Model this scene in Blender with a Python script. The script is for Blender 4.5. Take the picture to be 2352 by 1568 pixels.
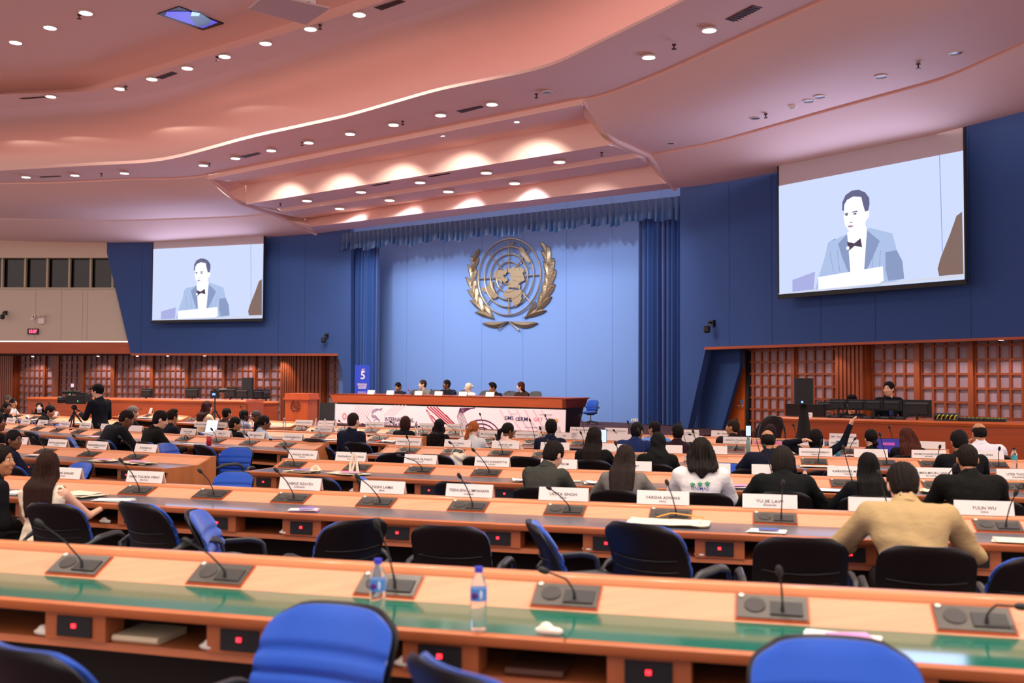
import bpy, math, random
import numpy as np
from mathutils import Vector, Matrix
random.seed(7)
scn = bpy.context.scene
for o in list(bpy.data.objects): bpy.data.objects.remove(o)
COL = scn.collection
# ---------------- camera ----------------
F = 2287.0; H = 1.70; PITCH = math.atan(81 / F); ROLL = 0.0045
cp, sp, cr, sr = math.cos(PITCH), math.sin(PITCH), math.cos(ROLL), math.sin(ROLL)
cam = bpy.data.cameras.new('camera'); camo = bpy.data.objects.new('camera', cam); COL.objects.link(camo)
cam.sensor_width = 36; cam.lens = F / 2352 * 36; cam.clip_end = 200; cam.clip_start = .05
cam.dof.use_dof = True; cam.dof.focus_distance = 13.0; cam.dof.aperture_fstop = 2.0
camo.matrix_world = Matrix(((cr, -sr, 0, 0), (-sr*sp, -cr*sp, -cp, 0), (sr*cp, cr*cp, -sp, H), (0, 0, 0, 1)))
scn.camera = camo
scn.view_settings.view_transform = 'Standard'; scn.view_settings.look = 'None'
scn.view_settings.gamma = 1; scn.view_settings.use_curve_mapping = False
scn.view_settings.exposure = 0.3
def ray(px, py):
    u = (px-1176)/F; v = (784-py)/F
    a = u*cr - v*sr; b = u*sr + v*cr
    return np.array([a, cp-b*sp, sp+b*cp])
def P(px, py, z):
    r = ray(px, py); t = (z-H)/r[2]; return np.array([r[0]*t, r[1]*t, z])
def PD(px, py, depth):
    r = ray(px, py); t = depth/r[1]; return np.array([r[0]*t, depth, H+r[2]*t])
def proj(p):
    x, y, z = p[0], p[1], p[2]-H
    d = y*cp+z*sp; b = (-y*sp+z*cp)/d; a = x/d
    return 1176+F*(a*cr+b*sr), 784-F*(-a*sr+b*cr)
class Plane:
    """vertical wall plane: origin o (x,y), unit direction d (towards picture right), normal n towards the room"""
    def __init__(s, o, d):
        s.o = np.array([o[0], o[1]], float); s.d = np.array(d, float)/math.hypot(*d)
        s.n = np.array([s.d[1], -s.d[0]])
    def hit(s, px, py, off=0.0):
        r = ray(px, py); o = s.o+s.n*off
        t = o.dot(s.n)/(r[0]*s.n[0]+r[1]*s.n[1]); return np.array([r[0]*t, r[1]*t, H+r[2]*t])
    def uv(s, p): return (p[0]-s.o[0])*s.d[0]+(p[1]-s.o[1])*s.d[1], p[2]
    def pt(s, u, v, off=0.0): q = s.o+s.d*u+s.n*off; return np.array([q[0], q[1], v])
def lin(c):
    if isinstance(c, str): c = [int(c[i:i+2], 16)/255 for i in (0, 2, 4)]
    return tuple((x/12.92 if x <= .04045 else ((x+.055)/1.055)**2.4) for x in c[:3])
# ---------------- world and large lights ----------------
W = bpy.data.worlds.new('world'); scn.world = W; W.use_nodes = True
W.node_tree.nodes['Background'].inputs[0].default_value = (1.0, .79, .74, 1)
W.node_tree.nodes['Background'].inputs[1].default_value = 1.12
def lamp(kind, loc, energy, color=(1, .93, .85), size=.1, aim=None, spot=None, blend=.5, name='lamp'):
    l = bpy.data.lights.new(name, kind); l.energy = energy; l.color = color
    if kind == 'AREA': l.shape = 'RECTANGLE'; l.size, l.size_y = size if isinstance(size, tuple) else (size, size)
    elif kind == 'SPOT': l.shadow_soft_size = size; l.spot_size = math.radians(spot); l.spot_blend = blend
    else: l.shadow_soft_size = size
    o = bpy.data.objects.new(name, l); COL.objects.link(o); o.location = loc
    if aim is not None: o.rotation_euler = (Vector(aim)-Vector(loc)).to_track_quat('-Z', 'Y').to_euler()
    return o
# ---------------- materials ----------------
MT = {}
def mat(name, col, rough=.6, metal=0, spec=.5, emit=None, est=1.0, trans=0, bump=None, var=None, coat=0, sheen=0, ior=None):
    if name in MT: return MT[name]
    m = bpy.data.materials.new(name); m.use_nodes = True; nt = m.node_tree; b = nt.nodes['Principled BSDF']
    c = lin(col) if not isinstance(col, tuple) else col
    b.inputs['Base Color'].default_value = (*c, 1); b.inputs['Roughness'].default_value = rough
    b.inputs['Metallic'].default_value = metal; b.inputs['Specular IOR Level'].default_value = spec
    if coat: b.inputs['Coat Weight'].default_value = coat; b.inputs['Coat Roughness'].default_value = .08
    if sheen: b.inputs['Sheen Weight'].default_value = sheen
    if trans: b.inputs['Transmission Weight'].default_value = trans
    if ior: b.inputs['IOR'].default_value = ior
    if emit is not None:
        e = lin(emit) if not isinstance(emit, tuple) else emit
        b.inputs['Emission Color'].default_value = (*e, 1); b.inputs['Emission Strength'].default_value = est
    if var or bump:
        tc = nt.nodes.new('ShaderNodeTexCoord'); mp = nt.nodes.new('ShaderNodeMapping')
        nt.links.new(tc.outputs['Object'], mp.inputs[0])
        nz = nt.nodes.new('ShaderNodeTexNoise'); nt.links.new(mp.outputs[0], nz.inputs[0])
        sc = (var or bump)['scale']; mp.inputs['Scale'].default_value = sc if isinstance(sc, tuple) else (sc,)*3
        nz.inputs['Scale'].default_value = 1; nz.inputs['Detail'].default_value = 4
        if var:
            r = nt.nodes.new('ShaderNodeValToRGB'); k = var['amt']
            r.color_ramp.elements[0].position = .3; r.color_ramp.elements[1].position = .7
            r.color_ramp.elements[0].color = (*[x*(1-k) for x in c], 1); r.color_ramp.elements[1].color = (*[min(1, x*(1+k)) for x in c], 1)
            nt.links.new(nz.outputs[0], r.inputs[0]); nt.links.new(r.outputs[0], b.inputs['Base Color'])
        if bump:
            bp = nt.nodes.new('ShaderNodeBump'); bp.inputs['Strength'].default_value = bump['amt']; bp.inputs['Distance'].default_value = .01
            nt.links.new(nz.outputs[0], bp.inputs['Height']); nt.links.new(bp.outputs[0], b.inputs['Normal'])
    MT[name] = m; return m
woodv = dict(scale=(3, 3, 40), amt=.16)
wood_top = mat('beech veneer desk top', 'DD9A75', .55, var=dict(scale=(2.5, 25, 2.5), amt=.08))
wood_dk = mat('orange veneer edge', 'B9683C', .4, var=dict(scale=(3, 3, 3), amt=.12))
wood_side = mat('desk side veneer', 'BF7440', .45, var=dict(scale=(12, 12, 1.5), amt=.12))
wood_red = mat('red brown veneer', 'AE4A1C', .4, var=dict(scale=(1.2, 1.2, 22), amt=.14))
wood_wall = mat('wall panel veneer', '9E4A20', .4, var=dict(scale=(14, 14, 1), amt=.15))
inlay = mat('blue grey desk pad', '5E6068', .35, coat=.2)
glass_pad = mat('green glass desk pad', '1A6E5A', .10, spec=.5)
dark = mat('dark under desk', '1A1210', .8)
blk = mat('black plastic', '101113', .35)
blk2 = mat('black plastic matt', '15161A', .6)
shell = mat('black shell ribbed', '0B0D12', .45)
grey_p = mat('grey plastic', '3A3A40', .45)
armr = mat('armrest charcoal', '2F3133', .38)
mesh_g = mat('grey mesh', '4A4A4C', .8)
blue_f = mat('royal blue fabric', '0E4DB8', .85, sheen=.3, bump=dict(scale=160, amt=.2))
chrome = mat('chrome', 'C8C8CC', .2, metal=1)
unit_m = mat('microphone unit metal', '5F5A54', .38, metal=.6)
unit_d = mat('microphone unit key', '2E2B29', .5)
white_p = mat('white card', 'EFE6E2', .6)
ink = mat('card ink', '3A3438', .7)
paper = mat('white paper', 'F6F2EE', .6)
cream = mat('cream canvas', 'E9DFC6', .85, bump=dict(scale=90, amt=.2))
pinkp = mat('pink leaflet', 'E39BD8', .5)
purp = mat('purple leaflet', '8C6BD0', .5)
redled = mat('red display', '300505', .4, emit='FF2430', est=4)
blueled = mat('blue led', '2030FF', .4, emit='3A58FF', est=9)
wall_blue = mat('blue wall fabric', '31508F', .85, var=dict(scale=.8, amt=.04), bump=dict(scale=220, amt=.08))
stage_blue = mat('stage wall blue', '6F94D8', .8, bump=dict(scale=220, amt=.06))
curt = mat('blue velvet curtain', '0C4590', .75, sheen=.5)
ceil_m = mat('cream ceiling with pink light', 'FAD3C9', .75)  # pink light on the cream ceiling is put into this base colour
beige = mat('beige wall fabric', 'CDC0B0', .85, bump=dict(scale=200, amt=.06))
carpet = mat('maroon carpet', '4A2A33', .95, bump=dict(scale=150, amt=.3))
panel_f = mat('mauve grey panel', 'B49AA4', .9)
brass = mat('brushed brass', 'A09480', .36, metal=.8)
glow = mat('lamp glow', 'FFFFFF', .5, emit='FFF6EA', est=14)
vent_m = mat('vent brown', '5A3526', .6)
seam = mat('panel seam', '22406F', .8)
# ---------------- mesh builder ----------------
class MB:
    def __init__(s): s.v = []; s.f = []; s.m = []; s.n = 0
    def add(s, v, f, m=0):
        v = np.asarray(v, float).reshape(-1, 3); s.v.append(v); b = s.n
        s.f += [tuple(int(i)+b for i in q) for q in f]; s.m += [m]*len(f) if np.isscalar(m) else list(m)
        s.n += len(v); return s
    def box(s, c, d, m=0, rz=0, rx=0, ry=0, taper=1.0, bev=0):
        x, y, z = [q/2 for q in d]
        if bev:
            b = min(bev, x*.9, y*.9); out = []
            for (sx, sy, a0) in ((1, 1, 0), (-1, 1, 90), (-1, -1, 180), (1, -1, 270)):
                for k in range(4):
                    a = math.radians(a0+k*30); out.append((sx*(x-b)+b*math.cos(a), sy*(y-b)+b*math.sin(a)))
            n = len(out); v = [(p[0], p[1], -z) for p in out]+[(p[0]*taper, p[1]*taper, z) for p in out]
            f = [tuple(range(n))[::-1], tuple(range(n, 2*n))]+[(i, (i+1) % n, n+(i+1) % n, n+i) for i in range(n)]
        else:
            v = [(-x, -y, -z), (x, -y, -z), (x, y, -z), (-x, y, -z), (-x*taper, -y*taper, z), (x*taper, -y*taper, z), (x*taper, y*taper, z), (-x*taper, y*taper, z)]
            f = [(3, 2, 1, 0), (4, 5, 6, 7), (0, 1, 5, 4), (1, 2, 6, 5), (2, 3, 7, 6), (3, 0, 4, 7)]
        v = np.array(v); R = np.array(Matrix.Rotation(rz, 3, 'Z') @ Matrix.Rotation(ry, 3, 'Y') @ Matrix.Rotation(rx, 3, 'X'))
        return s.add(v @ R.T + np.array(c), f, m)
    def tube(s, pts, r, m=0, n=8, cap=True, flat=1.0):
        pts = [np.array(p, float) for p in pts]; k = len(pts); rs = r if hasattr(r, '__len__') else [r]*k
        V = []; up = None
        for i in range(k):
            t = pts[min(i+1, k-1)]-pts[max(i-1, 0)]; t /= (np.linalg.norm(t)+1e-9)
            if up is None: up = np.array([0, 0, 1.]) if abs(t[2]) < .9 else np.array([0, 1., 0])
            a = np.cross(t, up); a /= np.linalg.norm(a)+1e-9; up = np.cross(a, t)
            for j in range(n):
                th = 2*math.pi*j/n; V.append(pts[i]+(a*math.cos(th)+up*math.sin(th)*flat)*rs[i])
        f = [(i*n+j, i*n+(j+1) % n, (i+1)*n+(j+1) % n, (i+1)*n+j) for i in range(k-1) for j in range(n)]
        if cap: f += [tuple(range(n))[::-1], tuple(range((k-1)*n, k*n))]
        return s.add(V, f, m)
    def lathe(s, prof, c=(0, 0, 0), m=0, n=20, R=None):
        V = []; k = len(prof)
        for r, z in prof:
            for j in range(n):
                th = 2*math.pi*j/n; V.append((r*math.cos(th), r*math.sin(th), z))
        V = np.array(V)
        if R is not None: V = V @ np.array(R).T
        f = [(i*n+j, i*n+(j+1) % n, (i+1)*n+(j+1) % n, (i+1)*n+j) for i in range(k-1) for j in range(n)]
        f += [tuple(range(n))[::-1], tuple(range((k-1)*n, k*n))]
        return s.add(V+np.array(c), f, m)
    def ell(s, c, r, m=0, n=12, R=None):
        prof = [(math.sin(math.pi*i/n) if 0 < i < n else .001, -math.cos(math.pi*i/n)) for i in range(n+1)]
        V = []; 
        for a, z in prof:
            for j in range(n*2):
                th = math.pi*j/n; V.append((a*math.cos(th)*r[0], a*math.sin(th)*r[1], z*r[2]))
        V = np.array(V)
        if R is not None: V = V @ np.array(R).T
        q = n*2
        f = [(i*q+j, i*q+(j+1) % q, (i+1)*q+(j+1) % q, (i+1)*q+j) for i in range(n) for j in range(q)]
        return s.add(V+np.array(c), f, m)
    def sheet(s, A, B, m=0, flip=False):
        """quad strip between two equal-length polylines"""
        n = len(A); V = [*A, *B]; f = [(i, i+1, n+i+1, n+i) for i in range(n-1)]
        if flip: f = [q[::-1] for q in f]
        return s.add(V, f, m)
    def loft(s, rings, m=0, closed=True, caps=True):
        """rings: list of equal-length point loops; loops closed; rings joined in order"""
        k = len(rings); n = len(rings[0]); V = [p for r in rings for p in r]
        J = n if closed else n-1
        f = [(i*n+j, i*n+(j+1) % n, (i+1)*n+(j+1) % n, (i+1)*n+j) for i in range(k-1) for j in range(J)]
        if caps: f += [tuple(range(n))[::-1], tuple(range((k-1)*n, k*n))]
        return s.add(V, f, m)
    def prism(s, poly, d, m=0):
        """poly: list of 3d points (planar); d: extrusion vector"""
        n = len(poly); p = np.array(poly, float); d = np.array(d, float); V = [*p, *(p+d)]
        return s.add(V, [tuple(range(n))[::-1], tuple(range(n, 2*n))]+[(i, (i+1) % n, n+(i+1) % n, n+i) for i in range(n)], m)
    def build(s, name, mats, parent=None, world=False, smooth=True, ang=38, **tags):
        V = np.concatenate(s.v) if s.v else np.zeros((0, 3))
        if world and parent is not None: V = V-np.array(parent.location)
        me = bpy.data.meshes.new(name); me.from_pydata(V.tolist(), [], s.f)
        for mm in (mats if isinstance(mats, (list, tuple)) else [mats]): me.materials.append(mm)
        me.polygons.foreach_set('material_index', s.m)
        if smooth: me.shade_smooth(); me.set_sharp_from_angle(angle=math.radians(ang))
        me.update()
        o = bpy.data.objects.new(name, me); COL.objects.link(o)
        if parent is not None: o.parent = parent
        for k, v in tags.items(): o[k] = v
        return o
def thing(name, label, cat, loc=(0, 0, 0), rz=0, group=None, scale=1):
    o = bpy.data.objects.new(name, None); COL.objects.link(o); o.location = [float(q) for q in loc]; o.rotation_euler = (0, 0, rz)
    o.scale = (scale,)*3 if np.isscalar(scale) else scale
    o.empty_display_size = .1; tag(o, label, cat, group); return o
def tag(o, label, cat, group=None):
    o['label'] = label; o['category'] = cat
    if group: o['group'] = group
    return o
def dup(root, loc, rz=0, label=None, group=None, scale=1):
    def cpy(o, par):
        c = o.copy(); COL.objects.link(c)
        if par is not None: c.parent = par
        for ch in o.children: cpy(ch, c)
        return c
    r = cpy(root, None); r.location = [float(q) for q in loc]; r.rotation_euler = (0, 0, rz)
    r.scale = (scale,)*3 if np.isscalar(scale) else scale
    if label: r['label'] = label
    if group: r['group'] = group
    return r
def struct(name, mb, mats, **k):
    o = mb.build(name, mats, **k); o['kind'] = 'structure'; return o
_tc = {}
def text_geo(body, size=1.0, bold=False):
    """returns verts (N,2) centred horizontally, baseline 0, and faces"""
    if body not in _tc:
        cu = bpy.data.curves.new('t', 'FONT'); cu.body = body; cu.align_x = 'CENTER'; cu.resolution_u = 2; cu.size = 1; cu.offset = .014 if body in ('INTERNATIONAL', 'YOUTH FORUM', '#IYFBANGKOK', 'SIMS', 'SRM', '15:07') else .006
        ob = bpy.data.objects.new('t', cu); COL.objects.link(ob); bpy.context.view_layer.update()
        me = bpy.data.meshes.new_from_object(ob.evaluated_get(bpy.context.evaluated_depsgraph_get()))
        v = np.array([q.co[:] for q in me.vertices]).reshape(-1, 3); f = [tuple(p.vertices) for p in me.polygons]
        bpy.data.objects.remove(ob); bpy.data.curves.remove(cu); bpy.data.meshes.remove(me); _tc[body] = (v, f)
    v, f = _tc[body]; return v[:, :2]*size, f
def put_text(mb, body, size, o, ux, uy, m=0, width=None, rot=0):
    v, f = text_geo(body, size)
    if len(v) == 0: return
    if width: v = v*np.array([width/(np.ptp(v[:, 0])+1e-6), 1])
    c, s_ = math.cos(rot), math.sin(rot); v = v @ np.array([[c, s_], [-s_, c]])
    ux = np.array(ux); uy = np.array(uy); mb.add(np.array(o)+v[:, :1]*ux+v[:, 1:2]*uy, f, m)
ORD = ['first', 'second', 'third', 'fourth', 'fifth', 'sixth', 'seventh', 'eighth', 'ninth', 'tenth', 'eleventh', 'twelfth', 'thirteenth', 'fourteenth', 'fifteenth', 'sixteenth', 'seventeenth', 'eighteenth', 'nineteenth', 'twentieth']
# ================= room =================
PS = Plane(PD(1170, 636, 28.6), (.816, -.578))      # stage wall
PR = Plane(PD(1622, 797, 23.0), (.579, -.815))      # right blue wall
PL = Plane(PD(770, 812, 31.0), (.938, -.347))       # left blue wall
def wall_poly(name, pl, px, m, thick=.2, off=0):
    mb = MB(); p = [pl.hit(x, y, off) for x, y in px]; n = np.array([pl.n[0], pl.n[1], 0])
    mb.prism(p, -n*thick); return struct(name, mb, m, smooth=False)
fl = MB(); fl.add([(-26, -3, 0), (26, -3, 0), (26, 44, 0), (-26, 44, 0)], [(0, 1, 2, 3)]); struct('floor', fl, carpet, smooth=False)
# stage wall, with faint fabric seams
u0, u1 = PS.uv(PS.hit(780, 700))[0], PS.uv(PS.hit(1640, 700))[0]
mb = MB(); mb.prism([PS.pt(u0, 0), PS.pt(u1, 0), PS.pt(u1, 6.6), PS.pt(u0, 6.6)], np.array([*(-PS.n*.2), 0]))
for k in range(1, 9):
    u = u0+(u1-u0)*k/9; mb.prism([PS.pt(u-.006, .5), PS.pt(u+.006, .5), PS.pt(u+.006, 6.6), PS.pt(u-.006, 6.6)], np.array([*(PS.n*.003), 0]), 1)
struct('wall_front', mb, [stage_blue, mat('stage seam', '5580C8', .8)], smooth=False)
wall_poly('wall_front_left', PL, [(240, 530), (240, 557), (300, 811), (773, 812), (787, 850), (788, 985), (806, 985), (806, 510)], wall_blue)
wall_poly('wall_front_right', PR, [(1562, 400), (1562, 992), (1578, 992), (1622, 797), (2480, 768.5), (2480, 190)], wall_blue)
def strip_on(name, pl, px, m, off, thick):
    mb = MB(); n = np.array([pl.n[0], pl.n[1], 0]); mb.prism([pl.hit(x, y, off) for x, y in px], -n*thick); return struct(name, mb, m, smooth=False)
for n_, (pl, x0, x1, ya, yb) in enumerate(((PL, 300, 775, 811, 816), (PR, 1618, 2480, 797, 803))):
    y1 = 812 if n_ == 0 else 768.5
    strip_on('trim_%d' % (n_+1), pl, [(x0, ya), (x1, y1), (x1, y1+(yb-ya)), (x0, yb)], wood_red, .04, .30)
# vertical seams in the two blue walls
mb = MB()
for pl, xs in ((PL, (325, 640, 700)), (PR, (1675, 1773, 1885, 2010, 2230))):
    for x in xs:
        u = pl.uv(pl.hit(x, 700))[0]; mb.prism([pl.pt(u-.005, 2.45, .001), pl.pt(u+.005, 2.45, .001), pl.pt(u+.005, 6.1, .001), pl.pt(u-.005, 6.1, .001)], np.array([*(pl.n*.004), 0]))
struct('trim_3', mb, seam, smooth=False)
# beige side wall with the band of dark windows
PB = Plane(PD(300, 811, 34.1), (1, -.03))
def zb(y): return PB.hit(150, y)[2]
ua, ub = PB.uv(PB.hit(-760, 700))[0], PB.uv(PB.hit(310, 700))[0]
for nm, ya, yb, mm, off in (('wall_left', 782, 661, beige, 0), ('wall_left_upper', 592, 530, beige, .0)):
    mb = MB(); n = np.array([*(-PB.n*.25), 0]); mb.prism([PB.pt(ua, zb(ya), off), PB.pt(ub, zb(ya), off), PB.pt(ub, zb(yb), off), PB.pt(ua, zb(yb), off)], n); struct(nm, mb, mm, smooth=False)
mb = MB(); mb.prism([PB.pt(ua, zb(812), .25), PB.pt(ub, zb(812), .25), PB.pt(ub, zb(786), .25), PB.pt(ua, zb(786), .25)], np.array([*(-PB.n*.6), 0])); struct('trim_4', mb, wood_red, smooth=False)
mb = MB()
for x in (82, 141, 201, 249): u = PB.uv(PB.hit(x*1.0 if x < 249 else 190, 700))[0]; mb.prism([PB.pt(u-.004, zb(780), .001), PB.pt(u+.004, zb(780), .001), PB.pt(u+.004, zb(664), .001), PB.pt(u-.004, zb(664), .001)], np.array([*(PB.n*.003), 0]))
struct('trim_5', mb, mat('beige seam', 'A39483', .9), smooth=False)
mb = MB(); mb.prism([PB.pt(ua, zb(662), -.3), PB.pt(ub, zb(662), -.3), PB.pt(ub, zb(590), -.3), PB.pt(ua, zb(590), -.3)], np.array([*(-PB.n*.05), 0]))
w = struct('window_1', mb, mat('dark window glass', '050506', .12), smooth=False)
mb = MB()
for x in [-1-51.5*k for k in range(14, 0, -1)]+[-1, 52, 103, 154, 203, 254]:
    u = PB.uv(PB.hit(x, 640))[0]; mb.prism([PB.pt(u-.03, zb(662), -.14), PB.pt(u+.03, zb(662), -.14), PB.pt(u+.03, zb(590), -.14), PB.pt(u-.03, zb(590), -.14)], np.array([*(-PB.n*.10), 0]))
mb.prism([PB.pt(ua, zb(664), .03), PB.pt(ub, zb(664), .03), PB.pt(ub, zb(660), .03), PB.pt(ua, zb(660), .03)], np.array([*(-PB.n*.3), 0]))
mb.build('window_mullions', mat('mullion', 'B9AE94', .5), parent=w, smooth=False)
# latticed walls below, set back behind the blue walls
GL = Plane(PD(400, 900, 36.0), (.938, -.347)); GR = Plane(PD(2100, 850, 19.6), (.579, -.815))
def lattice_wall(tag_, pl, x0, x1, segs, pitch, top, n0, vpitch):
    mb = MB(); n = np.array([*(-pl.n*.1), 0]); a, b = pl.uv(pl.hit(x0, 800))[0], pl.uv(pl.hit(x1, 800))[0]
    mb.prism([pl.pt(a, 0), pl.pt(b, 0), pl.pt(b, top), pl.pt(a, top)], n); struct('wall_'+tag_, mb, panel_f, smooth=False)
    k = n0
    for s0, s1, kind in segs:
        a, b = pl.uv(pl.hit(s0, 800))[0], pl.uv(pl.hit(s1, 800))[0]; mb = MB()
        def bar(ua_, ub_, za, zb_, off, th): mb.prism([pl.pt(ua_, za, off), pl.pt(ub_, za, off), pl.pt(ub_, zb_, off), pl.pt(ua_, zb_, off)], np.array([*(-pl.n*th), 0]))
        if kind == 'g':
            nb = max(1, round((b-a)/pitch)); w_ = .022
            for i in range(nb+1):
                u = a+(b-a)*i/nb; bar(u-w_, u+w_, 0, top, .06, .06)
            z = .18
            while z < top: bar(a, b, z-w_, z+w_, .055, .055); z += vpitch
        elif kind == 'p': bar(a, b, 0, top, .12, .12)
        elif kind == 'f':
            m_ = 7
            for i in range(m_):
                u = a+(b-a)*i/m_; bar(u, u+(b-a)/m_*.7, 0, top, .30, .30); bar(u, u+(b-a)/m_, 0, top, .22, .2)
        struct('trim_%d' % k, mb, wood_wall, smooth=False); k += 1
    return k
k = lattice_wall('rear_left', GL, -760, 860, [(-740, -520, 'g'), (-515, -505, 'p'), (-500, -300, 'g'), (-295, -285, 'p'), (-280, -100, 'g'), (-96, -90, 'p'), (-90, 0, 'g'), (0, 10, 'p'), (12, 46, 'f'), (48, 105, 'g'), (105, 110, 'p'), (110, 126, 'g'), (126, 141, 'p'), (143, 190, 'g'), (190, 198, 'p'), (198, 260, 'g'), (260, 269, 'p'),
    (270, 350, 'g'), (350, 357, 'p'), (357, 430, 'g'), (430, 438, 'p'), (438, 515, 'g'), (515, 521, 'p'), (521, 585, 'g'), (585, 592, 'p'), (592, 656, 'g'), (656, 692, 'f'), (694, 752, 'f'), (755, 800, 'g')], .255, 2.75, 10, .283)
k = lattice_wall('rear_right', GR, 1690, 2520, [(1716, 1824, 'g'), (1824, 1832, 'p'), (1832, 1937, 'g'), (1939, 2004, 'f'), (2007, 2106, 'g'), (2106, 2119, 'p'), (2119, 2230, 'g'), (2230, 2242, 'p'), (2242, 2470, 'g')], .235, 2.75, k, .268)
# soffits over the recesses
def soffit(name, a, b, c, d, z=2.42):
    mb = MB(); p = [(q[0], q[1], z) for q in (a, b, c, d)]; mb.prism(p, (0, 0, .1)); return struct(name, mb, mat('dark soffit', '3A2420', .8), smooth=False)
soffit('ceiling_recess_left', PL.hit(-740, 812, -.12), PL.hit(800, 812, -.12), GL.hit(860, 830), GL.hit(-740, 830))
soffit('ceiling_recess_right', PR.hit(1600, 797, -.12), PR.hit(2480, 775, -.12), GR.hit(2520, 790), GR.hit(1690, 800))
# dark blue return panel, orange door and frame at the right recess
PR2 = Plane(PR.o-PR.n*.5, PR.d)
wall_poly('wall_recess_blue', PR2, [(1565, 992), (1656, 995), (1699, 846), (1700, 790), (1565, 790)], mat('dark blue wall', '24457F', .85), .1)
PR3 = Plane(PR.o-PR.n*.75, PR.d)
d_ = wall_poly('door_1', PR3, [(1650, 1003), (1710, 1005), (1712, 845), (1690, 845)], mat('orange door veneer', 'C65C1E', .35, var=dict(scale=(14, 14, 1.2), amt=.12)), .06)
mb = MB(); a_ = PR3.hit(1704, 932, .05); mb.tube([a_, a_+np.array([*PR3.n*.05, 0]), a_+np.array([*(PR3.n*.06-PR3.d*.13), .0])], .012); mb.lathe([(.03, 0), (.03, .012)], a_+np.array([0, 0, .0]), 0, 12, Matrix.Rotation(math.pi/2, 3, 'X')); mb.build('door_handle', chrome, parent=d_)
mb = MB(); b_ = PR3.hit(1704, 922, .012); mb.lathe([(.045, 0), (.045, .01)], b_, 0, 16, Matrix.Rotation(math.pi/2, 3, 'X')); mb.build('door_sign', mat('blue door sign', '2A7FB0', .5), parent=d_, label='round blue sign above the handle')
mb = MB(); mb.prism([PR3.hit(1713, 1005, .02), PR3.hit(1719, 1005, .02), PR3.hit(1719, 805, .02), PR3.hit(1713, 805, .02)], np.array([*(-PR3.n*.2), 0])); struct('trim_60', mb, blk, smooth=False)
# ---- stage platform ----
zs = .50
def dline(px, depth): return PD(px, 900, depth)
DC = PD(1050, 910, 23.4); PDs = Plane(DC, (.816, -.578))       # plane of the dais front
ua, ub = PDs.uv(PDs.hit(700, 950))[0], PDs.uv(PDs.hit(1600, 950))[0]
mb = MB()
def plat(u_a, u_b, off, back, z0, z1, m=0):
    a, b, c, d = PDs.pt(u_a, z0, off), PDs.pt(u_b, z0, off), PDs.pt(u_b, z0, -back), PDs.pt(u_a, z0, -back); mb.prism([a, b, c, d], (0, 0, z1-z0), m)
plat(ua, ub, .9, 7.0, 0, zs-.22); plat(ua, ub-.3, .45, 7.0, zs-.22, zs)
struct('floor_stage', mb, carpet, smooth=False)
# ---------------- ceiling ----------------
XS = np.arange(-780, 2521, 12.0)
def sm(y, w=9):
    k = np.ones(w)/w; yp = np.pad(y, w//2, mode='reflect', reflect_type='odd'); return np.convolve(yp, k, 'valid')
def cl(pts, w=9, ext=True):
    xs = [p[0] for p in pts]; ys = [p[1] for p in pts]; y = np.interp(XS, xs, ys)
    if XS[-1] > xs[-1]: m_ = (ys[-1]-ys[-2])/(xs[-1]-xs[-2]); i = XS > xs[-1]; y[i] = ys[-1]+m_*(XS[i]-xs[-1])
    if XS[0] < xs[0]: m_ = (ys[1]-ys[0])/(xs[1]-xs[0]); i = XS < xs[0]; y[i] = ys[0]+m_*(XS[i]-xs[0])
    return sm(y, w) if w > 1 else y
L0 = cl([(-60, 549), (60, 554), (245, 557), (352, 556), (470, 551), (605, 546), (735, 535), (1140, 486), (1545, 433), (1600, 427), (1680, 415), (1790, 395), (2000, 347), (2220, 290), (2420, 238)], 5)
L1 = cl([(-60, 502), (0, 503), (272, 507), (544, 498), (629, 490), (1490, 358), (1643, 328), (1886, 259), (2169, 182), (2352, 101), (2460, 45)], 7)
L2 = cl([(0, 483), (204, 477), (374, 471), (548, 463), (1410, 320), (1550, 290), (1765, 215), (1967, 150), (2088, 93), (2230, 8), (2400, -110)], 9)
L3 = cl([(0, 420), (136, 418), (306, 410), (391, 410), (476, 403), (1340, 228), (1400, 215), (1542, 158), (1683, 93), (1886, 4), (2400, -230)], 7)
L4 = cl([(0, 392), (204, 380), (340, 374), (408, 363), (578, 316), (800, 268), (1006, 208), (1210, 167), (1278, 148), (1500, 38), (1574, 0), (2400, -440)], 7)
L4t = L4-7
U1 = cl([(0, 252), (136, 238), (289, 228), (476, 180), (800, 82), (1057, 3), (1500, -150), (2400, -620)], 7)
U1b = cl([(0, 217), (190, 211), (231, 206), (306, 182), (476, 130), (646, 80), (800, 31), (960, -25), (1500, -230), (2400, -780)], 5)
U2 = cl([(0, 213), (190, 202), (306, 168), (646, 60), (800, 7), (960, -48), (1500, -260), (2400, -840)], 5)
def seg(L, z, i0=0, i1=None):
    return [P(XS[i], L[i], z) for i in range(i0, len(XS) if i1 is None else i1)]
def vert(L, prev, i0=0, i1=None):
    return [PD(XS[i], L[i], prev[k][1]) for k, i in enumerate(range(i0, len(XS) if i1 is None else i1))]
cb = MB()
def strip(A, B, m=0): cb.sheet(A, B, m)
iL = int(np.argmin(abs(XS-600))); iR = int(np.argmin(abs(XS-1440)))
def idx(x): return int(np.argmin(abs(XS-x)))
Z0, Z1, Z2, Z3, Z4 = 6.12, 6.55, 6.66, 7.15, 7.24
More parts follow.
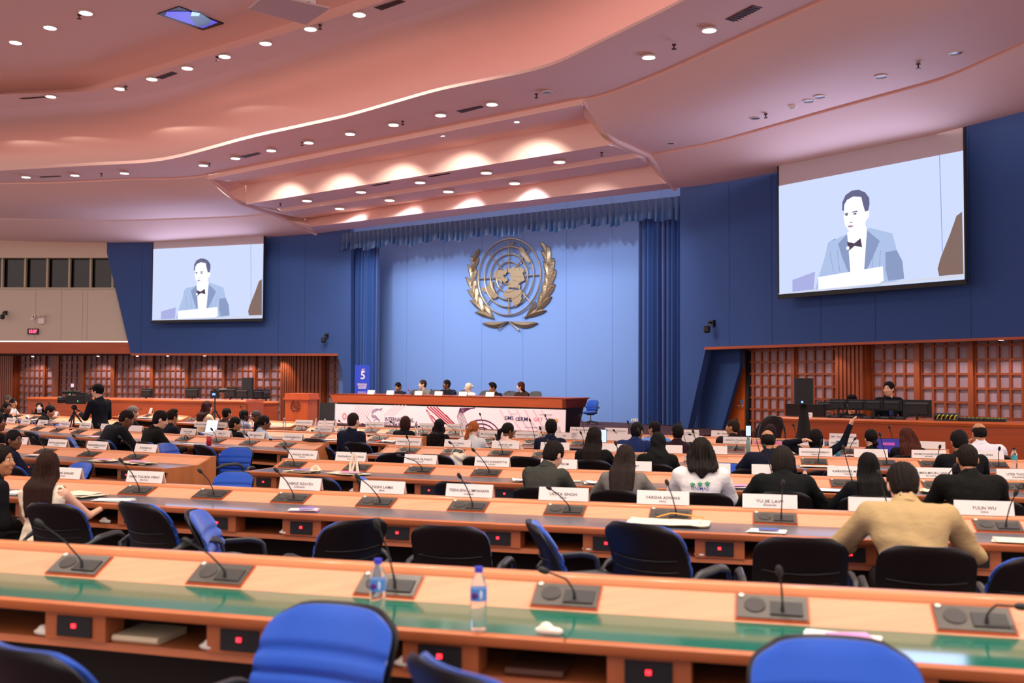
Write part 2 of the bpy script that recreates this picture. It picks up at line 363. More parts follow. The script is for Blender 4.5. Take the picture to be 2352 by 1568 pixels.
# side panels: boundaries run along the two diagonal ribs
diagL = [(476, 403, Z3), (548, 463, Z2), (629, 490, Z1), (726, 536, Z0)]; diagR = [(1340, 228, Z3), (1410, 320, Z2), (1490, 356, Z1), (1550, 432, Z0)]
def mono(L, xs): return np.interp(xs, XS, L)
def sidestrip(La, za, Lb, zb_, xa, xb, side, curve=0.0):
    """strip from line a (lower) to line b (upper) ending on the diagonal at xa / xb; curved profile of 6 steps"""
    N = 110; rows = []
    e = -780 if side == 'L' else 2520
    pa = np.linspace(e, xa, N) if side == 'L' else np.linspace(xa, e, N); pb = np.linspace(e, xb, N) if side == 'L' else np.linspace(xb, e, N)
    A = [P(x, y, za) for x, y in zip(pa, mono(La, pa))]; B = [P(x, y, zb_) for x, y in zip(pb, mono(Lb, pb))]
    K = 7
    for k in range(K):
        t = k/(K-1); tz = t**(1+curve) if curve >= 0 else 1-(1-t)**(1-curve)
        rows.append([np.array([*(a*(1-t)+b*t)[:2], za+(zb_-za)*tz]) for a, b in zip(A, B)])
    for k in range(K-1): cb_add.append((rows[k], rows[k+1]))
def addrows(rows, m=0):
    n = len(rows[0]); V = [p for r in rows for p in r]; f = [(i*n+j, i*n+j+1, (i+1)*n+j+1, (i+1)*n+j) for i in range(len(rows)-1) for j in range(n-1)]
    cb.add(V, f, m)
def side(La, za, Lb, zb_, xa, xb, s_, curve=0.0):
    global cb_add
    cb_add = []; sidestrip(La, za, Lb, zb_, xa, xb, s_, curve); addrows([cb_add[0][0]]+[q[1] for q in cb_add])
for s_, xs_ in (('L', (726, 629, 548, 476)), ('R', (1550, 1490, 1410, 1340))):
    side(L0, Z0, L1+1.5, Z1+.0, xs_[0], xs_[1], s_, .7)
    side(L1+1.5, Z1+.0, L1-2, Z1+.04, xs_[1], xs_[1], s_)
    side(L1-2, Z1+.04, L2+3, Z2, xs_[1], xs_[2], s_)
    side(L2+3, Z2, L3+3, Z3-.03, xs_[2], xs_[3], s_, .8)
    side(L3+3, Z3-.03, L3, Z3+.01, xs_[3], xs_[3], s_)
A = seg(L3, Z3+.01); addrows([A, seg(L4, Z4)]); B = seg(L4, Z4); C = vert(L4t, B); addrows([B, C])
D = [np.array([p[0]*1.02, p[1]*1.02+.25, Z4+.12]) for p in C]; addrows([C, D])
# back of the lip, then the great upper vault
U0 = seg(L4+30, 8.95); U1p = seg(U1, 8.05)
def mixz(t, z): return [np.array([*(a*(1-t)+b*t)[:2], z]) for a, b in zip(U0, U1p)]
Um1, Um, Um2 = mixz(.25, 8.82), mixz(.5, 8.6), mixz(.8, 8.25)
addrows([U0, Um1, Um, Um2, seg(U1, 8.05)]); q = seg(U1b, 8.07); addrows([seg(U1, 8.05), q]); q2 = seg(U2, 8.42); addrows([q, q2])
q3 = [np.array([p[0]*.55, min(p[1]*.4, 6), 8.42]) for p in q2]; q4 = [np.array([p[0]*.3-0, 2.0, 8.42]) for p in q2]; addrows([q2, q3])
cb.add([(-14, 9, 8.44), (14, 9, 8.44), (14, 1.5, 8.44), (-14, 1.5, 8.44)], [(0, 1, 2, 3)])
# stage coffers between the ribs
cN = 60
def cline(x0, y0, x1, y1, z): return [P(x0+(x1-x0)*t, y0+(y1-y0)*t, z) for t in np.linspace(0, 1, cN)]
def cvert(x0, y0, x1, y1, prev): return [PD(x0+(x1-x0)*t, y0+(y1-y0)*t, prev[i][1]) for i, t in enumerate(np.linspace(0, 1, cN))]
c0 = cline(476, 403, 1340, 228, Z3); c1 = cvert(478, 412, 1338, 240, c0); c1z = c1[30][2]
c1e = cline(527, 415, 1342, 264, c1z); c2 = cline(540, 418, 1344, 270, c1z+.03); c3 = cline(565, 425, 1356, 283, c1z+.05)
c4 = cvert(565, 469, 1400, 333, c3)
c4 = [np.array([a[0], a[1], 6.55]) for a in cline(565, 469, 1400, 333, 6.55)]
c5 = cline(640, 479, 1452, 352, 6.55); c6 = cvert(650, 487, 1470, 362, c5); z6 = c6[30][2]; c6 = cline(650, 487, 1470, 362, z6)
c7 = cline(690, 500, 1490, 378, z6); c7b = cline(700, 503, 1492, 381, z6+.06); c8 = cline(712, 521, 1528, 421, 6.12); c9 = cline(726, 536, 1550, 432, Z0)
CL = [c0, c1, c1e, c2, c3, c4, c5, c6, c7, c7b, c8, c9]
for a, b in zip(CL[:-1], CL[1:]): addrows([a, b])
def resample(pts, n):
    pts = np.array(pts, float); d = np.r_[0, np.cumsum(np.linalg.norm(np.diff(pts, axis=0), axis=1))]; t = np.linspace(0, d[-1], n)
    return [np.array([np.interp(q, d, pts[:, k]) for k in range(3)]) for q in t]
for dg, e in ((diagL, 0), (diagR, -1)):
    addrows([resample([P(*q) for q in dg], 30), resample([c[e] for c in CL], 30)])
struct('ceiling', cb, ceil_m, ang=30)
for i, dg in enumerate((diagL, diagR)):
    mb = MB(); mb.tube([p+np.array([0, 0, -.02]) for p in resample([P(*q) for q in dg], 24)], .055, n=8); struct('trim_%d' % (70+i), mb, ceil_m)
# ================= ceiling fixtures =================
ring_m = mat('lamp ring', 'E8D8CC', .4)
def downlight():
    t = thing('downlight', 'x', 'ceiling light')
    mb = MB(); mb.lathe([(.135, 0), (.135, -.02), (.115, -.024), (.112, -.004)], (0, 0, 0), 0, 24); mb.build('trim_ring', ring_m, t)
    mb = MB(); mb.lathe([(.11, -.006), (.108, -.014), (.05, -.02)], (0, 0, 0), 0, 24); mb.build('lens', glow, t); return t
DL0 = downlight(); used = [0]
def place_dl(px, py, z, label, group, sc=1.0, lit=True):
    p = P(px, py, z-.02); p[2] = z-.005
    if not used[0] and lit: used[0] = 1; DL0.location = [float(q) for q in p]; DL0['label'] = label; DL0['group'] = group; DL0.scale = (sc,)*3; return p
    t = dup(DL0, p, 0, label, group, sc)
    if not lit:
        t.name = 'downlight_off'
        for c in t.children:
            if c.name.startswith('lens'): c.data = c.data.copy(); c.data.materials[0] = mat('dark lens', '6A6478', .2)
    return p
rowsDL = [('upper flat ceiling left of the monitor', [(36, 98), (115, 64), (197, 30)], 8.42, 1.0),
 ('upper curved band', [(117, 222), (275, 204), (349, 182), (430, 157), (516, 130), (610, 100), (713, 67), (825, 34)], 8.06, .95),
 ('bright-lipped lower band', [(60, 407), (172, 403), (286, 398), (467, 380), (541, 364), (623, 346), (709, 328), (804, 308), (904, 287), (1012, 265), (1130, 240), (1490, 132), (1629, 70)], 7.17, .95),
 ('nearest stage coffer', [(603, 393), (728, 368), (865, 342), (1018, 313), (1187, 280)], 7.07, 1.0),
 ('middle stage coffer', [(705, 461), (829, 441), (965, 419), (1117, 397), (1285, 372)], 6.53, 1.1),
 ('coffer closest to the curtain', [(780, 479), (895, 460), (1030, 440), (1182, 421)], 6.42, 1.1)]
DP = []
for nm, pts, z, sc in rowsDL:
    for i, (x, y) in enumerate(pts):
        DP.append((nm, place_dl(x, y, z, 'round lit downlight in the %s, %s from the left' % (nm, ORD[i]), 'downlights in the '+nm.split(',')[0], sc)))
for i, (x, y) in enumerate([(1257, 213), (1541, 330), (1735, 272), (1857, 233), (1883, 223), (2024, 177), (2197, 123)]):
    place_dl(x, y, 7.17 if i == 0 else 6.63, 'round unlit downlight ' + ('in the bright-lipped band above the stage' if i == 0 else 'in the lavender band over the right screen, %s from the left' % ORD[i-1]), 'unlit downlights', .8, False)
def quad_on_z(px, z): return [P(x, y, z) for x, y in px]
vents = [([(44, 226), (100, 222), (106, 224), (52, 228)], 8.075, 'thin brown air vent at the far left of the upper band'), ([(358, 178), (396, 165), (408, 169), (372, 182)], 8.075, 'brown air vent between two downlights of the upper band'),
 ([(860, 18), (916, 0), (931, 4), (876, 24)], 8.075, 'brown air vent at the top of the picture in the upper band'), ([(552, 360), (592, 351), (601, 353), (562, 363)], 7.205, 'brown air vent in the lipped band left of the stage coffers'),
 ([(90, 406), (138, 404), (141, 406), (94, 408)], 7.205, 'thin dark air vent in the lipped band over the left screen'), ([(1048, 255), (1104, 243), (1113, 246), (1060, 260)], 7.205, 'brown air vent in the lipped band above the emblem'),
 ([(1666, 45), (1728, 13), (1752, 17), (1690, 52)], 7.205, 'large brown air vent at the upper right'), ([(1652, 296), (1700, 278), (1725, 280), (1670, 300)], 6.655, 'brown air vent in the lavender band above the right screen'),
 ([(449, 490), (494, 489), (499, 490), (455, 491)], 6.655, 'thin dark air vent above the left screen'), ([(850, 426), (892, 419), (900, 420), (858, 427)], 6.57, 'brown air vent in the stage coffer, left one'), ([(980, 405), (1030, 397), (1038, 398), (988, 407)], 6.57, 'brown air vent in the stage coffer, right one')]
for px, z, lab in vents:
    p = quad_on_z(px, z-.02); c = sum(p)/4; t = thing('air_vent', lab, 'vent', c, group='ceiling air vents')
    mb = MB(); mb.prism(p, (0, 0, .02)); mb.build('grille', vent_m, t, world=True, smooth=False)
    mb = MB()
    for k in range(1, 9): a = p[0]+(p[1]-p[0])*k/9; b = p[3]+(p[2]-p[3])*k/9; mb.tube([a, b], .008, n=4)
    mb.build('slats', mat('vent slat', '3A2018', .6), t, world=True, smooth=False)
for i, (x, y, z) in enumerate([(182, 38, 8.42), (289, 202, 8.05), (499, 135, 8.05), (735, 62, 8.05), (481, 378, 7.14), (694, 330, 7.14), (925, 282, 7.14), (1232, 220, 7.14), (1548, 107, 7.14), (1759, 266, 6.6), (2109, 152, 6.6), (233, 401, 7.14), (1382, 354, 6.5), (644, 470, 6.5)]):
    p = P(x, y, z-.03); mb = MB(); mb.lathe([(.035, .04), (.035, .02), (.012, .015), (.012, -.03), (.04, -.035), (.04, -.042)], (0, 0, 0), 0, 12)
    o = mb.build('sprinkler', mat('sprinkler bronze', '5A3A30', .5, metal=.5)); o.location = [float(q) for q in p]
    tag(o, 'small bronze sprinkler head %s' % ('in the upper flat ceiling' if i == 0 else 'in the ceiling bands, %s from the left at x order' % ORD[i] if False else ['', 'left of the second upper-band downlight', 'left of the fifth upper-band downlight', 'just right of the seventh upper-band downlight', 'beside the fourth lipped-band downlight', 'between two lipped-band downlights over the left coffers', 'right of the ninth lipped-band downlight', 'beside the unlit downlight above the stage', 'in the lipped band left of the largest vent', 'near the vent above the right screen', 'in the lavender band at far right', 'in the lipped band above the left screen', 'at the right end of the middle stage coffer', 'at the left end of the middle stage coffer'][i]), 'sprinkler', 'ceiling sprinklers')
p = P(1822, 245, 6.6); mb = MB(); mb.lathe([(.07, .05), (.07, .0), (.05, -.03), (.03, -.05)], (0, 0, 0)); o = mb.build('smoke_detector', white_p); o.location = [float(q) for q in p]; tag(o, 'white round smoke detector in the lavender band above the right screen', 'smoke detector')
# recessed monitor in the flat ceiling, and hung projector board
q = quad_on_z([(362, 33), (411, 16), (514, 55), (466, 70)], 8.40); c = sum(q)/4; t = thing('ceiling_monitor', 'blue lit monitor recessed into the flat ceiling at upper left', 'monitor', c)
mb = MB(); mb.prism(q, (0, 0, .08)); mb.build('frame', blk, t, world=True, smooth=False)
q = quad_on_z([(379, 36), (383, 27), (434, 27), (500, 52), (466, 65)], 8.392); mb = MB(); mb.prism(q, (0, 0, .01)); mb.build('screen', mat('monitor glow', '2A2A80', .3, emit='5A55D8', est=.75), t, world=True, smooth=False)
q = quad_on_z([(436, 40), (440, 28), (460, 30), (486, 47), (476, 58), (452, 62)], 8.386); mb = MB(); mb.prism(q, (0, 0, .004)); mb.build('screen_figure', mat('monitor figure', '30405A', .3, emit='48607E', est=.7), t, world=True, smooth=False)
q = quad_on_z([(438, 37), (441, 27), (459, 31), (457, 37)], 8.380); mb = MB(); mb.prism(q, (0, 0, .004)); mb.build('screen_patch', mat('monitor patch', '90B0D0', .3, emit='A8CDEE', est=.9), t, world=True, smooth=False)
q = quad_on_z([(571, 21), (612, -12), (757, 20), (703, 57)], 7.7); c = sum(q)/4; t = thing('ceiling_projector_platform', 'pinkish board with a projector on it hanging below the ceiling', 'projector platform', c)
mb = MB(); mb.prism(q, (0, 0, .03)); mb.build('board', mat('platform board', 'D8B8B4', .6), t, world=True, smooth=False)
mb = MB(); mb.box((.12, .05, .16), (.55, .5, .2)); mb.build('projector', white_p, t)
mb = MB()
for a, b in ((-.4, -.1), (.4, -.1), (.1, .4)): mb.tube([(a*.5, b*.5, .03), (a*.5, b*.5, .7)], .012)
mb.build('hanger_rods', white_p, t)
# ---------------- light that the room has, and added uplights ----------------
for nm, p in DP:
    x, y, z = p
    if 'nearest stage' in nm: lamp('SPOT', (x, y, z-.03), 200, (1, .90, .76), .10, (x+.3, y+.95, z-1.4), 110, .5, 'coffer_lamp')
    elif 'middle stage' in nm: lamp('SPOT', (x, y, z-.03), 370, (1, .93, .88), .10, (x+2.6, y+3.9, 2.2), 80, .8, 'coffer_lamp')
    elif 'curtain' in nm: lamp('SPOT', (x, y, z-.03), 140, (.86, .92, 1), .05, (x+1.4, y+2.0, 4.6), 80, .6, 'coffer_lamp')
    elif 'lipped' in nm: lamp('SPOT', (x, y, z-.03), 400, (1, .88, .78), .1, (x-.2, y-1.2, 0), 110, .8, 'band_lamp')
    elif 'upper curved' in nm: lamp('SPOT', (x, y, z-.03), 520, (1, .88, .78), .1, (x+.6, y+2.6, 1), 150, .8, 'band_lamp')
    else: lamp('SPOT', (x, y, z-.03), 420, (1, .88, .76), .1, (x, y, 0), 110, .8, 'flat_lamp')
# downlights behind the camera over the near rows (the same bands go on above the photographer)
for x, y in ((-4.5, 4.5), (0, 4.5), (4.5, 4.5), (-2.2, 8.5), (2.6, 8.5), (7, 8.0), (-7, 9.5), (-2, 1.5), (3, 1.5)):
    lamp('SPOT', (x, y, 8.38), 560, (1, .9, .8), .12, (x, y, 0), 115, .8, 'flat_lamp')
# added uplights, unseen behind the bright lip, for pale cones on the vault
for k, (x, e) in enumerate(((40, 26), (165, 16), (395, 34), (560, 14))):
    a = P(x, float(np.interp(x, XS, L4)), 7.4); a = a+np.array([a[0]*.03, .5, .05])
    mb = MB(); mb.lathe([(.05, -.12), (.06, 0), (.05, .02)], (0, 0, 0)); o = mb.build('added_uplight', ring_m); o.location = [float(q) for q in a]; tag(o, 'added unseen uplight behind the bright lip of the ceiling, %s from the left' % ORD[k], 'ceiling light', 'added cove uplights')
    lamp('SPOT', (a[0], a[1], a[2]+.06), e, (1, .92, .78), .05, (a[0]+.1, a[1]+1.5, a[2]+1.1), 80, .9, 'added_cove_lamp')
# wall-washers in the soffits over the latticed walls
for pl, xs_, e in ((GL, (75, 225, 315, 385, 470, 560, 640), 46), (GR, (1790, 1900, 2060, 2180, 2300), 26)):
    for i, x in enumerate(xs_):
        a = pl.hit(x, 830, .75); a[2] = 2.39
        mb = MB(); mb.lathe([(.06, .03), (.06, 0), (.05, -.01)], (0, 0, 0)); mb.lathe([(.045, -.012), (.04, -.014)], (0, 0, 0), 1)
        o = mb.build('recess_downlight', [ring_m, glow]); o.location = [float(q) for q in a]
        tag(o, 'small downlight in the low soffit over the %s lattice wall, %s from the left' % ('left' if pl is GL else 'right', ORD[i]), 'ceiling light', 'soffit downlights')
        b = pl.hit(x, 900, .1); lamp('SPOT', (a[0], a[1], 2.36), e, (1, .82, .78), .03, (b[0], b[1], .7), 95, .5, 'soffit_lamp')
# projector beams onto the stage wall (the stage wash)
# ================= stage furniture =================
# curtains
def curtain(name, label, pl, off, xa, xb, ztop, zbot, folds, amp, m):
    ua, ub = pl.uv(pl.hit(xa, 600, off))[0], pl.uv(pl.hit(xb, 600, off))[0]; N = folds*10; rows = []
    rnd = [random.uniform(.6, 1.3) for _ in range(folds+2)]
    for k in range(9):
        t = k/8; z = ztop+(zbot-ztop)*t; r = []
        for i in range(N+1):
            s_ = i/N; f = s_*folds; am = amp*rnd[int(f)]*(.75+.4*t); r.append(pl.pt(ua+(ub-ua)*s_+.02*math.sin(f*5), z, off+am*math.sin(2*math.pi*f)))
        rows.append(r)
    mb = MB(); n = N+1; V = [p for r in rows for p in r]; mb.add(V, [(i*n+j, i*n+j+1, (i+1)*n+j+1, (i+1)*n+j) for i in range(8) for j in range(N)])
    V2 = [p-np.array([*pl.n*.02, 0]) for p in V]; mb.add(V2, [(i*n+j, (i+1)*n+j, (i+1)*n+j+1, i*n+j+1) for i in range(8) for j in range(N)])
    o = mb.build(name, m, ang=80); return tag(o, label, 'curtain')
curtain('stage_curtain', 'long pleated blue curtain at the left edge of the stage behind the blue banner', PS, .75, 797, 872, 6.0, .52, 11, .06, curt)
curtain('stage_curtain', 'long pleated blue curtain at the right edge of the stage', PS, .75, 1466, 1602, 6.0, .52, 12, .07, curt)
# valance: three swags of pleats with an uneven hem
mb = MB(); A_, B_ = PS.uv(PS.hit(786, 540, 1.15))[0], PS.uv(PS.hit(1600, 430, 1.15))[0]; folds = 64; N = folds*8; rows = [[], [], []]; bk = []
for i in range(N+1):
    s_ = i/N; f = s_*folds; w_ = math.sin(2*math.pi*f)+.35*math.sin(2*math.pi*f*2.3); hem = 5.60+.035*math.sin(f*1.9)+.04*math.sin(f*.7)
    rows[0].append(PS.pt(A_+(B_-A_)*s_, 6.14, 1.15+.01*w_)); rows[1].append(PS.pt(A_+(B_-A_)*s_, 5.9, 1.15+.035*w_)); rows[2].append(PS.pt(A_+(B_-A_)*s_, hem-.03*w_, 1.16+.07*w_))
n = N+1; mb.add([p for r in rows for p in r], [(i*n+j, i*n+j+1, (i+1)*n+j+1, (i+1)*n+j) for i in range(2) for j in range(N)])
o = mb.build('curtain_valance', mat('blue valance satin', '1B4A86', .42, sheen=.4), ang=80); tag(o, 'short pleated blue valance hanging across the top of the stage', 'valance')
# emblem
EC = PS.hit(1168.5, 636, .07); RU = PS.hit(1040+1197/6.03, 630, .07); eu, ev = PS.uv(EC); Rr = 529/6.03/F*EC[1]
ku = Rr/429*1.0
def E2(X, Y, off=.07):
    du = (X-775)/429*Rr; dv = ((699-.0714*(X-775))-Y)/529*Rr; return PS.pt(eu+du, ev+dv, off)
emb = thing('wall_emblem', 'large brass world map emblem ringed by laurel leaves on the stage wall', 'emblem', EC)
def ring_at(mb, r, a0=0, a1=360, w=.021):
    pts = [PS.pt(eu+Rr*r*math.cos(math.radians(a)), ev+Rr*r*math.sin(math.radians(a)), .07) for a in np.linspace(a0, a1, max(8, int((a1-a0)/6)))]; mb.tube(pts, w, n=6, cap=False)
mb = MB()
for r in (1.0, .79, .597, .40): ring_at(mb, r)
ring_at(mb, .2, 180, 290)
for k in range(8):
    a = math.radians(45*k); mb.tube([PS.pt(eu+Rr*rr*math.cos(a), ev+Rr*rr*math.sin(a), .07) for rr in (.2 if k % 2 else .12, 1.0)], .018, n=6)
mb.build('globe_grid', brass, emb, world=True)
conts = [('landmass', 'dull brown landmass left of centre', [(568, 660), (590, 620), (650, 597), (690, 607), (750, 585), (755, 630), (735, 655), (705, 670), (690, 690), (720, 712), (715, 735), (690, 750), (680, 797), (665, 775), (640, 755), (600, 740), (590, 700), (575, 690)]),
 ('landmass', None, [(722, 712), (750, 708), (764, 745), (725, 775), (698, 758)]),
 ('landmass', 'dull brown landmass right of centre', [(765, 575), (800, 583), (840, 560), (880, 575), (920, 558), (960, 575), (990, 600), (968, 640), (985, 700), (1000, 742), (940, 770), (890, 755), (850, 742), (810, 738), (795, 700), (808, 665), (785, 635), (765, 628)]),
 ('landmass', None, [(785, 745), (850, 748), (930, 768), (905, 800), (938, 815), (930, 860), (895, 850), (860, 842), (820, 850), (800, 838), (765, 862), (752, 825), (790, 790)]),
 ('landmass', 'bright brass landmass at lower centre', [(735, 892), (790, 868), (870, 878), (900, 885), (945, 870), (958, 930), (950, 980), (965, 985), (930, 1050), (880, 1110), (845, 1085), (822, 1025), (815, 985), (740, 995), (703, 955), (708, 912)]),
 ('landmass', 'bright brass landmass at lower left', [(510, 760), (550, 757), (562, 850), (580, 880), (590, 925), (622, 975), (590, 1003), (535, 990), (500, 955), (470, 920), (430, 912), (386, 885), (400, 845), (440, 852), (490, 832), (494, 780)]),
 ('landmass', None, [(912, 292), (945, 285), (975, 300), (1000, 350), (1050, 430), (1082, 472), (1060, 505), (1020, 480), (985, 430), (950, 395), (925, 340)]),
 ('landmass', None, [(975, 932), (995, 912), (1006, 950), (1000, 972), (985, 965)]), ('landmass', None, [(788, 240), (820, 232), (850, 200), (862, 208), (825, 255), (795, 252)])]
for nm, lab, pl_ in conts:
    mb = MB(); pts = [E2(x, y, .085) for x, y in pl_]; mb.prism(pts, np.array([*(-PS.n*.035), 0])); o = mb.build(nm, brass, emb, world=True, smooth=False)
    if lab: o['label'] = lab
mb = MB()
for x, y, a, b in [(820, 300, 7, 5), (805, 335, 6, 4), (830, 345, 6, 4), (862, 365, 9, 6), (890, 385, 9, 7), (915, 400, 12, 8), (935, 425, 8, 8), (958, 440, 6, 10), (920, 255, 12, 9), (685, 468, 10, 7), (820, 527, 8, 5), (735, 555, 6, 5), (725, 575, 5, 5), (990, 460, 6, 9), (1010, 490, 6, 9), (1030, 520, 6, 9), (1045, 565, 5, 12), (945, 505, 8, 16), (985, 520, 11, 20), (1000, 545, 10, 14), (985, 630, 8, 10), (1003, 610, 7, 18), (1005, 690, 7, 10), (575, 770, 8, 8), (590, 790, 9, 8), (580, 815, 8, 9), (595, 835, 7, 10), (555, 725, 8, 10), (415, 950, 5, 10), (428, 975, 5, 8), (445, 1000, 5, 8), (462, 1025, 5, 9), (700, 690, 14, 9), (728, 665, 10, 8), (745, 790, 8, 5), (790, 690, 6, 14)]:
    c = E2(x, y, .075); th = [PS.pt(PS.uv(c)[0]+a/429*Rr*math.cos(q_), c[2]+b/529*Rr*math.sin(q_), .08) for q_ in np.linspace(0, 6.28, 7)[:-1]]; mb.prism(th, np.array([*(-PS.n*.03), 0]))
mb.build('islands', brass, emb, world=True, smooth=False)
def leaf(mb, a, b, w=.17, bend=.0):
    a = np.array(a, float); b = np.array(b, float); d = b-a; L = np.hypot(*d); nrm = np.array([-d[1], d[0]])/L; pts = []; mid = []
    for t in np.linspace(0, 1, 9):
        wd = w*L*math.sin(math.pi*min(1, t**.8))**.9; c = a+d*t+nrm*bend*L*math.sin(math.pi*t); mid.append((c, wd))
    K = len(mid); V = []; f = []
    for c, wd in mid:
        for q_, h in ((-wd, .05), (0, .10), (wd, .05)): p_ = c+nrm*q_; V.append(E2(p_[0], p_[1], h))
    f = [(i*3+j, i*3+j+1, (i+1)*3+j+1, (i+1)*3+j) for i in range(K-1) for j in range(2)]
    V2 = [v-np.array([*PS.n*.035, 0]) for v in V]; m_ = len(V)
    f2 = [tuple(m_+i for i in q_[::-1]) for q_ in f]; ed = [(i*3, (i+1)*3, m_+(i+1)*3, m_+i*3) for i in range(K-1)]+[(i*3+2, m_+i*3+2, m_+(i+1)*3+2, (i+1)*3+2) for i in range(K-1)]
    mb.add(V+V2, f+f2+ed)
LL = [((350, 300), (262, 485)), ((235, 400), (250, 575)), ((340, 420), (240, 645)), ((190, 515), (243, 768)), ((303, 570), (243, 838)), ((155, 700), (260, 922)), ((290, 715), (282, 988)), ((180, 880), (305, 1058)), ((305, 825), (337, 1108)), ((220, 1028), (442, 1228)), ((345, 955), (432, 1222)), ((290, 1197), (568, 1290)), ((412, 1070), (566, 1284))]
RL = [((1195, 215), (1290, 395)), ((1300, 280), (1322, 562)), ((1210, 335), (1310, 557)), ((1370, 440), (1312, 748)), ((1240, 480), (1307, 745)), ((1395, 595), (1280, 918)), ((1262, 645), (1285, 900)), ((1387, 790), (1215, 1068)), ((1245, 760), (1217, 1050)), ((1345, 960), (1133, 1195)), ((1210, 900), (1147, 1183)), ((1275, 1147), (978, 1265)), ((1135, 1035), (1003, 1248))]
mb = MB(); [leaf(mb, a, b, .125, -.05 if i % 2 else .04) for i, (a, b) in enumerate(LL)]; leaf(mb, (400, 1352), (772, 1312), .11, .10); mb.build('laurel_branch', brass, emb, world=True, smooth=False)
mb = MB(); [leaf(mb, a, b, .125, .05 if i % 2 else -.04) for i, (a, b) in enumerate(RL)]; leaf(mb, (1163, 1322), (772, 1312), .11, -.10); mb.build('laurel_branch', brass, emb, world=True, smooth=False)
for sx in (-1, 1):
    mb = MB(); mb.tube([E2(772+sx*q_*148, 1312+q_**.8*122-12*math.sin(q_*3), .08) for q_ in np.linspace(0, 1, 8)], [.012+.012*q_ for q_ in np.linspace(0, 1, 8)], n=6); mb.build('branch_stem', brass, emb, world=True)
# dais
dtop = DC[2]; uL, uR, uS = PDs.uv(PDs.hit(758, 906))[0], PDs.uv(PDs.hit(1296, 915))[0], None
zt = PDs.hit(1020, 909)[2]; zf = PDs.hit(1020, 930)[2]; zbn = PDs.hit(1290, 1001)[2]
zfloor = zs
da = thing('dais_desk', 'long red-brown dais desk on the stage with a pink banner along its front', 'desk', PDs.pt((uL+uR)/2, zfloor, -.6))
uL2 = PDs.uv(PDs.hit(786, 1000))[0]
mb = MB(); mb.prism([PDs.pt(uL, zt), PDs.pt(uR, zt), PDs.pt(uR, zf), PDs.pt(uL+.12, zf)], np.array([*(-PDs.n*.08), 0])); mb.build('front_fascia', wood_red, da, world=True, smooth=False)
mb = MB(); mb.prism([PDs.pt(uL-.02, zt-.03), PDs.pt(uR+.02, zt-.03), PDs.pt(uR-.03, zt-.03, -1.12), PDs.pt(uL+.2, zt-.03, -1.25)], (0, 0, .03)); mb.build('desk_top', wood_red, da, world=True, smooth=False)
mb = MB(); mb.prism([PDs.pt(uR, zt, 0), PDs.pt(uR, zf, 0), PDs.pt(uR-.12, zf, -1.08), PDs.pt(uR-.05, zt-.001, -1.1)], np.array([*(-PDs.d*.05), 0])); mb.build('side_fascia', mat('red veneer shaded in colour', '6E2410', .4), da, world=True, smooth=False)  # side return: shade from facing away is put into the veneer colour
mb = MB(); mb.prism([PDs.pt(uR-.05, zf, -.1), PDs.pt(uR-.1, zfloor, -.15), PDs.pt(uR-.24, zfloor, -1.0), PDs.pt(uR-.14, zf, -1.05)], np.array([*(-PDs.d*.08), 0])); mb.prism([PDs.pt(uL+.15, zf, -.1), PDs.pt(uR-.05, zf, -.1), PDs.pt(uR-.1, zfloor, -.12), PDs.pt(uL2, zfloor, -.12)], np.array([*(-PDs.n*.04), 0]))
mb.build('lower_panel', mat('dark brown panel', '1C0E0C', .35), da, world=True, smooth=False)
# banner on the dais: flat print, drawn where it is printed
def BP(X, Y, off=.0): return PDs.hit(740+X/3.675, 900+Y/3.675, off)
bn = thing('dais_banner', 'pink and white printed banner with logos covering the dais front', 'banner', BP(1060, 240))
mb = MB(); mb.prism([BP(78, 100), BP(2056, 150), BP(2049, 382), BP(120, 330)], np.array([*(-PDs.n*.02), 0])); mb.build('banner_cloth', mat('banner pink', 'FDE6EC', .6), bn, world=True, smooth=False)
bcol = dict(navy=mat('banner navy', '1B1B55', .6), red=mat('banner crimson', 'B4103F', .6), plum=mat('banner plum', '5A1650', .6), pale=mat('banner pale rose', 'EDC9D4', .6), grey=mat('banner grey mauve', 'A98FB0', .6), orange=mat('banner orange', 'F0A04A', .6), rose=mat('banner rose', 'D86A80', .6))
def bline(mb, pts, w, off=.004):
    """flat printed stroke through pixel points"""
    q = [BP(x, y, off) for x, y in pts]; ws = w/3.675/F*q[0][1]; L = []; R_ = []
    for i in range(len(q)):
        t = q[min(i+1, len(q)-1)]-q[max(i-1, 0)]; tu = t[0]*PDs.d[0]+t[1]*PDs.d[1]; tv = t[2]; l = math.hypot(tu, tv)+1e-9
        nn = np.array([*(PDs.d*(-tv/l)), tu/l])*ws/2; L.append(q[i]+nn); R_.append(q[i]-nn)
    mb.sheet(R_, L)
mb = MB()
def flush(nm, m_):
    global mb
    mb.build(nm, m_, bn, world=True, smooth=False); mb = MB()
for k in range(7): bline(mb, [(300+k*22, 110+k), (240+k*22, 220), (230+k*20, 325)], 9, .002)
flush('print_pale_stripes', bcol['pale'])
for k in range(6): bline(mb, [(1500+k*70, 152), (1560+k*70, 260), (1640+k*70, 368)], 16, .002)
flush('print_pale_stripes', bcol['pale'])
for k in range(4): bline(mb, [(620+k*30, 110), (560+k*26, 160), (520+k*26, 200)], 8, .002)
mb.build('print_pale_stripes', bcol['pale'], bn, world=True, smooth=False)
mb = MB()
for k in range(4): bline(mb, [(885+k*27, 124+k), (1040+k*27+12, 272+k*4), (1080+k*27, 312)], 11)
bline(mb, [(920, 196), (1010, 300)], 11); bline(mb, [(1045, 192), (1150, 316)], 9)
put_text(mb, '#IYFBANGKOK', 24/3.675/F*23.4*1.2, BP(920, 236, .005), [*PDs.d, 0], [0, 0, 1], 0, width=172/3.675/F*23.4*1.22, rot=-.93)
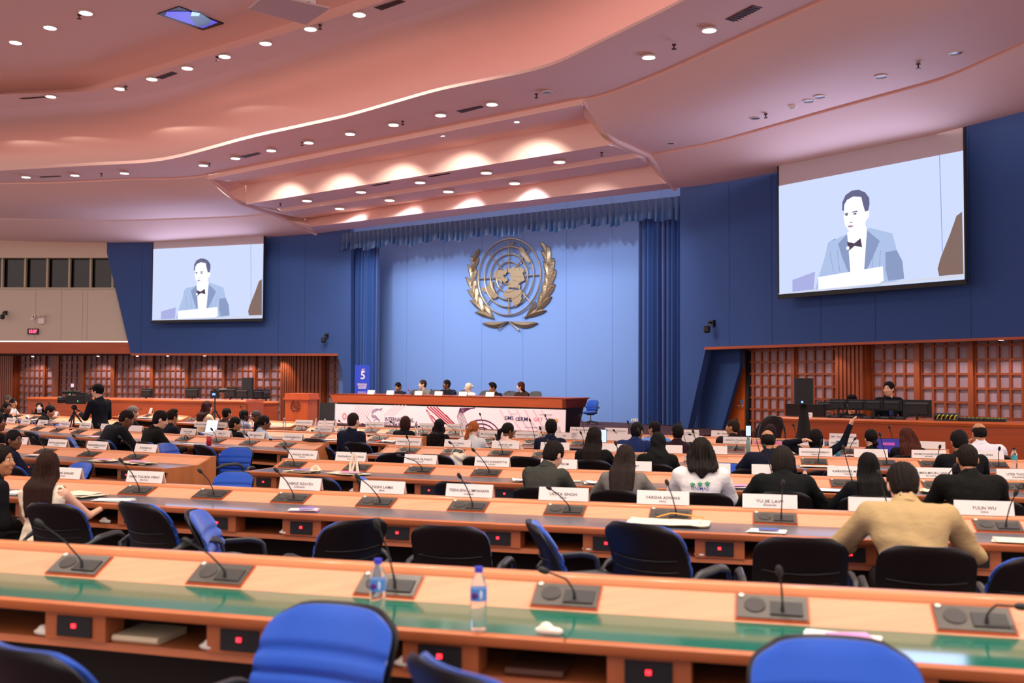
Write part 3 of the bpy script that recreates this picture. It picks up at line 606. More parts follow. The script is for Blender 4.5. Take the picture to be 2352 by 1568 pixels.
mb.build('print_red_stripes', bcol['red'], bn, world=True, smooth=False)
mb = MB()
for r in (46, 78, 108, 140, 172): bline(mb, [(1338+r*math.cos(a)*1.0, 408-r*math.sin(a)*1.0) for a in np.linspace(.2, 2.4, 16) if 408-r*math.sin(a) < 372], 11)
for k in range(4): bline(mb, [(1170+k*4, 136+k*14), (1240+k*12, 136+k*2) if k < 1 else (1310-k*20, 134)], 8)
for k in range(6): bline(mb, [(1165, 132), (1140+k*12, 210), (1160+k*13, 270), (1215+k*4, 315)], 5)
mb.build('print_plum_curves', bcol['plum'], bn, world=True, smooth=False)
mb = MB(); s_ = 1/3.675/F*23.4
put_text(mb, 'INTERNATIONAL', 52*s_, BP(650, 250, .005), [*PDs.d, -.0], [0, 0, 1], 0, width=283*s_*1.2)
flush('print_title_line', bcol['navy'])
put_text(mb, 'YOUTH FORUM', 52*s_, BP(636, 292, .005), [*PDs.d, 0], [0, 0, 1], 0, width=252*s_*1.2)
flush('print_title_line', bcol['navy'])
for a in np.linspace(0, 6.28, 13)[:-1]: bline(mb, [(460+26*math.cos(a), 258+30*math.sin(a)), (460+26*math.cos(a+.5), 258+30*math.sin(a+.5))], 4)
bline(mb, [(438, 268), (455, 285), (480, 285)], 10); flush('print_globe', bcol['navy'])
for tx, x, y, w_, h in (('SIMS', 1576, 234, 72, 36), ('SRM', 1695, 244, 76, 38), ('KNOWLEDGE PARTNER', 1764, 302, 104, 9), ('ASSOCIATE PARTNER', 1885, 196, 98, 9), ('CO-HOST', 1617, 190, 44, 9), ('AIC', 1905, 234, 40, 18)): put_text(mb, tx, h*s_*1.2, BP(x, y, .005), [*PDs.d, 0], [0, 0, 1], 0, width=w_*s_*1.22); flush('print_partner_name', bcol['navy'])
for a in np.linspace(0, 6.28, 11)[:-1]: bline(mb, [(1645+11*math.cos(a), 228+13*math.sin(a)), (1645+11*math.cos(a+.6), 228+13*math.sin(a+.6))], 6)
mb.build('print_round_logo', bcol['navy'], bn, world=True, smooth=False)
mb = MB()
for k in range(6): bline(mb, [(418+k*0, 205-k*8), (432, 172-k*5), (465, 154-k*3), (510-k*2, 132+k*6)], 3.2); bline(mb, [(365+k*5, 190+k*8), (385+k*5, 225+k*5), (440-k*2, 288-k*2)], 3.2)
for k in range(5): bline(mb, [(412+k*3, 200+k*4), (450, 196+k*6), (482+k*2-8, 230), (490-k*5, 290)], 4)
mb.build('print_mauve_figure', bcol['grey'], bn, world=True, smooth=False)
mb = MB()
for x, y, r in ((188, 205, 22), (188, 205, 14), (1812, 346, 14)):
    for a in np.linspace(0, 6.28, 13)[:-1]: bline(mb, [(x+r*.8*math.cos(a), y+r*1.2*math.sin(a)), (x+r*.8*math.cos(a+.5), y+r*1.2*math.sin(a+.5))], 5)
    flush('print_round_logo', bcol['rose'])
put_text(mb, 'GAT', 40*s_, BP(1822, 246, .005), [*PDs.d, 0], [0, 0, 1], 0, width=72*s_*1.2)
flush('print_partner_name', bcol['rose'])
put_text(mb, 'WORLD', 10*s_, BP(236, 196, .005), [*PDs.d, 0], [0, 0, 1], 0, width=40*s_*1.2)
mb.build('print_partner_name', bcol['rose'], bn, world=True, smooth=False)
mb = MB(); bline(mb, [(1728, 345), (1774, 346)], 34); flush('print_orange_logo', bcol['orange'])
mb.prism([BP(1972+17*math.cos(a), 242+20*math.sin(a), .004) for a in np.linspace(0, 6.28, 17)[:-1]], np.array([*(PDs.n*.002), 0])); mb.build('print_orange_logo', bcol['orange'], bn, world=True, smooth=False)
mb = MB(); put_text(mb, 'ICWJ', 26*s_, BP(1751, 355, .008), [*PDs.d, 0], [0, 0, 1], 0, width=38*s_*1.2); mb.build('print_logo_lettering', ink, bn, world=True, smooth=False)
# roll-up banner behind the dais
RB = Plane(PD(830, 900, 26.5), (.97, -.243)); a, b = RB.uv(RB.hit(815, 870))[0], RB.uv(RB.hit(849, 870))[0]; zt_ = RB.hit(832, 838)[2]
rb = thing('roll_up_banner', 'blue roll-up banner with white lettering standing left of the panel', 'banner', RB.pt((a+b)/2, zs))
mb = MB(); mb.prism([RB.pt(a, zs+.06), RB.pt(b, zs+.06), RB.pt(b, zt_), RB.pt(a, zt_)], np.array([*(-RB.n*.01), 0])); mb.build('banner_panel', mat('banner royal blue', '1B3FC4', .5), rb, world=True, smooth=False)
mb = MB(); mb.prism([RB.pt(a-.03, zs), RB.pt(b+.03, zs), RB.pt(b+.03, zs+.08), RB.pt(a-.03, zs+.08)], np.array([*(-RB.n*.15), 0])); mb.build('base', grey_p, rb, world=True, smooth=False)
mb = MB(); k_ = 26.5/F
for tx, y, w_, h in (('INTERNATIONAL', 884, 23, 4.2), ('YOUTH FORUM', 888.6, 20, 4.2), ('EMPOWERING YOUTH', 901.5, 20, 2.6), ('UPHOLDING RIGHTS', 905, 20, 2.6)): put_text(mb, tx, h*k_*1.3, RB.pt((a+b)/2, RB.hit(832, y)[2], .004), [*RB.d, 0], [0, 0, 1], 0, width=w_*k_*1.02)
put_text(mb, '5', 26*k_, RB.pt((a+b)/2+.02, RB.hit(832, 870)[2], .004), [*RB.d, 0], [0, 0, 1], 0)
for q_ in range(5): z_ = RB.hit(832, 846+q_*2.2)[2]; mb.prism([RB.pt((a+b)/2-.02, z_-.03, .004), RB.pt((a+b)/2+.1, z_, .004), RB.pt((a+b)/2-.01, z_-.015, .004)], np.array([*(RB.n*.002), 0]))
mb.prism([RB.pt(a+.1, RB.hit(832, 890)[2], .004), RB.pt(b-.1, RB.hit(832, 890)[2], .004), RB.pt(b-.1, RB.hit(832, 891.8)[2], .004), RB.pt(a+.1, RB.hit(832, 891.8)[2], .004)], np.array([*(RB.n*.002), 0]))
mb.build('banner_lettering', white_p, rb, world=True, smooth=False)
# ---------------- projection screens ----------------
def scol(n, c, e=1.0): return mat('projected '+n, '202020', .9, spec=0, emit=c, est=e*.76)
pic = [scol('pale blue', 'CAD6FA', 1.16), scol('lavender', 'B2B6EC', 1.0), scol('jacket', 'AEC2E8', 1.1), scol('white', 'F4F8FF', 1.3), scol('hair', '73749A', .85), scol('skin', 'F0F0FE', 1.25), scol('dark tie', '5E5068', .8), scol('brown', '927870', .85), scol('line', '9AA8DC', .9), scol('jacket dark', '93A5D0', .95), scol('table white', 'DCE0EE', 1.0), scol('lip', 'C498B8', .9)]
fig = [(9, [(1000, 460), (950, 490), (925, 590), (880, 740), (855, 828), (980, 826), (985, 640)]), (2, [(1085, 430), (955, 488), (925, 590), (880, 735), (855, 828), (1300, 805), (1495, 750), (1480, 620), (1440, 540), (1410, 425), (1250, 385)]),
 (9, [(1360, 560), (1440, 545), (1482, 625), (1495, 750), (1380, 765), (1360, 680)]), (9, [(1085, 430), (1020, 500), (1050, 600), (1110, 740), (1118, 740), (1098, 560)]), (9, [(1225, 400), (1320, 480), (1250, 640), (1205, 720)]),
 (3, [(1085, 420), (1215, 360), (1228, 400), (1205, 722), (1112, 745), (1098, 560)]), (5, [(1066, 262), (1066, 220), (1085, 185), (1130, 158), (1190, 162), (1203, 215), (1217, 262), (1243, 262), (1246, 300), (1220, 335), (1213, 370), (1185, 405), (1130, 428), (1100, 412), (1073, 370), (1060, 310)]),
 (4, [(1050, 258), (1052, 200), (1075, 150), (1120, 118), (1170, 112), (1215, 130), (1245, 170), (1247, 215), (1238, 262), (1215, 268), (1200, 215), (1188, 163), (1130, 160), (1085, 185), (1065, 220), (1062, 264)]),
 (4, [(1066, 284), (1092, 276), (1096, 282), (1068, 291)]), (4, [(1122, 270), (1158, 262), (1162, 270), (1124, 277)]), (6, [(1074, 290), (1090, 286), (1092, 296), (1076, 299)]), (6, [(1132, 283), (1152, 278), (1156, 288), (1134, 292)]), (11, [(1092, 373), (1112, 366), (1138, 372), (1112, 384), (1094, 380)]), (4, [(1108, 345), (1128, 343), (1126, 348), (1110, 349)]),
 (6, [(1088, 485), (1140, 497), (1185, 460), (1197, 525), (1142, 515), (1100, 552)]), (3, [(1084, 520), (1104, 520), (1104, 542), (1084, 542)]), (3, [(882, 740), (1345, 662), (1352, 765), (1305, 790), (883, 828)]), (7, [(1916, 270), (1876, 300), (1830, 430), (1762, 600), (1740, 680), (1752, 732), (1926, 716)]),
 (8, [(1750, -300), (1755, -300), (1778, 560), (1773, 560)]), (1, [(697, 760), (860, 700), (850, 828), (697, 845)]), (10, [(598, 858), (1926, 720), (1926, 738), (598, 874)])]
PRs = Plane(PR.o+PR.n*.38, PR.d)
def uvR(X, Y): return PRs.uv(PRs.hit(1600+X/3.128, 400+Y/3.128))
ua0 = PRs.uv(PRs.hit(1790, 550))[0]; ub0 = PRs.uv(PRs.hit(2216, 550))[0]; zb0 = PRs.hit(1790, 676)[2]; zt0 = PRs.hit(1790, 427)[2]; Wd = ub0-ua0; Hd = zt0-zb0
def norm(X, Y): u, v = uvR(X, Y); return (u-ua0)/Wd, (v-zb0)/Hd
def screen(label, pl, xa, xb, yb, yt, ytop):
    a, b = pl.uv(pl.hit(xa, 600))[0], pl.uv(pl.hit(xb, 600))[0]; zb_, zt_, zu = pl.hit(xa, yb)[2], pl.hit(xa, yt)[2], 6.3
    t = thing('projection_screen', label, 'projection screen', pl.pt((a+b)/2, zb_))
    mb = MB(); mb.prism([pl.pt(a, zb_), pl.pt(b, zb_), pl.pt(b, zu), pl.pt(a, zu)], np.array([*(-pl.n*.02), 0])); mb.build('screen_fabric', mat('screen fabric', 'CDBFC6', .8), t, world=True, smooth=False)
    mb = MB(); w_ = .035
    for q in ([(a-w_, zb_-w_), (a, zb_-w_), (a, zu), (a-w_, zu)], [(b, zb_-w_), (b+w_, zb_-w_), (b+w_, zu), (b, zu)], [(a-w_, zb_-.09), (b+w_, zb_-.09), (b+w_, zb_), (a-w_, zb_)]): mb.prism([pl.pt(u, z, .012) for u, z in q], np.array([*(-pl.n*.05), 0]))
    mb.build('black_border', blk2, t, world=True, smooth=False)
    mb = MB(); mb.prism([pl.pt(a, zb_, .004), pl.pt(b, zb_, .004), pl.pt(b, zt_, .004), pl.pt(a, zt_, .004)], np.array([*(-pl.n*.003), 0]), 0)
    for li, (ci, pts) in enumerate(fig):
        q = []
        for X, Y in pts: u, v = norm(X, Y); q.append(pl.pt(a+(b-a)*min(max(u, 0), 1), zb_+(zt_-zb_)*min(max(v, 0), 1), .006+.0015*li))
        mb.prism(q, np.array([*(-pl.n*.001), 0]), ci)
    for k in range(9):
        x = 960+k*52; q = []
        for X, Y in ((x, 500+abs(x-1160)*.3), (x+3, 500+abs(x-1160)*.3), (x+8-(x-1160)*.1, 700), (x+5-(x-1160)*.1, 700)): u, v = norm(X, Y); q.append(pl.pt(a+(b-a)*u, zb_+(zt_-zb_)*v, .011))
        mb.prism(q, np.array([*(-pl.n*.001), 0]), 8)
    mb.build('projected_picture', pic, t, world=True, smooth=False, label='bright picture of a speaker in a striped jacket and bow tie')
    c = pl.pt((a+b)/2, (zb_+zt_)/2, .12); o = lamp('AREA', c, 85, (.58, .62, 1), (abs(b-a), abs(zt_-zb_)), c+np.array([*pl.n, 0]), None, .5, 'screen_light')
    o.data.spread = math.radians(170); return t
PLs = Plane(PL.o+PL.n*.35, PL.d)
S1 = screen('large projection screen on the right blue wall', PRs, 1790, 2216, 676, 427, 395)
S2 = screen('smaller-looking projection screen on the left blue wall', PLs, 352, 605, 735.5, 572, 556)
# ================= desk rows =================
class Row:
    def __init__(s, px, deg=2, z=.745, sh=0.0):
        pts = np.array([P(x, y, z) for x, y in px]); s.c = np.polyfit(pts[:, 0], pts[:, 1], deg if len(px) > 3 else 1); s.x0, s.x1 = pts[0, 0], pts[-1, 0]; s.sh = sh
        n = max(8, int((s.x1-s.x0)/.15)); s.X = np.linspace(s.x0-2.5, s.x1+2.5, n*3)
    def near(s, x):
        xc = min(max(x, s.x0), s.x1); y = np.polyval(s.c, xc); m = np.polyval(np.polyder(s.c), xc); return np.array([x, y+m*(x-xc), 0.])
    def nrm(s, x):
        xc = min(max(x, s.x0), s.x1); m = np.polyval(np.polyder(s.c), xc); n = np.array([-m, 1, 0.]); return n/np.linalg.norm(n)
    def tan(s, x): n = s.nrm(x); return np.array([n[1], -n[0], 0])
    def at(s, x, d, z=0): p = s.near(x)+s.nrm(x)*d; p[2] = z; return p
    def solve(s, px, d, z):
        lo, hi = s.x0-4, s.x1+4
        for _ in range(40):
            m = (lo+hi)/2
            if proj(s.at(m, d, z))[0] < px: lo = m
            else: hi = m
        return (lo+hi)/2
    def ang(s, x): n = s.nrm(x); return math.atan2(n[1], n[0])-math.pi/2
def sweep(mb, row, xs, poly, m=0, caps=True):
    rings = [[row.at(x, d, z) for d, z in poly] for x in xs]; mb.loft(rings[::-1], m, True, caps)
ROWS = {}
def desk_row(key, px, label, pad=inlay, ends=(True, True), bins=None, ext=(0, 0), deg=2, front=wood_side):
    r = Row(px, deg); ROWS[key] = r; r.hs = hs = 1.0 if key == 'A' else .72; xa, xb = r.x0-ext[0], r.x1+ext[1]; n = max(3, int((xb-xa)/.25)); xs = np.linspace(xa, xb, n)
    c = r.at((xa+xb)/2, .3); t = thing('conference_desk', label, 'desk', c, group='curved rows of delegate desks'); r.obj = t
    mb = MB(); sweep(mb, r, xs, [(.46, .745), (.61, .745+.08*hs), (.61, .72+.08*hs), (.46, .72)]); mb.build('desk_top', wood_top, t, world=True, ang=20)
    mb = MB(); sweep(mb, r, xs, [(d_, .745+(z_-.745)*hs) for d_, z_ in [(.615, .825), (.62, .852), (.63, .86), (.68, .86), (.69, .85)]]+[(.69, .74+.08*hs), (.615, .72+.08*hs)]); mb.build('back_ledge', mat('ledge veneer', 'D98A58', .35, coat=.2), t, world=True, ang=50)
    mb = MB(); sweep(mb, r, xs, [(.035, .746), (.46, .746), (.46, .72), (.035, .72)]); mb.build('desk_pad', pad, t, world=True, ang=20)
    mb = MB(); sweep(mb, r, xs, [(0, .742), (.008, .748), (.035, .748), (.035, .705), (.005, .705), (0, .712)]); mb.build('front_edge', wood_dk, t, world=True, ang=50)
    mb = MB(); sweep(mb, r, xs, [(.05, .585), (.40, .585), (.40, .56), (.045, .555)]); mb.build('shelf', wood_dk, t, world=True, ang=20)
    mb = MB(); sweep(mb, r, xs, [(.655, .73+.07*hs), (.685, .73+.07*hs), (.685, .03), (.655, .03)], 0); mb.build('back_panel', front, t, world=True, ang=20)
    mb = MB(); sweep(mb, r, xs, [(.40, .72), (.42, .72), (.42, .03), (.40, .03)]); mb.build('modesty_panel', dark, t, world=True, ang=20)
    for e, x in ((0, xa), (1, xb)):
        if ends[e]:
            mb = MB(); q = [r.at(x, d, z) for d, z in [(0, .745), (.46, .748), (.61, .748+.08*hs), (.62, .745+.115*hs), (.70, .745+.115*hs), (.70, .02), (.05, .02), (.05, .70), (0, .70)]]; mb.prism(q, r.tan(x)*(.03 if e else -.03)); mb.build('end_panel', wood_side, t, world=True, smooth=False)
    if bins is not None:
        for x in bins:
            x = r.solve(x, .0, .64); rz = r.ang(x); s_ = MB(); c = r.at(x, .10, .645); s_.box(c, (.30, .12, .115), rz=rz); b = s_.build('socket_box', wood_dk, t, world=True, smooth=False)
            s_ = MB(); s_.box(c-r.nrm(x)*.063-np.array([0, 0, 0]), (.17, .012, .085), rz=rz); o = s_.build('socket_plate', blk2, None, smooth=False)
            o.parent = b; o.location = -Vector(t.location)
            s_ = MB(); s_.box(c-r.nrm(x)*.071+np.array([0, 0, .004]), (.019, .006, .016), rz=rz); o = s_.build('red_indicator', redled, None, smooth=False); o.parent = b; o.location = -Vector(t.location)
            for q in (-.09, .62):
                mb = MB()
    return r
Ax = [(0, 1375), (587, 1419), (915, 1447), (1200, 1467), (1736, 1503), (2095, 1529), (2352, 1545)]
desk_row('A', Ax, 'nearest desk row with a green glass writing strip and no name cards', glass_pad, (False, False), [157, 539, 1003, 1487, 2050], (1.6, 1.2))
desk_row('B', [(0, 1140), (196, 1151), (398, 1168), (600, 1182), (1200, 1199), (1500, 1216), (1750, 1230), (1931, 1238), (2352, 1254)], 'second desk row from the camera, with the largest white name cards', inlay, (True, True), [-90, 60, 300, 492, 686, 908, 1140, 1390, 1652, 1955, 2240], (1.6, 1.2))
desk_row('C', [(564, 1083), (828, 1094), (1020, 1104), (1204, 1113), (1504, 1122), (1889, 1132), (2352, 1144)], 'third desk row from the camera, right of the aisle', inlay, (True, False), [600, 838, 982, 1156, 1340, 1508, 1700, 1885, 2110], (0, .6))
desk_row('CL', [(-40, 1046), (153, 1060), (298, 1070), (372, 1076)], 'third desk row left of the aisle, ending in an orange wood panel', inlay, (False, True), [60, 170, 284], (1.6, 0), 1)
desk_row('D', [(835, 1044), (1060, 1054), (1241, 1061), (1550, 1069), (1826, 1074), (2107, 1080), (2352, 1088)], 'fourth desk row from the camera, right of the aisle', inlay, (True, False), [900, 1060, 1200, 1390, 1560, 1740, 1930, 2090], (0, .6))
desk_row('DL', [(0, 990), (92, 998), (236, 1008), (402, 1021), (483, 1026), (664, 1037)], 'fourth desk row left of the aisle, ending behind the tall black chairs', inlay, (False, True), [203, 330, 405, 500, 650], (1.2, 0))
desk_row('EL', [(452, 999), (600, 1006), (746, 1013), (911, 1020)], 'short desk row in the middle with a red bag lying on its right end', inlay, (True, True), [520, 700, 884], (0, 0), 1)
desk_row('ER', [(1095, 1024), (1308, 1030), (1550, 1037), (1690, 1045), (1965, 1049), (2180, 1056)], 'fifth desk row from the camera on the right side', inlay, (True, True), [1120, 1260, 1450], (0, 0), 1)
desk_row('F', [(655, 989), (850, 999), (1036, 1007), (1304, 1012), (1580, 1020), (1790, 1026), (1918, 1030)], 'front desk row nearest to the stage banner', inlay, (True, True), [1036, 1180], (0, 0), 1)
desk_row('FL', [(-60, 958), (60, 966), (213, 977)], 'front desk row at far left covered with papers', inlay, (False, True), None, (.4, 0), 1)
desk_row('GL', [(400, 970), (520, 976), (620, 982)], 'short front desk row beneath the left projection screen', inlay, (True, True), None, (0, 0), 1)
desk_row('HL', [(255, 956), (310, 961), (365, 966)], 'small desk with white papers in front of the left console', inlay, (True, True), None, (0, 0), 1)
ROWTXT = {'A': 'nearest desk row', 'B': 'second desk row', 'C': 'third desk row right of aisle', 'CL': 'third desk row left of aisle', 'D': 'fourth desk row right of aisle', 'DL': 'fourth desk row left of aisle', 'EL': 'short middle desk row', 'ER': 'fifth desk row on the right', 'F': 'front desk row facing the banner', 'FL': 'front desk row at far left', 'GL': 'short desk row under left screen', 'HL': 'small desk before the left console', 'S': 'dais'}
# dividers between shelf bays
# ---------------- microphones ----------------
def mic(key, px, head=None, i=0, txt='', n=1, dd=.535):
    r = ROWS[key]; x = r.solve(px, dd, .77); base = r.at(x, dd, .745+(dd-.46)/.15*.08*r.hs+.004); rz = r.ang(x)
    t = thing('microphone_unit', 'gooseneck microphone on a grey panel, %s, %s' % (ROWTXT[key], txt), 'microphone', base, rz, 'desk microphones')
    tl = math.atan(.08*r.hs/.15); Rm = np.array(Matrix.Rotation(tl, 3, 'X'))
    def tp(mb, c, d, m=0): mb.box(np.array(c) @ Rm.T, d, m, rx=tl)
    mb = MB(); tp(mb, (0, 0, .002), (.27, .135, .012)); mb.build('panel', unit_m, t, smooth=False)
    mb = MB(); tp(mb, (0, 0, -.001), (.284, .150, .008)); mb.build('surround', wood_red, t, smooth=False)
    mb = MB(); tp(mb, (.055, -.010, .010), (.125, .075, .008)); mb.build('control_plate', unit_d, t, smooth=False)
    mb = MB(); mb.lathe([(.042, 0), (.042, .004), (.03, .006)], np.array((-.065, .005, .008)) @ Rm.T, 0, 20, Rm); mb.build('speaker_grille', mat('grille', '3F3A37', .6), t)
    mb = MB(); mb.lathe([(.011, 0), (.011, .005)], np.array((-.118, .058, .008)) @ Rm.T, 0, 12, Rm); mb.build('indicator', mat('pale cap', 'D8D4C6', .4), t)
    b = np.array((.04, -.03, .012)) @ Rm.T
    if head is None: h = np.array((-.03, -.05, .30))
    else:
        bw = proj(base+np.array([b[0]*math.cos(rz)-b[1]*math.sin(rz), b[0]*math.sin(rz)+b[1]*math.cos(rz), b[2]]))
        hw = PD(head[0], head[1], base[1]-.06)-base; c_, s_ = math.cos(-rz), math.sin(-rz); h = np.array([hw[0]*c_-hw[1]*s_, hw[0]*s_+hw[1]*c_, hw[2]])
        L = np.linalg.norm(h-b)
        if L > .52: h = b+(h-b)*.52/L
    mid = b*.45+h*.55+np.array([0, .02, .02]) if h[2]-b[2] > .15 else b*.7+h*.3+np.array([0, 0, .05])
    path = [b, b+(0, 0, .03), b*.75+mid*.25+np.array([0, .0, .025]), mid, mid*.4+h*.6, h]
    ps = resample(path, 10); mb = MB(); mb.tube(ps, [.008, .007]+[.0042]*8, n=7); mb.build('gooseneck', blk, t)
    d = ps[-1]-ps[-2]; d /= np.linalg.norm(d)+1e-9; mb = MB(); mb.tube([h-d*.005, h+d*.005, h+d*.02, h+d*.035, h+d*.042], [.008, .013, .0145, .012, .005], n=10); mb.build('foam_tip', blk2, t)
MICS = {'A': [(182, 97, 1205), (507, 437, 1247), (893, 869, 1211), (1301, 1257, 1313), (1773, 1791, 1321), (2236, 2334, 1392)],
 'B': [(316, 281, 1061), (486, 463, 1085), (669, 638, 1083), (865, 825, 1097), (1076, 1058, 1097), (1298, 1265, 1123), (1540, 1534, 1113), (1780, 1798, 1115), (2030,), (2292, 2331, 1137)],
 'C': [(672, 656, 1030), (821, 799, 1032), (964, 920, 1047), (1117, 1090, 1036), (1270,), (1425,), (1590,), (1765,), (1945,), (2158, 2190, 1073), (2336, 2330, 1135)],
 'CL': [(104, 80, 1007), (205, 172, 1003), (311, 278, 1006)],
 'D': [(937, 936, 1006), (1040, 1036, 1018), (1149, 1141, 1003), (1250,), (1365,), (1475,), (1600,), (1740,), (1870, 1886, 1016), (2027,), (2143, 2158, 1029), (2283, 2295, 1033)],
 'DL': [(46, 37, 958), (87, 64, 961), (132, 107, 975), (181, 165, 985), (232, 228, 978), (424, 429, 1003), (497, 488, 988), (573, 569, 1001), (656, 625, 1009)],
 'EL': [(480, 486, 985), (560,), (736, 720, 989), (870, 850, 1000)], 'ER': [(1129, 1137, 1013), (1225,), (1335, 1335, 996), (1450,), (1570,), (1687, 1690, 1028), (1830,), (1945, 1962, 1010), (2050,)],
 'F': [(691, 701, 979), (790, 781, 968), (852, 835, 974), (908, 899, 970), (969, 964, 980), (1043, 1023, 973), (1110,), (1190, 1187, 990), (1260,), (1340,), (1412, 1412, 990), (1500,), (1590, 1587, 998), (1700,), (1800,), (1900, 1941, 1012)],
 'FL': [(40,), (80, 75, 945), (120,)], 'GL': [(440, 455, 963), (560,)], 'HL': [(270, 273, 939), (300, 287, 938), (340, 325, 940)]}
for k_, L in MICS.items():
    for i, q in enumerate(L): mic(k_, q[0], q[1:] if len(q) > 1 else None, i, '%s from the left' % ORD[i])
# ---------------- name cards ----------------
def card(key, px, name, sub, txt, w=.345, h=.085, d=.655, z=.862, rz_off=0, base=None, bold=1.0):
    if base is None:
        r = ROWS[key]; z = .745+.115*r.hs+.002; x = r.solve(px, d, z); p = r.at(x, d, z); rz = r.ang(x)
    else: p, rz = base
    t = thing('name_card', 'white name card ' + txt, 'name card', p, rz+rz_off, 'folded name cards')
    mb = MB(); q = .026
    for s_ in (-1, 1): mb.prism([(-w/2, s_*q, 0), (w/2, s_*q, 0), (w/2, 0, h), (-w/2, 0, h)], (0, s_*.003, .001))
    mb.build('folded_card', white_p, t, smooth=False)
    mb = MB(); n = np.array([0, -q, -h]); n /= np.linalg.norm(n); uy = -n; o = lambda zz: np.array([0, -q*(1-zz/h)-.0052, zz])
    if name:
        hs = .028; wn = min(w*.86, len(name)*.0178); put_text(mb, name, hs, o(h*.42), (1, 0, 0), uy, 0, width=wn)
    if sub: put_text(mb, sub, .016, o(h*.19), (1, 0, 0), uy, 0, width=min(w*.5, len(sub)*.0095))
    if name or sub: mb.build('lettering', ink, t, smooth=False)
    return t
CARDS = {'B': [(150, 'OMKAR SANGAR', 'INDIA'), (335, 'AIDA YULIANI VIRAT', 'MALAYSIA'), (691, 'TABRIZ RZAYEV', 'AZERBAIJAN'), (880, 'TASHI LAMA', 'NEPAL'), (1079, 'TEENUENG LIMPANAPA', 'THAILAND'), (1295, 'UDITA SINGH', 'INDIA'), (1523, 'VARSHA ASWANI', 'INDIA'), (1768, 'YU JIE LAW', 'SINGAPORE'), (2014, 'YUE', ''), (2259, 'YULIN WU', 'CHINA')],
 'CL': [(45, 'SAPA', ''), (134, 'PRATTIKA FUNATSUPHAN', 'MALAYSIA'), (225, 'PRASANNA INDIKA JAYALATH', 'SRI LANKA'), (337, 'STANFORD GU', 'CHINA')],
 'C': [(697, 'CHALISA HONKLUN', 'THAILAND'), (807, 'PANISARA KLOMCHAN', 'THAILAND'), (967, 'PANIDA SILPAKIT', 'THAILAND'), (1131, 'PHUSADA KONGKETYAI', 'THAILAND'), (1284, 'SUKANAPIROM', ''), (1453, 'PRASERT', ''), (1632, 'I', ''), (1773, 'P', ''), (1948, 'KARNSINEE METEE', 'THAILAND'), (2137, 'RASHMIKA MIYURU LANKA', 'SRI LANKA'), (2338, 'UTER THOMAS', 'PHILIPPINES')],
 'DL': [(27, 'NAZLIN ZARA', 'INDIA'), (61, 'ALVAN KADIR', ''), (100, 'AJ ZAIDAN', 'INDIA'), (150, 'RITTANASIRI SHRESTHA', 'NEPAL'), (198, 'NAMEERAH MAHLIZA', 'MALAYSIA'), (247, '', ''), (313, '', ''), (434, 'JULIUS ARJA', 'PHILIPPINES'), (512, 'JIJIA SU', 'CHINA'), (589, 'JIMEA BERNACHE', 'SAMOA'), (674, 'CHARLOTTE AMALIE FUSCH', 'GERMANY')],
 'D': [(939, 'PORNWAPA KAEOYONG', 'THAILAND'), (1052, 'JIAYI WANG', 'CHINA'), (1162, 'JAEHAK LEE', 'SOUTH KOREA'), (1275, '', ''), (1405, '', ''), (1532, '', ''), (1634, '', ''), (1873, 'OUWANISH KAZBEKOV', 'UZBEKISTAN'), (2000, 'G', ''), (2133, 'DEPARTMENT OF YOUTH AND SOCIAL AFFAIRS', 'SRI LANKA'), (2265, 'HEI WON', '')],
 'EL': [(466, 'MR. SURYA KUMARI', ''), (504, 'MS. TANISHA PAUL', ''), (744, 'Mr. Sundar Joshi', 'Asian Youth Council')],
 'ER': [(1129, 'Mr. Guna Siwatkumarn', 'Thailand'), (1212, 'MANISHA JANARTHANAN', 'INDIA'), (1297, 'VIK', ''), (1342, '', ''), (1422, '', ''), (1585, '', ''), (1693, 'ARSHIYA THAPLIYAL', 'INDIA'), (1860, 'KENNETH', ''), (1938, 'SARAH FATIMA SIDDIQUI', 'INDIA'), (2135, '', '')],
 'F': [(699, 'Mr. Jose Carlos Martin', ''), (752, 'Mr. Fabian Romero', ''), (862, 'Mrs. Alma Rosa Zunam', 'Mexico'), (985, 'H.E. Ms. Sara Julian Thomas Silvio', 'Minister'), (1047, 'Dr. Emmanuelle', 'Samoa'), (1262, 'Mr.', ''), (1335, 'Prof. Ma. Richard Rubin', ''), (1416, 'Mr. Sunny Sandhwani', 'India'), (1578, 'Mr. Pratik Yashwardhan', 'India'), (1662, 'Mr. Dinesh', ''), (1936, 'Mr. Ryan Vianello', 'Italy')],
 'FL': [(128, '', '')], 'HL': [(325, '', ''), (346, '', ''), (335, '', '')]}
HINT = {('B', 7): 'with SINGAPORE under the name', ('B', 9): 'with CHINA under the name', ('B', 3): 'with NEPAL under the name', ('B', 2): 'with AZERBAIJAN under the name', ('D', 2): 'reading SOUTH KOREA', ('D', 7): 'reading UZBEKISTAN'}
for k_, L in CARDS.items():
    for i, (px, nm, sub) in enumerate(L):
        near_ = k_ in ('B',)
        card(k_, px, nm, sub, 'on the %s, %s' % (ROWTXT[k_], '%s from the left' % ORD[i]) if (k_, i) not in HINT else 'on the %s %s' % (ROWTXT[k_], HINT[(k_, i)]), w=.355 if k_ in 'BCD' or k_ in ('CL', 'DL') else (.22 if k_ in ('HL', 'FL') else .36), h=.09 if k_ not in ('HL',) else .12)
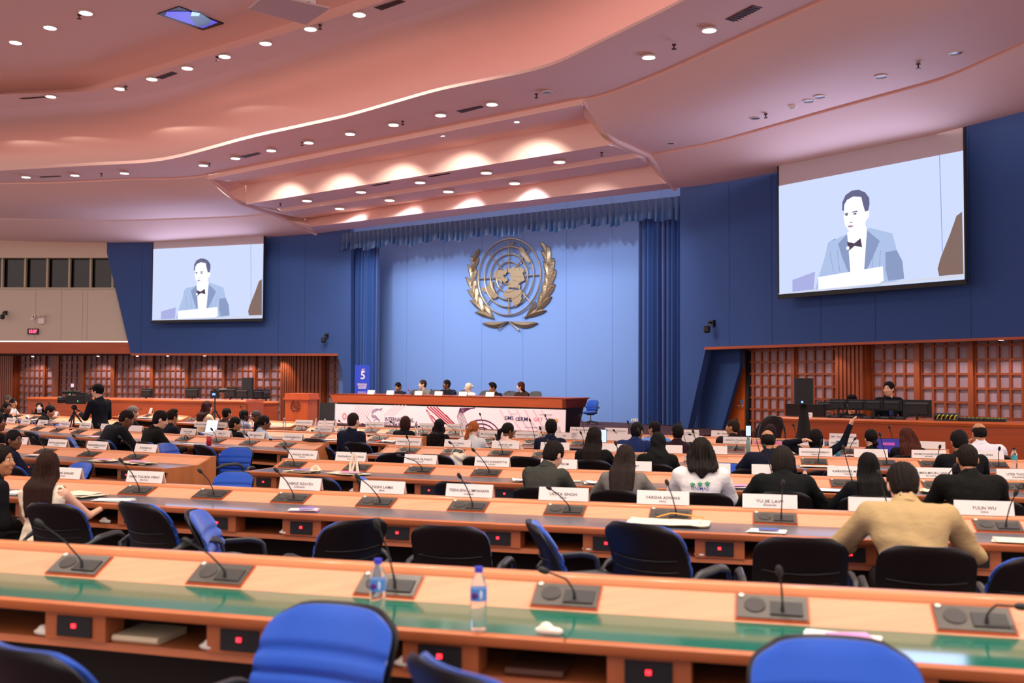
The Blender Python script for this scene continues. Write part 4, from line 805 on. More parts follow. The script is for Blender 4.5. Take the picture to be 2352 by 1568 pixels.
# ---------------- chairs ----------------
def padgeo(mb, hw, z0, z1, yf, thick, nx=12, nz=30, groove=None, m=0, rnd=.26, p=7, bow=.05, lean=.06, bulge=.0):
    hh = (z1-z0)/2; zc = (z0+z1)/2; G = []
    for s_ in (1, -1):
        for j in range(nz+1):
            b = -1+2*j/nz
            for i in range(nx+1):
                a = -1+2*i/nx; X = a*hw*(1-rnd*abs(b)**p*(1 if b > 0 else .5)); Z = zc+b*hh*(1-.10*abs(a)**p); ed = max(abs(a), abs(b)); e = 1-max(0, (ed-.82)/.18)**2*.75
                y = yf-lean*(b)+bow*(a*a)+.03*math.cos(b*2.2)
                if s_ == 1:
                    y += thick/2*e+bulge*(1-a*a)*(1-b*b)
                    if groove: y -= sum(.022*math.exp(-((b-g)/.05)**2) for g in groove)
                else: y -= thick/2*e
                G.append((X, y, Z))
    n = nx+1; N = n*(nz+1); f = []
    for j in range(nz):
        for i in range(nx):
            q = (j*n+i, j*n+i+1, (j+1)*n+i+1, (j+1)*n+i); f.append(q[::-1]); f.append(tuple(N+k for k in q))
    for j in range(nz): a, b = j*n, (j+1)*n; f.append((a, b, N+b, N+a)); a, b = j*n+nx, (j+1)*n+nx; f.append((b, a, N+a, N+b))
    for i in range(nx): f.append((i+1, i, N+i, N+i+1)); a = nz*n+i; f.append((a, a+1, N+a+1, N+a))
    mb.add(G, f, m)
def office_chair():
    t = thing('conference_chair', 'x', 'chair')
    mb = MB(); padgeo(mb, .228, .50, .90, -.21, .035, groove=(.36, .0, -.38, -.78), bulge=.014); mb.build('backrest_cushion', blue_f, t, ang=80)
    mb = MB(); padgeo(mb, .236, .46, .905, -.243, .03, bow=.052); 
    for z in (.60, .66, .72): mb.tube([(x, -.262+.052*(x/.222)**2+.03*math.cos((z-.68)/.22*2.2)-.06*((z-.68)/.22)-.0, z-.012*(1-(x/.2)**2)) for x in np.linspace(-.19, .19, 9)], .004, n=5)
    mb.build('backrest_shell', shell, t, ang=80)
    mb = MB(); G = MB(); 
    sp_ = [(x, y) for x, y in [(.235*math.copysign(abs(math.cos(a))**.5, math.cos(a)), .225*math.copysign(abs(math.sin(a))**.5, math.sin(a))) for a in np.linspace(0, 2*math.pi, 29)[:-1]]]
    mb.loft([[(x*k, y*k+.02, z) for x, y in sp_] for k, z in ((.9, .41), (1, .425), (1, .465), (.95, .485), (.7, .495), (.2, .492))]); mb.build('seat', blue_f, t, ang=60)
    mb = MB(); mb.loft([[(x*k, y*k+.02, z) for x, y in sp_] for k, z in ((.7, .385), (.97, .40), (.99, .425))]); mb.box((0, -.02, .37), (.20, .26, .04)); mb.tube([(0, -.15, .38), (0, -.27, .40), (0, -.285, .50)], .022, n=6); mb.build('seat_pan', blk2, t, ang=50)
    for s_ in (-1, 1):
        mb = MB(); mb.tube(resample([(s_*.20, .05, .40), (s_*.29, .10, .43), (s_*.30, .15, .55), (s_*.295, .13, .645), (s_*.29, .05, .665), (s_*.285, -.12, .655), (s_*.27, -.21, .62), (s_*.21, -.235, .60)], 22), [.017]*8+[.02]*2+[.024]*8+[.017]*4, n=8, flat=.65); mb.build('armrest', armr, t, ang=80)
    mb = MB(); mb.lathe([(.028, .10), (.028, .24), (.02, .24), (.02, .37)], (0, -.02, 0)); mb.build('gas_lift', chrome, t)
    mb = MB()
    for k in range(5):
        a = 2*math.pi*k/5+.3; mb.tube([(0, -.02, .12), (.15*math.cos(a), -.02+.15*math.sin(a), .10), (.29*math.cos(a), -.02+.29*math.sin(a), .075)], [.035, .025, .018], n=6); mb.ell((.29*math.cos(a), -.02+.29*math.sin(a), .03), (.022, .022, .03), n=6)
    mb.build('star_base', blk, t); return t
CH0 = office_chair(); chused = [0]
CHN = {}
def chair(key, px, topy, yaw, label, d=-.62, sc=None, z0=0, at=None):
    if at is None:
        r = ROWS[key] 
        pq = px
        for _ in range(4):
            x = r.solve(pq, d, .85); p = r.at(x, d, 0); base = r.ang(x); rz = base+math.radians(yaw); q = proj((p[0]+math.sin(rz)*.24, p[1]-math.cos(rz)*.24, .85))[0]; pq += px-q
    else: p, base = np.array(at, float), 0
    p[2] = z0; rz = base+math.radians(yaw)
    if sc is None and topy is not None:
        back = p+np.array([math.sin(rz)*.24, -math.cos(rz)*.24, 0]); yh = proj((back[0], back[1], H))[1]; ztop = PD(px, topy, back[1])[2]; sc = min(1.24 if key == 'A' else 1.12, max(.86, (ztop-z0)/.905))
    sc = sc or 1
    if key == 'A' and abs(yaw) > 90: sc = (1.08, 1.05, sc)
    if not chused[0]: chused[0] = 1; CH0.location = [float(q) for q in p]; CH0.rotation_euler = (0, 0, rz); CH0.scale = sc if not np.isscalar(sc) else (sc,)*3; CH0['label'] = label; CH0['group'] = 'blue and black conference chairs'; return CH0
    return dup(CH0, p, rz, label, 'blue and black conference chairs', sc)
CHL = {'A': [(762, 1395, 174, 'blue conference chair turned to face the camera in front of the nearest desk', -.66), (1915, 1475, 186, 'blue conference chair facing the camera at the lower right corner', -.68), (70, 1473, -14, 'black-backed conference chair cut off at the lower left corner', -.85), (1080, 1512, -38, 'rotated conference chair at bottom centre showing only its top edge', -.95)],
 'B': [(120, 1153, 4, 'black-backed chair of the woman in the cream top', -.55), (325, 1150, -18, 'empty black-backed chair beside the woman in the cream top', -.70), (452, 1172, -68, 'empty chair turned right showing blue cushion, behind the second desk row left', -.70), (818, 1190, 56, 'empty chair twisted left behind the second desk row, left bottle in front', -.72), (1030, 1203, 3, 'empty black-backed chair square to the second desk row between the two bottles', -.72), (1240, 1197, -70, 'empty chair seen from its side with blue cushion at picture centre', -.72), (1475, 1197, -26, 'empty black-backed chair in front of the spread white papers', -.72), (1840, 1229, 4, 'empty black-backed chair just left of the man in tan', -.76), (2128, 1250, -3, 'black-backed chair of the man in the tan jacket', -.80), (2385, 1275, 25, 'chair cut off by the right edge with a canvas bag beside it', -.75)],
 'C': [(195, 1061, 170, 'blue chair facing the camera behind the second desk row left', -.6), (20, 1072, -8, 'black-backed chair of the young man in navy with glasses', -.55), (543, 1083, 196, 'blue chair facing the camera at the aisle end of the third desk row', -.55), (727, 1093, -8, 'empty black-backed chair in front of the canvas bags', -.55), (832, 1094, -62, 'empty chair turned right in front of the canvas bag handles', -.55), (1048, 1104, -4, 'empty black-backed chair behind the large card of the third desk', -.55), (1230, 1118, -5, 'black-backed chair of the boy in the grey-green suit', -.55), (1413, 1124, -4, 'black-backed chair of the woman in the grey blazer', -.55), (1620, 1130, -2, 'black-backed chair of the woman in the white T-shirt', -.55), (1800, 1128, 2, 'black-backed chair of the woman in the black sweater', -.55), (1995, 1137, 0, 'black-backed chair of the woman in the black T-shirt', -.55), (2290, 1150, 4, 'black-backed chair at the right end of the third desk row', -.55)],
 'CL': [(72, 990, -5, 'black-backed chair at far left behind the fourth desk row', .0)], 
 'DL': [(72, 990, -6, 'black-backed chair at far left of the fourth row', -.6), (103, 1003, -8, 'second black-backed chair from the left in the fourth row', -.75), (160, 1003, -35, 'angled black-backed chair third from left in the fourth row', -.6), (238, 1008, -8, 'black-backed chair under the hunched man in charcoal', -.6), (334, 1013, -6, 'black-backed chair right of the hunched man in charcoal', -.6), (378, 1017, -70, 'sideways chair with blue cushion beside the dark-suited man at left', -.6), (465, 1020, -14, 'tall empty black-backed chair in the aisle right of the orange end panel', -.75), (547, 1027, 205, 'blue chair facing the camera in the left aisle', -.8)],
 'D': [(723, 1006, -10, 'black-backed chair in the gap left of the navy-suited man', 1.0), (908, 1038, 48, 'chair twisted left at the aisle end of the fourth desk row', -.5), (997, 1042, -3, 'empty black-backed chair left of the crumpled canvas bag', -.55), (1103, 1048, -3, 'empty black-backed chair right of the crumpled canvas bag', -.55), (1207, 1047, -6, 'empty black-backed chair left of the boy in grey-green', -.55), (1358, 1055, -5, 'black-backed chair of the long-haired woman holding a phone', -.55), (1500, 1064, -4, 'black-backed chair of the woman in the black headscarf', -.55), (1668, 1063, 170, 'blue chair facing the camera beside the white T-shirt', -.55), (1725, 1076, 0, 'black-backed chair of the balding man in navy', -.5), (1898, 1079, 4, 'empty black-backed chair right of the clear plastic bottle', -.5), (1945, 1072, 6, 'second empty black-backed chair behind the third desk row at right', -.6), (2195, 1078, 0, 'black-backed chair of the man in a dark suit at right', -.5), (2347, 1082, 4, 'black-backed chair at the right picture edge in the fourth row', -.5)],
 'EL': [(698, 988, 0, 'low black-backed chair left of the water bottles', 1.1), (817, 1014, 2, 'black-backed chair of the crew-cut man in navy', -.75), (735, 1030, -8, 'folding-seat chair with dark back in the left aisle', -.95), (408, 990, 175, 'blue chair facing the camera beside a white laptop', -.5), (457, 990, -30, 'angled chair behind the card in the short middle row', -.5)],
 'F': [(874, 998, 0, 'low black-backed chair between the navy-suited man and the bobbed woman', -.55), (990, 996, 0, 'black mesh-back chair left of the dark-haired woman', -.5)],
 'ER': [(1085, 1027, 0, 'chair of the ginger ponytailed woman', -.45), (1135, 1027, 0, 'chair of the woman in the pale pink blazer', -.45), (1328, 1029, 0, 'black-backed chair right of the navy-suited man near the banner', -.55), (1460, 1039, 0, 'chair of the man in the blue suit', -.45), (1565, 1039, 0, 'chair of the man in the maroon jacket', -.45), (2087, 1045, 0, 'chair of the auburn-haired woman', -.45), (2280, 1043, 4, 'chair of the man in the white shirt', -.45)],
 'FL': [(43, 963, -20, 'angled blue chair at the far left papers desk', -.6), (72, 963, -20, 'second angled chair at the far left papers desk', -.6), (112, 970, -12, 'chair of the dark-suited man writing at far left', -.6), (140, 975, 170, 'blue chair facing the camera before the tripod', -.6)]}
for k_, L in CHL.items():
    if k_ == 'CL': continue
    for px, ty, yaw, lab, d in L: chair(k_, px, ty, yaw, lab, d)
# ================= people =================
def cap_(P_, a, b, ra, rb):
    a = np.array(a, float); b = np.array(b, float); ab = b-a; t = np.clip(((P_-a) @ ab)/(ab @ ab+1e-9), 0, 1)
    return np.linalg.norm(P_-a-t[..., None]*ab, axis=-1)-(ra+(rb-ra)*t)
def ell_(P_, c, r, R=None):
    q = P_-np.array(c, float)
    if R is not None: q = q @ np.array(R)
    r = np.array(r, float); k0 = np.linalg.norm(q/r, axis=-1); k1 = np.linalg.norm(q/(r*r), axis=-1)+1e-9
    return k0*(k0-1)/k1
def smin(a, b, k): h = np.clip(.5+.5*(b-a)/k, 0, 1); return b*(1-h)+a*h-k*h*(1-h)
def sunion(ds, k):
    d = ds[0]
    for e in ds[1:]: d = smin(d, e, k)
    return d
def surfnet(f, lo, hi, h):
    lo = np.array(lo, float); n = np.maximum(4, np.ceil((np.array(hi)-lo)/h).astype(int)+1)
    g = np.stack(np.meshgrid(*[lo[i]+h*np.arange(n[i]) for i in range(3)], indexing='ij'), -1); V = f(g.reshape(-1, 3)).reshape(n)
    V[0] = V[-1] = 1; V[:, 0] = V[:, -1] = 1; V[:, :, 0] = V[:, :, -1] = 1
    S = V < 0; offs = [(i, j, k) for i in (0, 1) for j in (0, 1) for k in (0, 1)]
    c = sum(S[i:n[0]-1+i, j:n[1]-1+j, k:n[2]-1+k].astype(int) for i, j, k in offs); act = (c > 0) & (c < 8); ids = np.argwhere(act)
    if len(ids) == 0: return np.zeros((0, 3)), []
    idm = -np.ones(act.shape, int); idm[act] = np.arange(len(ids)); cv = {o: V[ids[:, 0]+o[0], ids[:, 1]+o[1], ids[:, 2]+o[2]] for o in offs}
    acc = np.zeros((len(ids), 3)); cnt = np.zeros(len(ids))
    for a in offs:
        for ax in range(3):
            if a[ax] == 0:
                b = list(a); b[ax] = 1; b = tuple(b); va, vb = cv[a], cv[b]; m = (va < 0) != (vb < 0); t = np.where(m, va/(va-vb+1e-12), 0); p = np.array(a, float)+np.zeros((len(ids), 3)); p[:, ax] += t; acc[m] += p[m]; cnt[m] += 1
    verts = lo+h*(ids+acc/cnt[:, None]); F_ = []
    for ax in range(3):
        sa = [slice(1, -1)]*3; sb = [slice(1, -1)]*3; sa[ax] = slice(0, -1); sb[ax] = slice(1, None)
        A = S[tuple(sa)]; B = S[tuple(sb)]; e = np.argwhere(A != B)
        if len(e) == 0: continue
        fl_ = A[tuple(e.T)]; e = e.copy(); o1, o2 = (ax+1) % 3, (ax+2) % 3; e[:, o1] += 1; e[:, o2] += 1
        def cell(d1, d2): q = e.copy(); q[:, o1] += d1; q[:, o2] += d2; return idm[tuple(q.T)]
        q = np.stack([cell(-1, -1), cell(0, -1), cell(0, 0), cell(-1, 0)], 1); q[~fl_] = q[~fl_][:, ::-1]; F_.append(q)
    return verts, np.concatenate(F_).tolist()
def rx_(a): c, s_ = math.cos(a), math.sin(a); return np.array([[1, 0, 0], [0, c, -s_], [0, s_, c]])
def rz_(a): c, s_ = math.cos(a), math.sin(a); return np.array([[c, -s_, 0], [s_, c, 0], [0, 0, 1]])
def ry_(a): c, s_ = math.cos(a), math.sin(a); return np.array([[c, 0, s_], [0, 1, 0], [-s_, 0, c]])
_hc = {}
def head_geo():
    if 'h' in _hc: return _hc['h']
    def f(p):
        q = p.copy(); ax = np.abs(q[:, 0])
        d = ell_(q, (0, -.012, .022), (.075, .094, .098)); d = smin(d, ell_(q, (0, .026, -.045), (.056, .062, .072)), .035)
        d = smin(d, ell_(q, (0, .055, -.095), (.025, .022, .018)), .03)                       # chin
        d = smin(d, cap_(q, (0, .082, .012), (0, .104, -.028), .009, .013), .014)              # nose
        d = smin(d, ell_(np.c_[ax, q[:, 1:]], (.035, .066, -.028), (.02, .018, .018)), .02)    # cheeks
        d = smin(d, ell_(q, (0, .086, -.06), (.024, .010, .010)), .010)                        # lips
        d = -smin(-d, ell_(np.c_[ax, q[:, 1:]], (.031, .096, .010), (.018, .016, .012)), .012)
        d = smin(d, ell_(np.c_[ax, q[:, 1:]], (.078, -.010, -.008), (.010, .019, .032)), .006)   # ears
        return smin(d, cap_(q, (0, -.020, -.05), (0, -.04, -.17), .052, .056), .03)
    v, fc = surfnet(f, (-.11, -.13, -.20), (.11, .14, .14), .0075)
    mb = MB(); mb.add(v, fc, 0)
    for s_ in (-1, 1):
        mb.ell((s_*.031, .074, .008), (.0125, .0115, .009), 3, 6); mb.ell((s_*.031, .0835, .008), (.0055, .004, .0055), 1, 5)
        mb.tube([(s_*.016, .086, .026), (s_*.031, .087, .032), (s_*.047, .076, .028)], [.0025, .0035, .002], 1, n=5)
    mb.ell((0, .0935, -.060), (.021, .0045, .0055), 2, 6)
    _hc['h'] = (np.concatenate(mb.v), mb.f, mb.m); return _hc['h']
def hair_geo(style, h=.010):
    if (style, h) in _hc: return _hc[(style, h)]
    def f(p):
        x, y, z = p.T; ax = np.abs(x); ang = np.arctan2(x, -y)
        st = .0035*np.sin(ang*26+z*9)+.002*np.sin(ang*61)
        shell_ = ell_(p, (0, -.016, .032), (.088, .104, .104))+st
        face = ell_(p, (0, .105, -.028), (.070, .085, .098)); d = np.maximum(shell_, -face)
        if style == 'bald':
            d = np.maximum(ell_(p, (0, -.018, .01), (.083, .100, .088))+st, -face); d = np.maximum(d, -ell_(p, (0, -.050, .118), (.046, .052, .05))); return np.maximum(d, -.065-z)
        if style in ('short', 'crew'):
            k = 0 if style == 'short' else .006
            d = smin(d, np.maximum(ell_(p, (0, -.034, -.012), (.077, .078, .088))+st, -face), .015); d = np.maximum(d+k, -(z+(.088 if style == 'short' else .072)-.085*np.clip((y+.045)/.06, 0, 1))); ear = ell_(np.c_[ax, y, z], (.085, -.008, -.012), (.022, .026, .036)); return np.maximum(d, -ear)
        if style == 'volume':
            d = smin(np.maximum(d, -(z+.065)), ell_(p, (0.01, .02, .115), (.062, .072, .034))+st*2, .03); return np.maximum(d, -ell_(np.c_[ax, y, z], (.088, -.004, -.012), (.02, .024, .034)))
        if style == 'bob':
            q = ell_(p, (0, -.022, -.035), (.104, .105, .15))+st*1.6; q = np.maximum(q, -(z+.155)); q = np.maximum(q, -ell_(p, (0, .115, -.05), (.072, .105, .15))); return np.maximum(smin(d, q, .03), -cap_(p, (0, -.01, -.06), (0, -.02, -.2), .048, .05))
        if style == 'long':
            q = ell_(p, (0, -.052, -.19), (.115, .068, .30))+st*2+.006*np.sin(x*70+z*6); q = np.maximum(q, -(z+.43+.03*np.sin(x*40))); q = np.maximum(q, -ell_(p, (0, .12, -.08), (.075, .12, .2))); return smin(d, q, .03)
        if style == 'midwave':
            q = ell_(p, (0.01, -.045, -.10), (.130, .085, .19))+st*3+.010*np.sin(x*60+z*22); q = np.maximum(q, -(z+.245+.03*np.sin(x*47+1))); q = np.maximum(q, -ell_(p, (0, .12, -.08), (.075, .12, .2))); return smin(d, q, .03)
        if style == 'longwave':
            q = ell_(p, (0.01, -.055, -.15), (.125, .075, .24))+st*3+.010*np.sin(x*60+z*22); q = np.maximum(q, -(z+.35+.04*np.sin(x*37+1))); q = np.maximum(q, -ell_(p, (0, .12, -.08), (.075, .12, .2))); return smin(d, q, .03)
        if style in ('pony', 'sidepony'):
            s_ = -.03 if style == 'pony' else -.05
            d = np.maximum(d, -(z+.075)); t = sunion([cap_(p, (0, -.105, .03), (s_*.6, -.15, -.02), .020, .032), cap_(p, (s_*.6, -.15, -.02), (s_*1.2, -.15, -.14), .034, .032), cap_(p, (s_*1.2, -.15, -.14), (s_*2, -.135, -.27), .032, .010)], .02)+.003*np.sin(x*220+z*20); return smin(d, t, .012)
        if style in ('bun', 'lowbun'):
            d = np.maximum(d, -(z+.075)); c = (0, -.13, .03) if style == 'bun' else (.02, -.115, -.07); return smin(d, ell_(p, c, (.044, .038, .04))+st, .012)
        if style == 'hijab':
            q = ell_(p, (0, -.014, .02), (.098, .112, .122)); q = smin(q, cap_(p, (0, -.02, -.05), (0, -.03, -.16), .085, .13), .05); q = smin(q, ell_(p, (0, -.03, -.22), (.19, .13, .10)), .06)+.004*np.sin(x*40+z*55); return np.maximum(q, -ell_(p, (0, .125, -.01), (.058, .07, .085)))
        if style == 'cap':
            c_ = np.maximum(ell_(p, (0, -.01, .045), (.092, .110, .098)), -(z-.035)); v_ = np.maximum(ell_(p, (0, .13, .045), (.07, .08, .012)), -z); n_ = np.maximum(shell_, -face); n_ = np.maximum(n_, -(z+.07)); return np.minimum(np.minimum(c_, v_), n_)
        return d
    lo, hi = {'hijab': ((-.23, -.2, -.34), (.23, .14, .17)), 'long': ((-.14, -.16, -.48), (.14, .1, .16)), 'midwave': ((-.16, -.17, -.3), (.17, .1, .16)), 'longwave': ((-.15, -.17, -.42), (.16, .1, .16)), 'pony': ((-.11, -.21, -.3), (.11, .1, .16)), 'sidepony': ((-.14, -.21, -.3), (.11, .1, .16)), 'bun': ((-.11, -.2, -.12), (.11, .1, .16)), 'lowbun': ((-.11, -.2, -.14), (.11, .1, .16)), 'bob': ((-.13, -.15, -.18), (.13, .11, .16)), 'cap': ((-.12, -.14, -.1), (.12, .22, .16))}.get(style, ((-.11, -.14, -.1), (.11, .12, .17)))
    v, fc = surfnet(f, lo, hi, h); _hc[(style, h)] = (v, fc); return v, fc
_bc = {}
POSES = {  # elbow offset from shoulder, wrist offset from elbow (right side; x mirrored), or separate sides
 'desk': ((.09, .17, -.25), (-.13, .24, .03)), 'wide': ((.17, .15, -.22), (-.20, .20, .03)), 'lap': ((.05, .02, -.28), (-.10, .24, -.03)), 'down': ((.06, -.02, -.28), (.0, .16, -.20)),
 'reach': ((.13, .18, -.20), (.06, .26, .06)), 'phone': ((.10, .20, -.16), (.03, .20, .17)), 'raised': ((.20, .04, .14), (.10, .0, .26)), 'behind': ((.24, .0, .13), (-.22, -.10, .05)), 'hold': ((.08, .06, -.26), (-.10, .24, .06)), 'chin': ((.06, .26, -.20), (-.12, .02, .22))}
def body_parts(pose, lean, stand, sleeve, fem, big):
    """joint positions and the capsules of skin, top and trousers"""
    k = .90 if fem else 1.0; g = big
    hip = np.array([0, -.04, .90 if stand else .52]); R = rx_(-math.radians(lean)); up = lambda v: hip+R @ np.array(v, float)
    neck = up((0, .0, .50)); sh = {s_: up((s_*.175*k*g, -.005, .435)) for s_ in (-1, 1)}; po = pose if isinstance(pose, tuple) else (pose, pose)
    el, wr = {}, {}
    for s_, pn in ((-1, po[0]), (1, po[1])):
        e, w_ = POSES[pn]; el[s_] = sh[s_]+np.array([s_*e[0], e[1], e[2]]); wr[s_] = el[s_]+np.array([s_*w_[0], w_[1], w_[2]])
    return hip, up, neck, sh, el, wr, k, g
def body_geo(pose, lean, stand, sleeve, fem, big, h):
    key = (pose, lean, stand, sleeve, fem, big, h)
    if key in _bc: return _bc[key]
    hip, up, neck, sh, el, wr, k, g = body_parts(*key[:-1]); T = R_t = rx_(-math.radians(lean))
    def torso(p, e):
        ds = [ell_(p, up((0, .0, .30)), ((.150*k*g+e), (.095*g+e), (.20+e)), T), ell_(p, up((0, .005, .10)), ((.135*g+e), (.10*g+e), (.17+e)), T), ell_(p, hip+(0, .0, .01), (.165*g+e, .12*g+e, .12+e)),
              cap_(p, sh[-1]+(0.02, 0, -.005), sh[1]-(.02, 0, .005), .062*g+e, .062*g+e), cap_(p, up((0, 0, .42)), up((0, -.005, .485)), .085*g+e, .055+e)]
        for s_ in (-1, 1): ds.append(ell_(p, up((s_*.085*k*g, -.03, .36)), (.075*g+e, .06+e, .11+e), T))
        return sunion(ds, .05)
    def arm(p, s_, e, wrist=True, to=1.0):
        a = sh[s_]; b = el[s_]; c = wr[s_]; d = cap_(p, a, b, .052*g+e, .042*g+e)
        if wrist: d = smin(d, cap_(p, b, b+(c-b)*to, .041*g+e, .030+e*(.8)), .02)
        return d
    def skin(p):
        d = torso(p, -.012); 
        for s_ in (-1, 1):
            d = smin(d, arm(p, s_, -.012), .03); c = wr[s_]; v = (c-el[s_]); v /= np.linalg.norm(v); d = smin(d, cap_(p, c, c+v*.06, .027, .030), .02)
        d = smin(d, cap_(p, neck-(0, 0, .04), neck+R_t @ np.array([0, .02, .07]), .055, .052), .03)
        return d
    wk = 0 if stand else 0
    def leg(p, s_, e):
        if stand: return smin(cap_(p, hip+(s_*.085, 0, -.02), (s_*.10, -.02, .48), .085+e, .06+e), cap_(p, (s_*.10, -.02, .48), (s_*.11, -.06, .08), .06+e, .045+e), .03)
        kn = np.array([s_*.12, .36, .52]); return smin(cap_(p, hip+(s_*.09, .02, -.01), kn, .085+e, .062+e), cap_(p, kn, (s_*.13, .30, .09), .058+e, .042+e), .03)
    def top(p):
        e = .010; d = torso(p, e); d = np.maximum(d, hip[2]-.06-p[:, 2])
        if sleeve == 'long': d = smin(d, cap_(p, neck-(0, 0, .05), neck+R_t @ np.array([0, .0, .03]), .085, .070), .03)
        for s_ in (-1, 1):
            if sleeve == 'long': a_ = arm(p, s_, .010, True, .97)
            elif sleeve == 'short': a_ = cap_(p, sh[s_], sh[s_]+(el[s_]-sh[s_])*.85, .068*g, .066*g)
            else: a_ = cap_(p, sh[s_]-(s_*.05, 0, 0), sh[s_]-(s_*.02, 0, .0), .05, .05)
            d = smin(d, a_, .035)
        if sleeve == 'none': d = np.maximum(d, -smin(cap_(p, sh[-1], el[-1], .062, .05), cap_(p, sh[1], el[1], .062, .05), .001))
        d = d+(.0065 if h < .016 else .0035)*np.sin(p[:, 2]*52+p[:, 0]*24*np.sign(p[:, 0])+np.sin(p[:, 0]*13+p[:, 2]*9)*2.2)*np.clip((.95-p[:, 2])/.25, 0.25, 1)+.002*np.sin(p[:, 0]*70+p[:, 1]*40)
        nk = cap_(p, neck, neck+R_t @ np.array([0, .03, .2]), .060, .07); return np.maximum(d, -nk)
    def legs(p): return np.minimum(leg(p, -1, .004), leg(p, 1, .004))
    pts = np.array([neck, hip, sh[-1], sh[1], el[-1], el[1], wr[-1], wr[1]]); lo = pts.min(0)-.2; hi = pts.max(0)+.2; lo[2] = min(lo[2], hip[2]-.16)
    out = {}; hs = max(h, .016); mb = MB(); v, f = surfnet(skin, lo, hi, hs); mb.add(v, f, 0)
    for s_ in (-1, 1):   # shoes and five bent fingers on each hand, rooted in the palm
        c = wr[s_]; d = c-el[s_]; d /= np.linalg.norm(d); side = np.cross(d, (0, 0, 1)); side /= np.linalg.norm(side)+1e-9; dn = np.cross(side, d); dn = dn if dn[2] < 0 else -dn
        for j, (o_, L) in enumerate(((-.027, .055), (-.009, .065), (.009, .068), (.026, .058))):
            a = c+d*.075+side*(-o_*s_); mb.tube([a, a+d*L*.45+dn*.006, a+d*L*.8+dn*.02, a+d*L+dn*.036], [.0095, .009, .008, .006], 0, n=6)
        a = c+d*.035-side*(.024*s_)*(-1); mb.tube([a, a+side*s_*.022+d*.022+dn*.01, a+side*s_*.024+d*.048+dn*.018], [.011, .010, .007], 0, n=6)
    v, f = surfnet(legs, (-.28, -.2 if not stand else -.2, .04), (.28, .48 if not stand else .15, hip[2]+.12), .024)
    out['body'] = mb; out['top'] = surfnet(top, lo, hi, h); out['legs'] = (v, f); out['neck'] = neck; out['R'] = R_t; out['j'] = (hip, up, sh, el, wr, k, g); _bc[key] = out; return out
SKN = dict(light=mat('skin light', 'E2B093', .5), tan=mat('skin tan', 'B98058', .5), brown=mat('skin brown', '7A4C33', .5), deep=mat('skin deep', '4E3024', .5), pale=mat('skin pale', 'EEC4AE', .5))
lipm = mat('lips', '9A4A44', .5); eyew = mat('eye white', 'E8E2DC', .3)
def cloth(c): return mat('cloth '+c, c, .9, spec=.2, bump=dict(scale=(22, 22, 34), amt=.55))
def hairm(c): return mat('hair '+c, c, .6, spec=.12, bump=dict(scale=(160, 160, 8), amt=.5))
def mesh_from(name, parts, mats, parent, **tags):
    mb = MB()
    for v, f, m in parts: mb.add(v, f, m)
    return mb.build(name, mats, parent, ang=80, **tags)
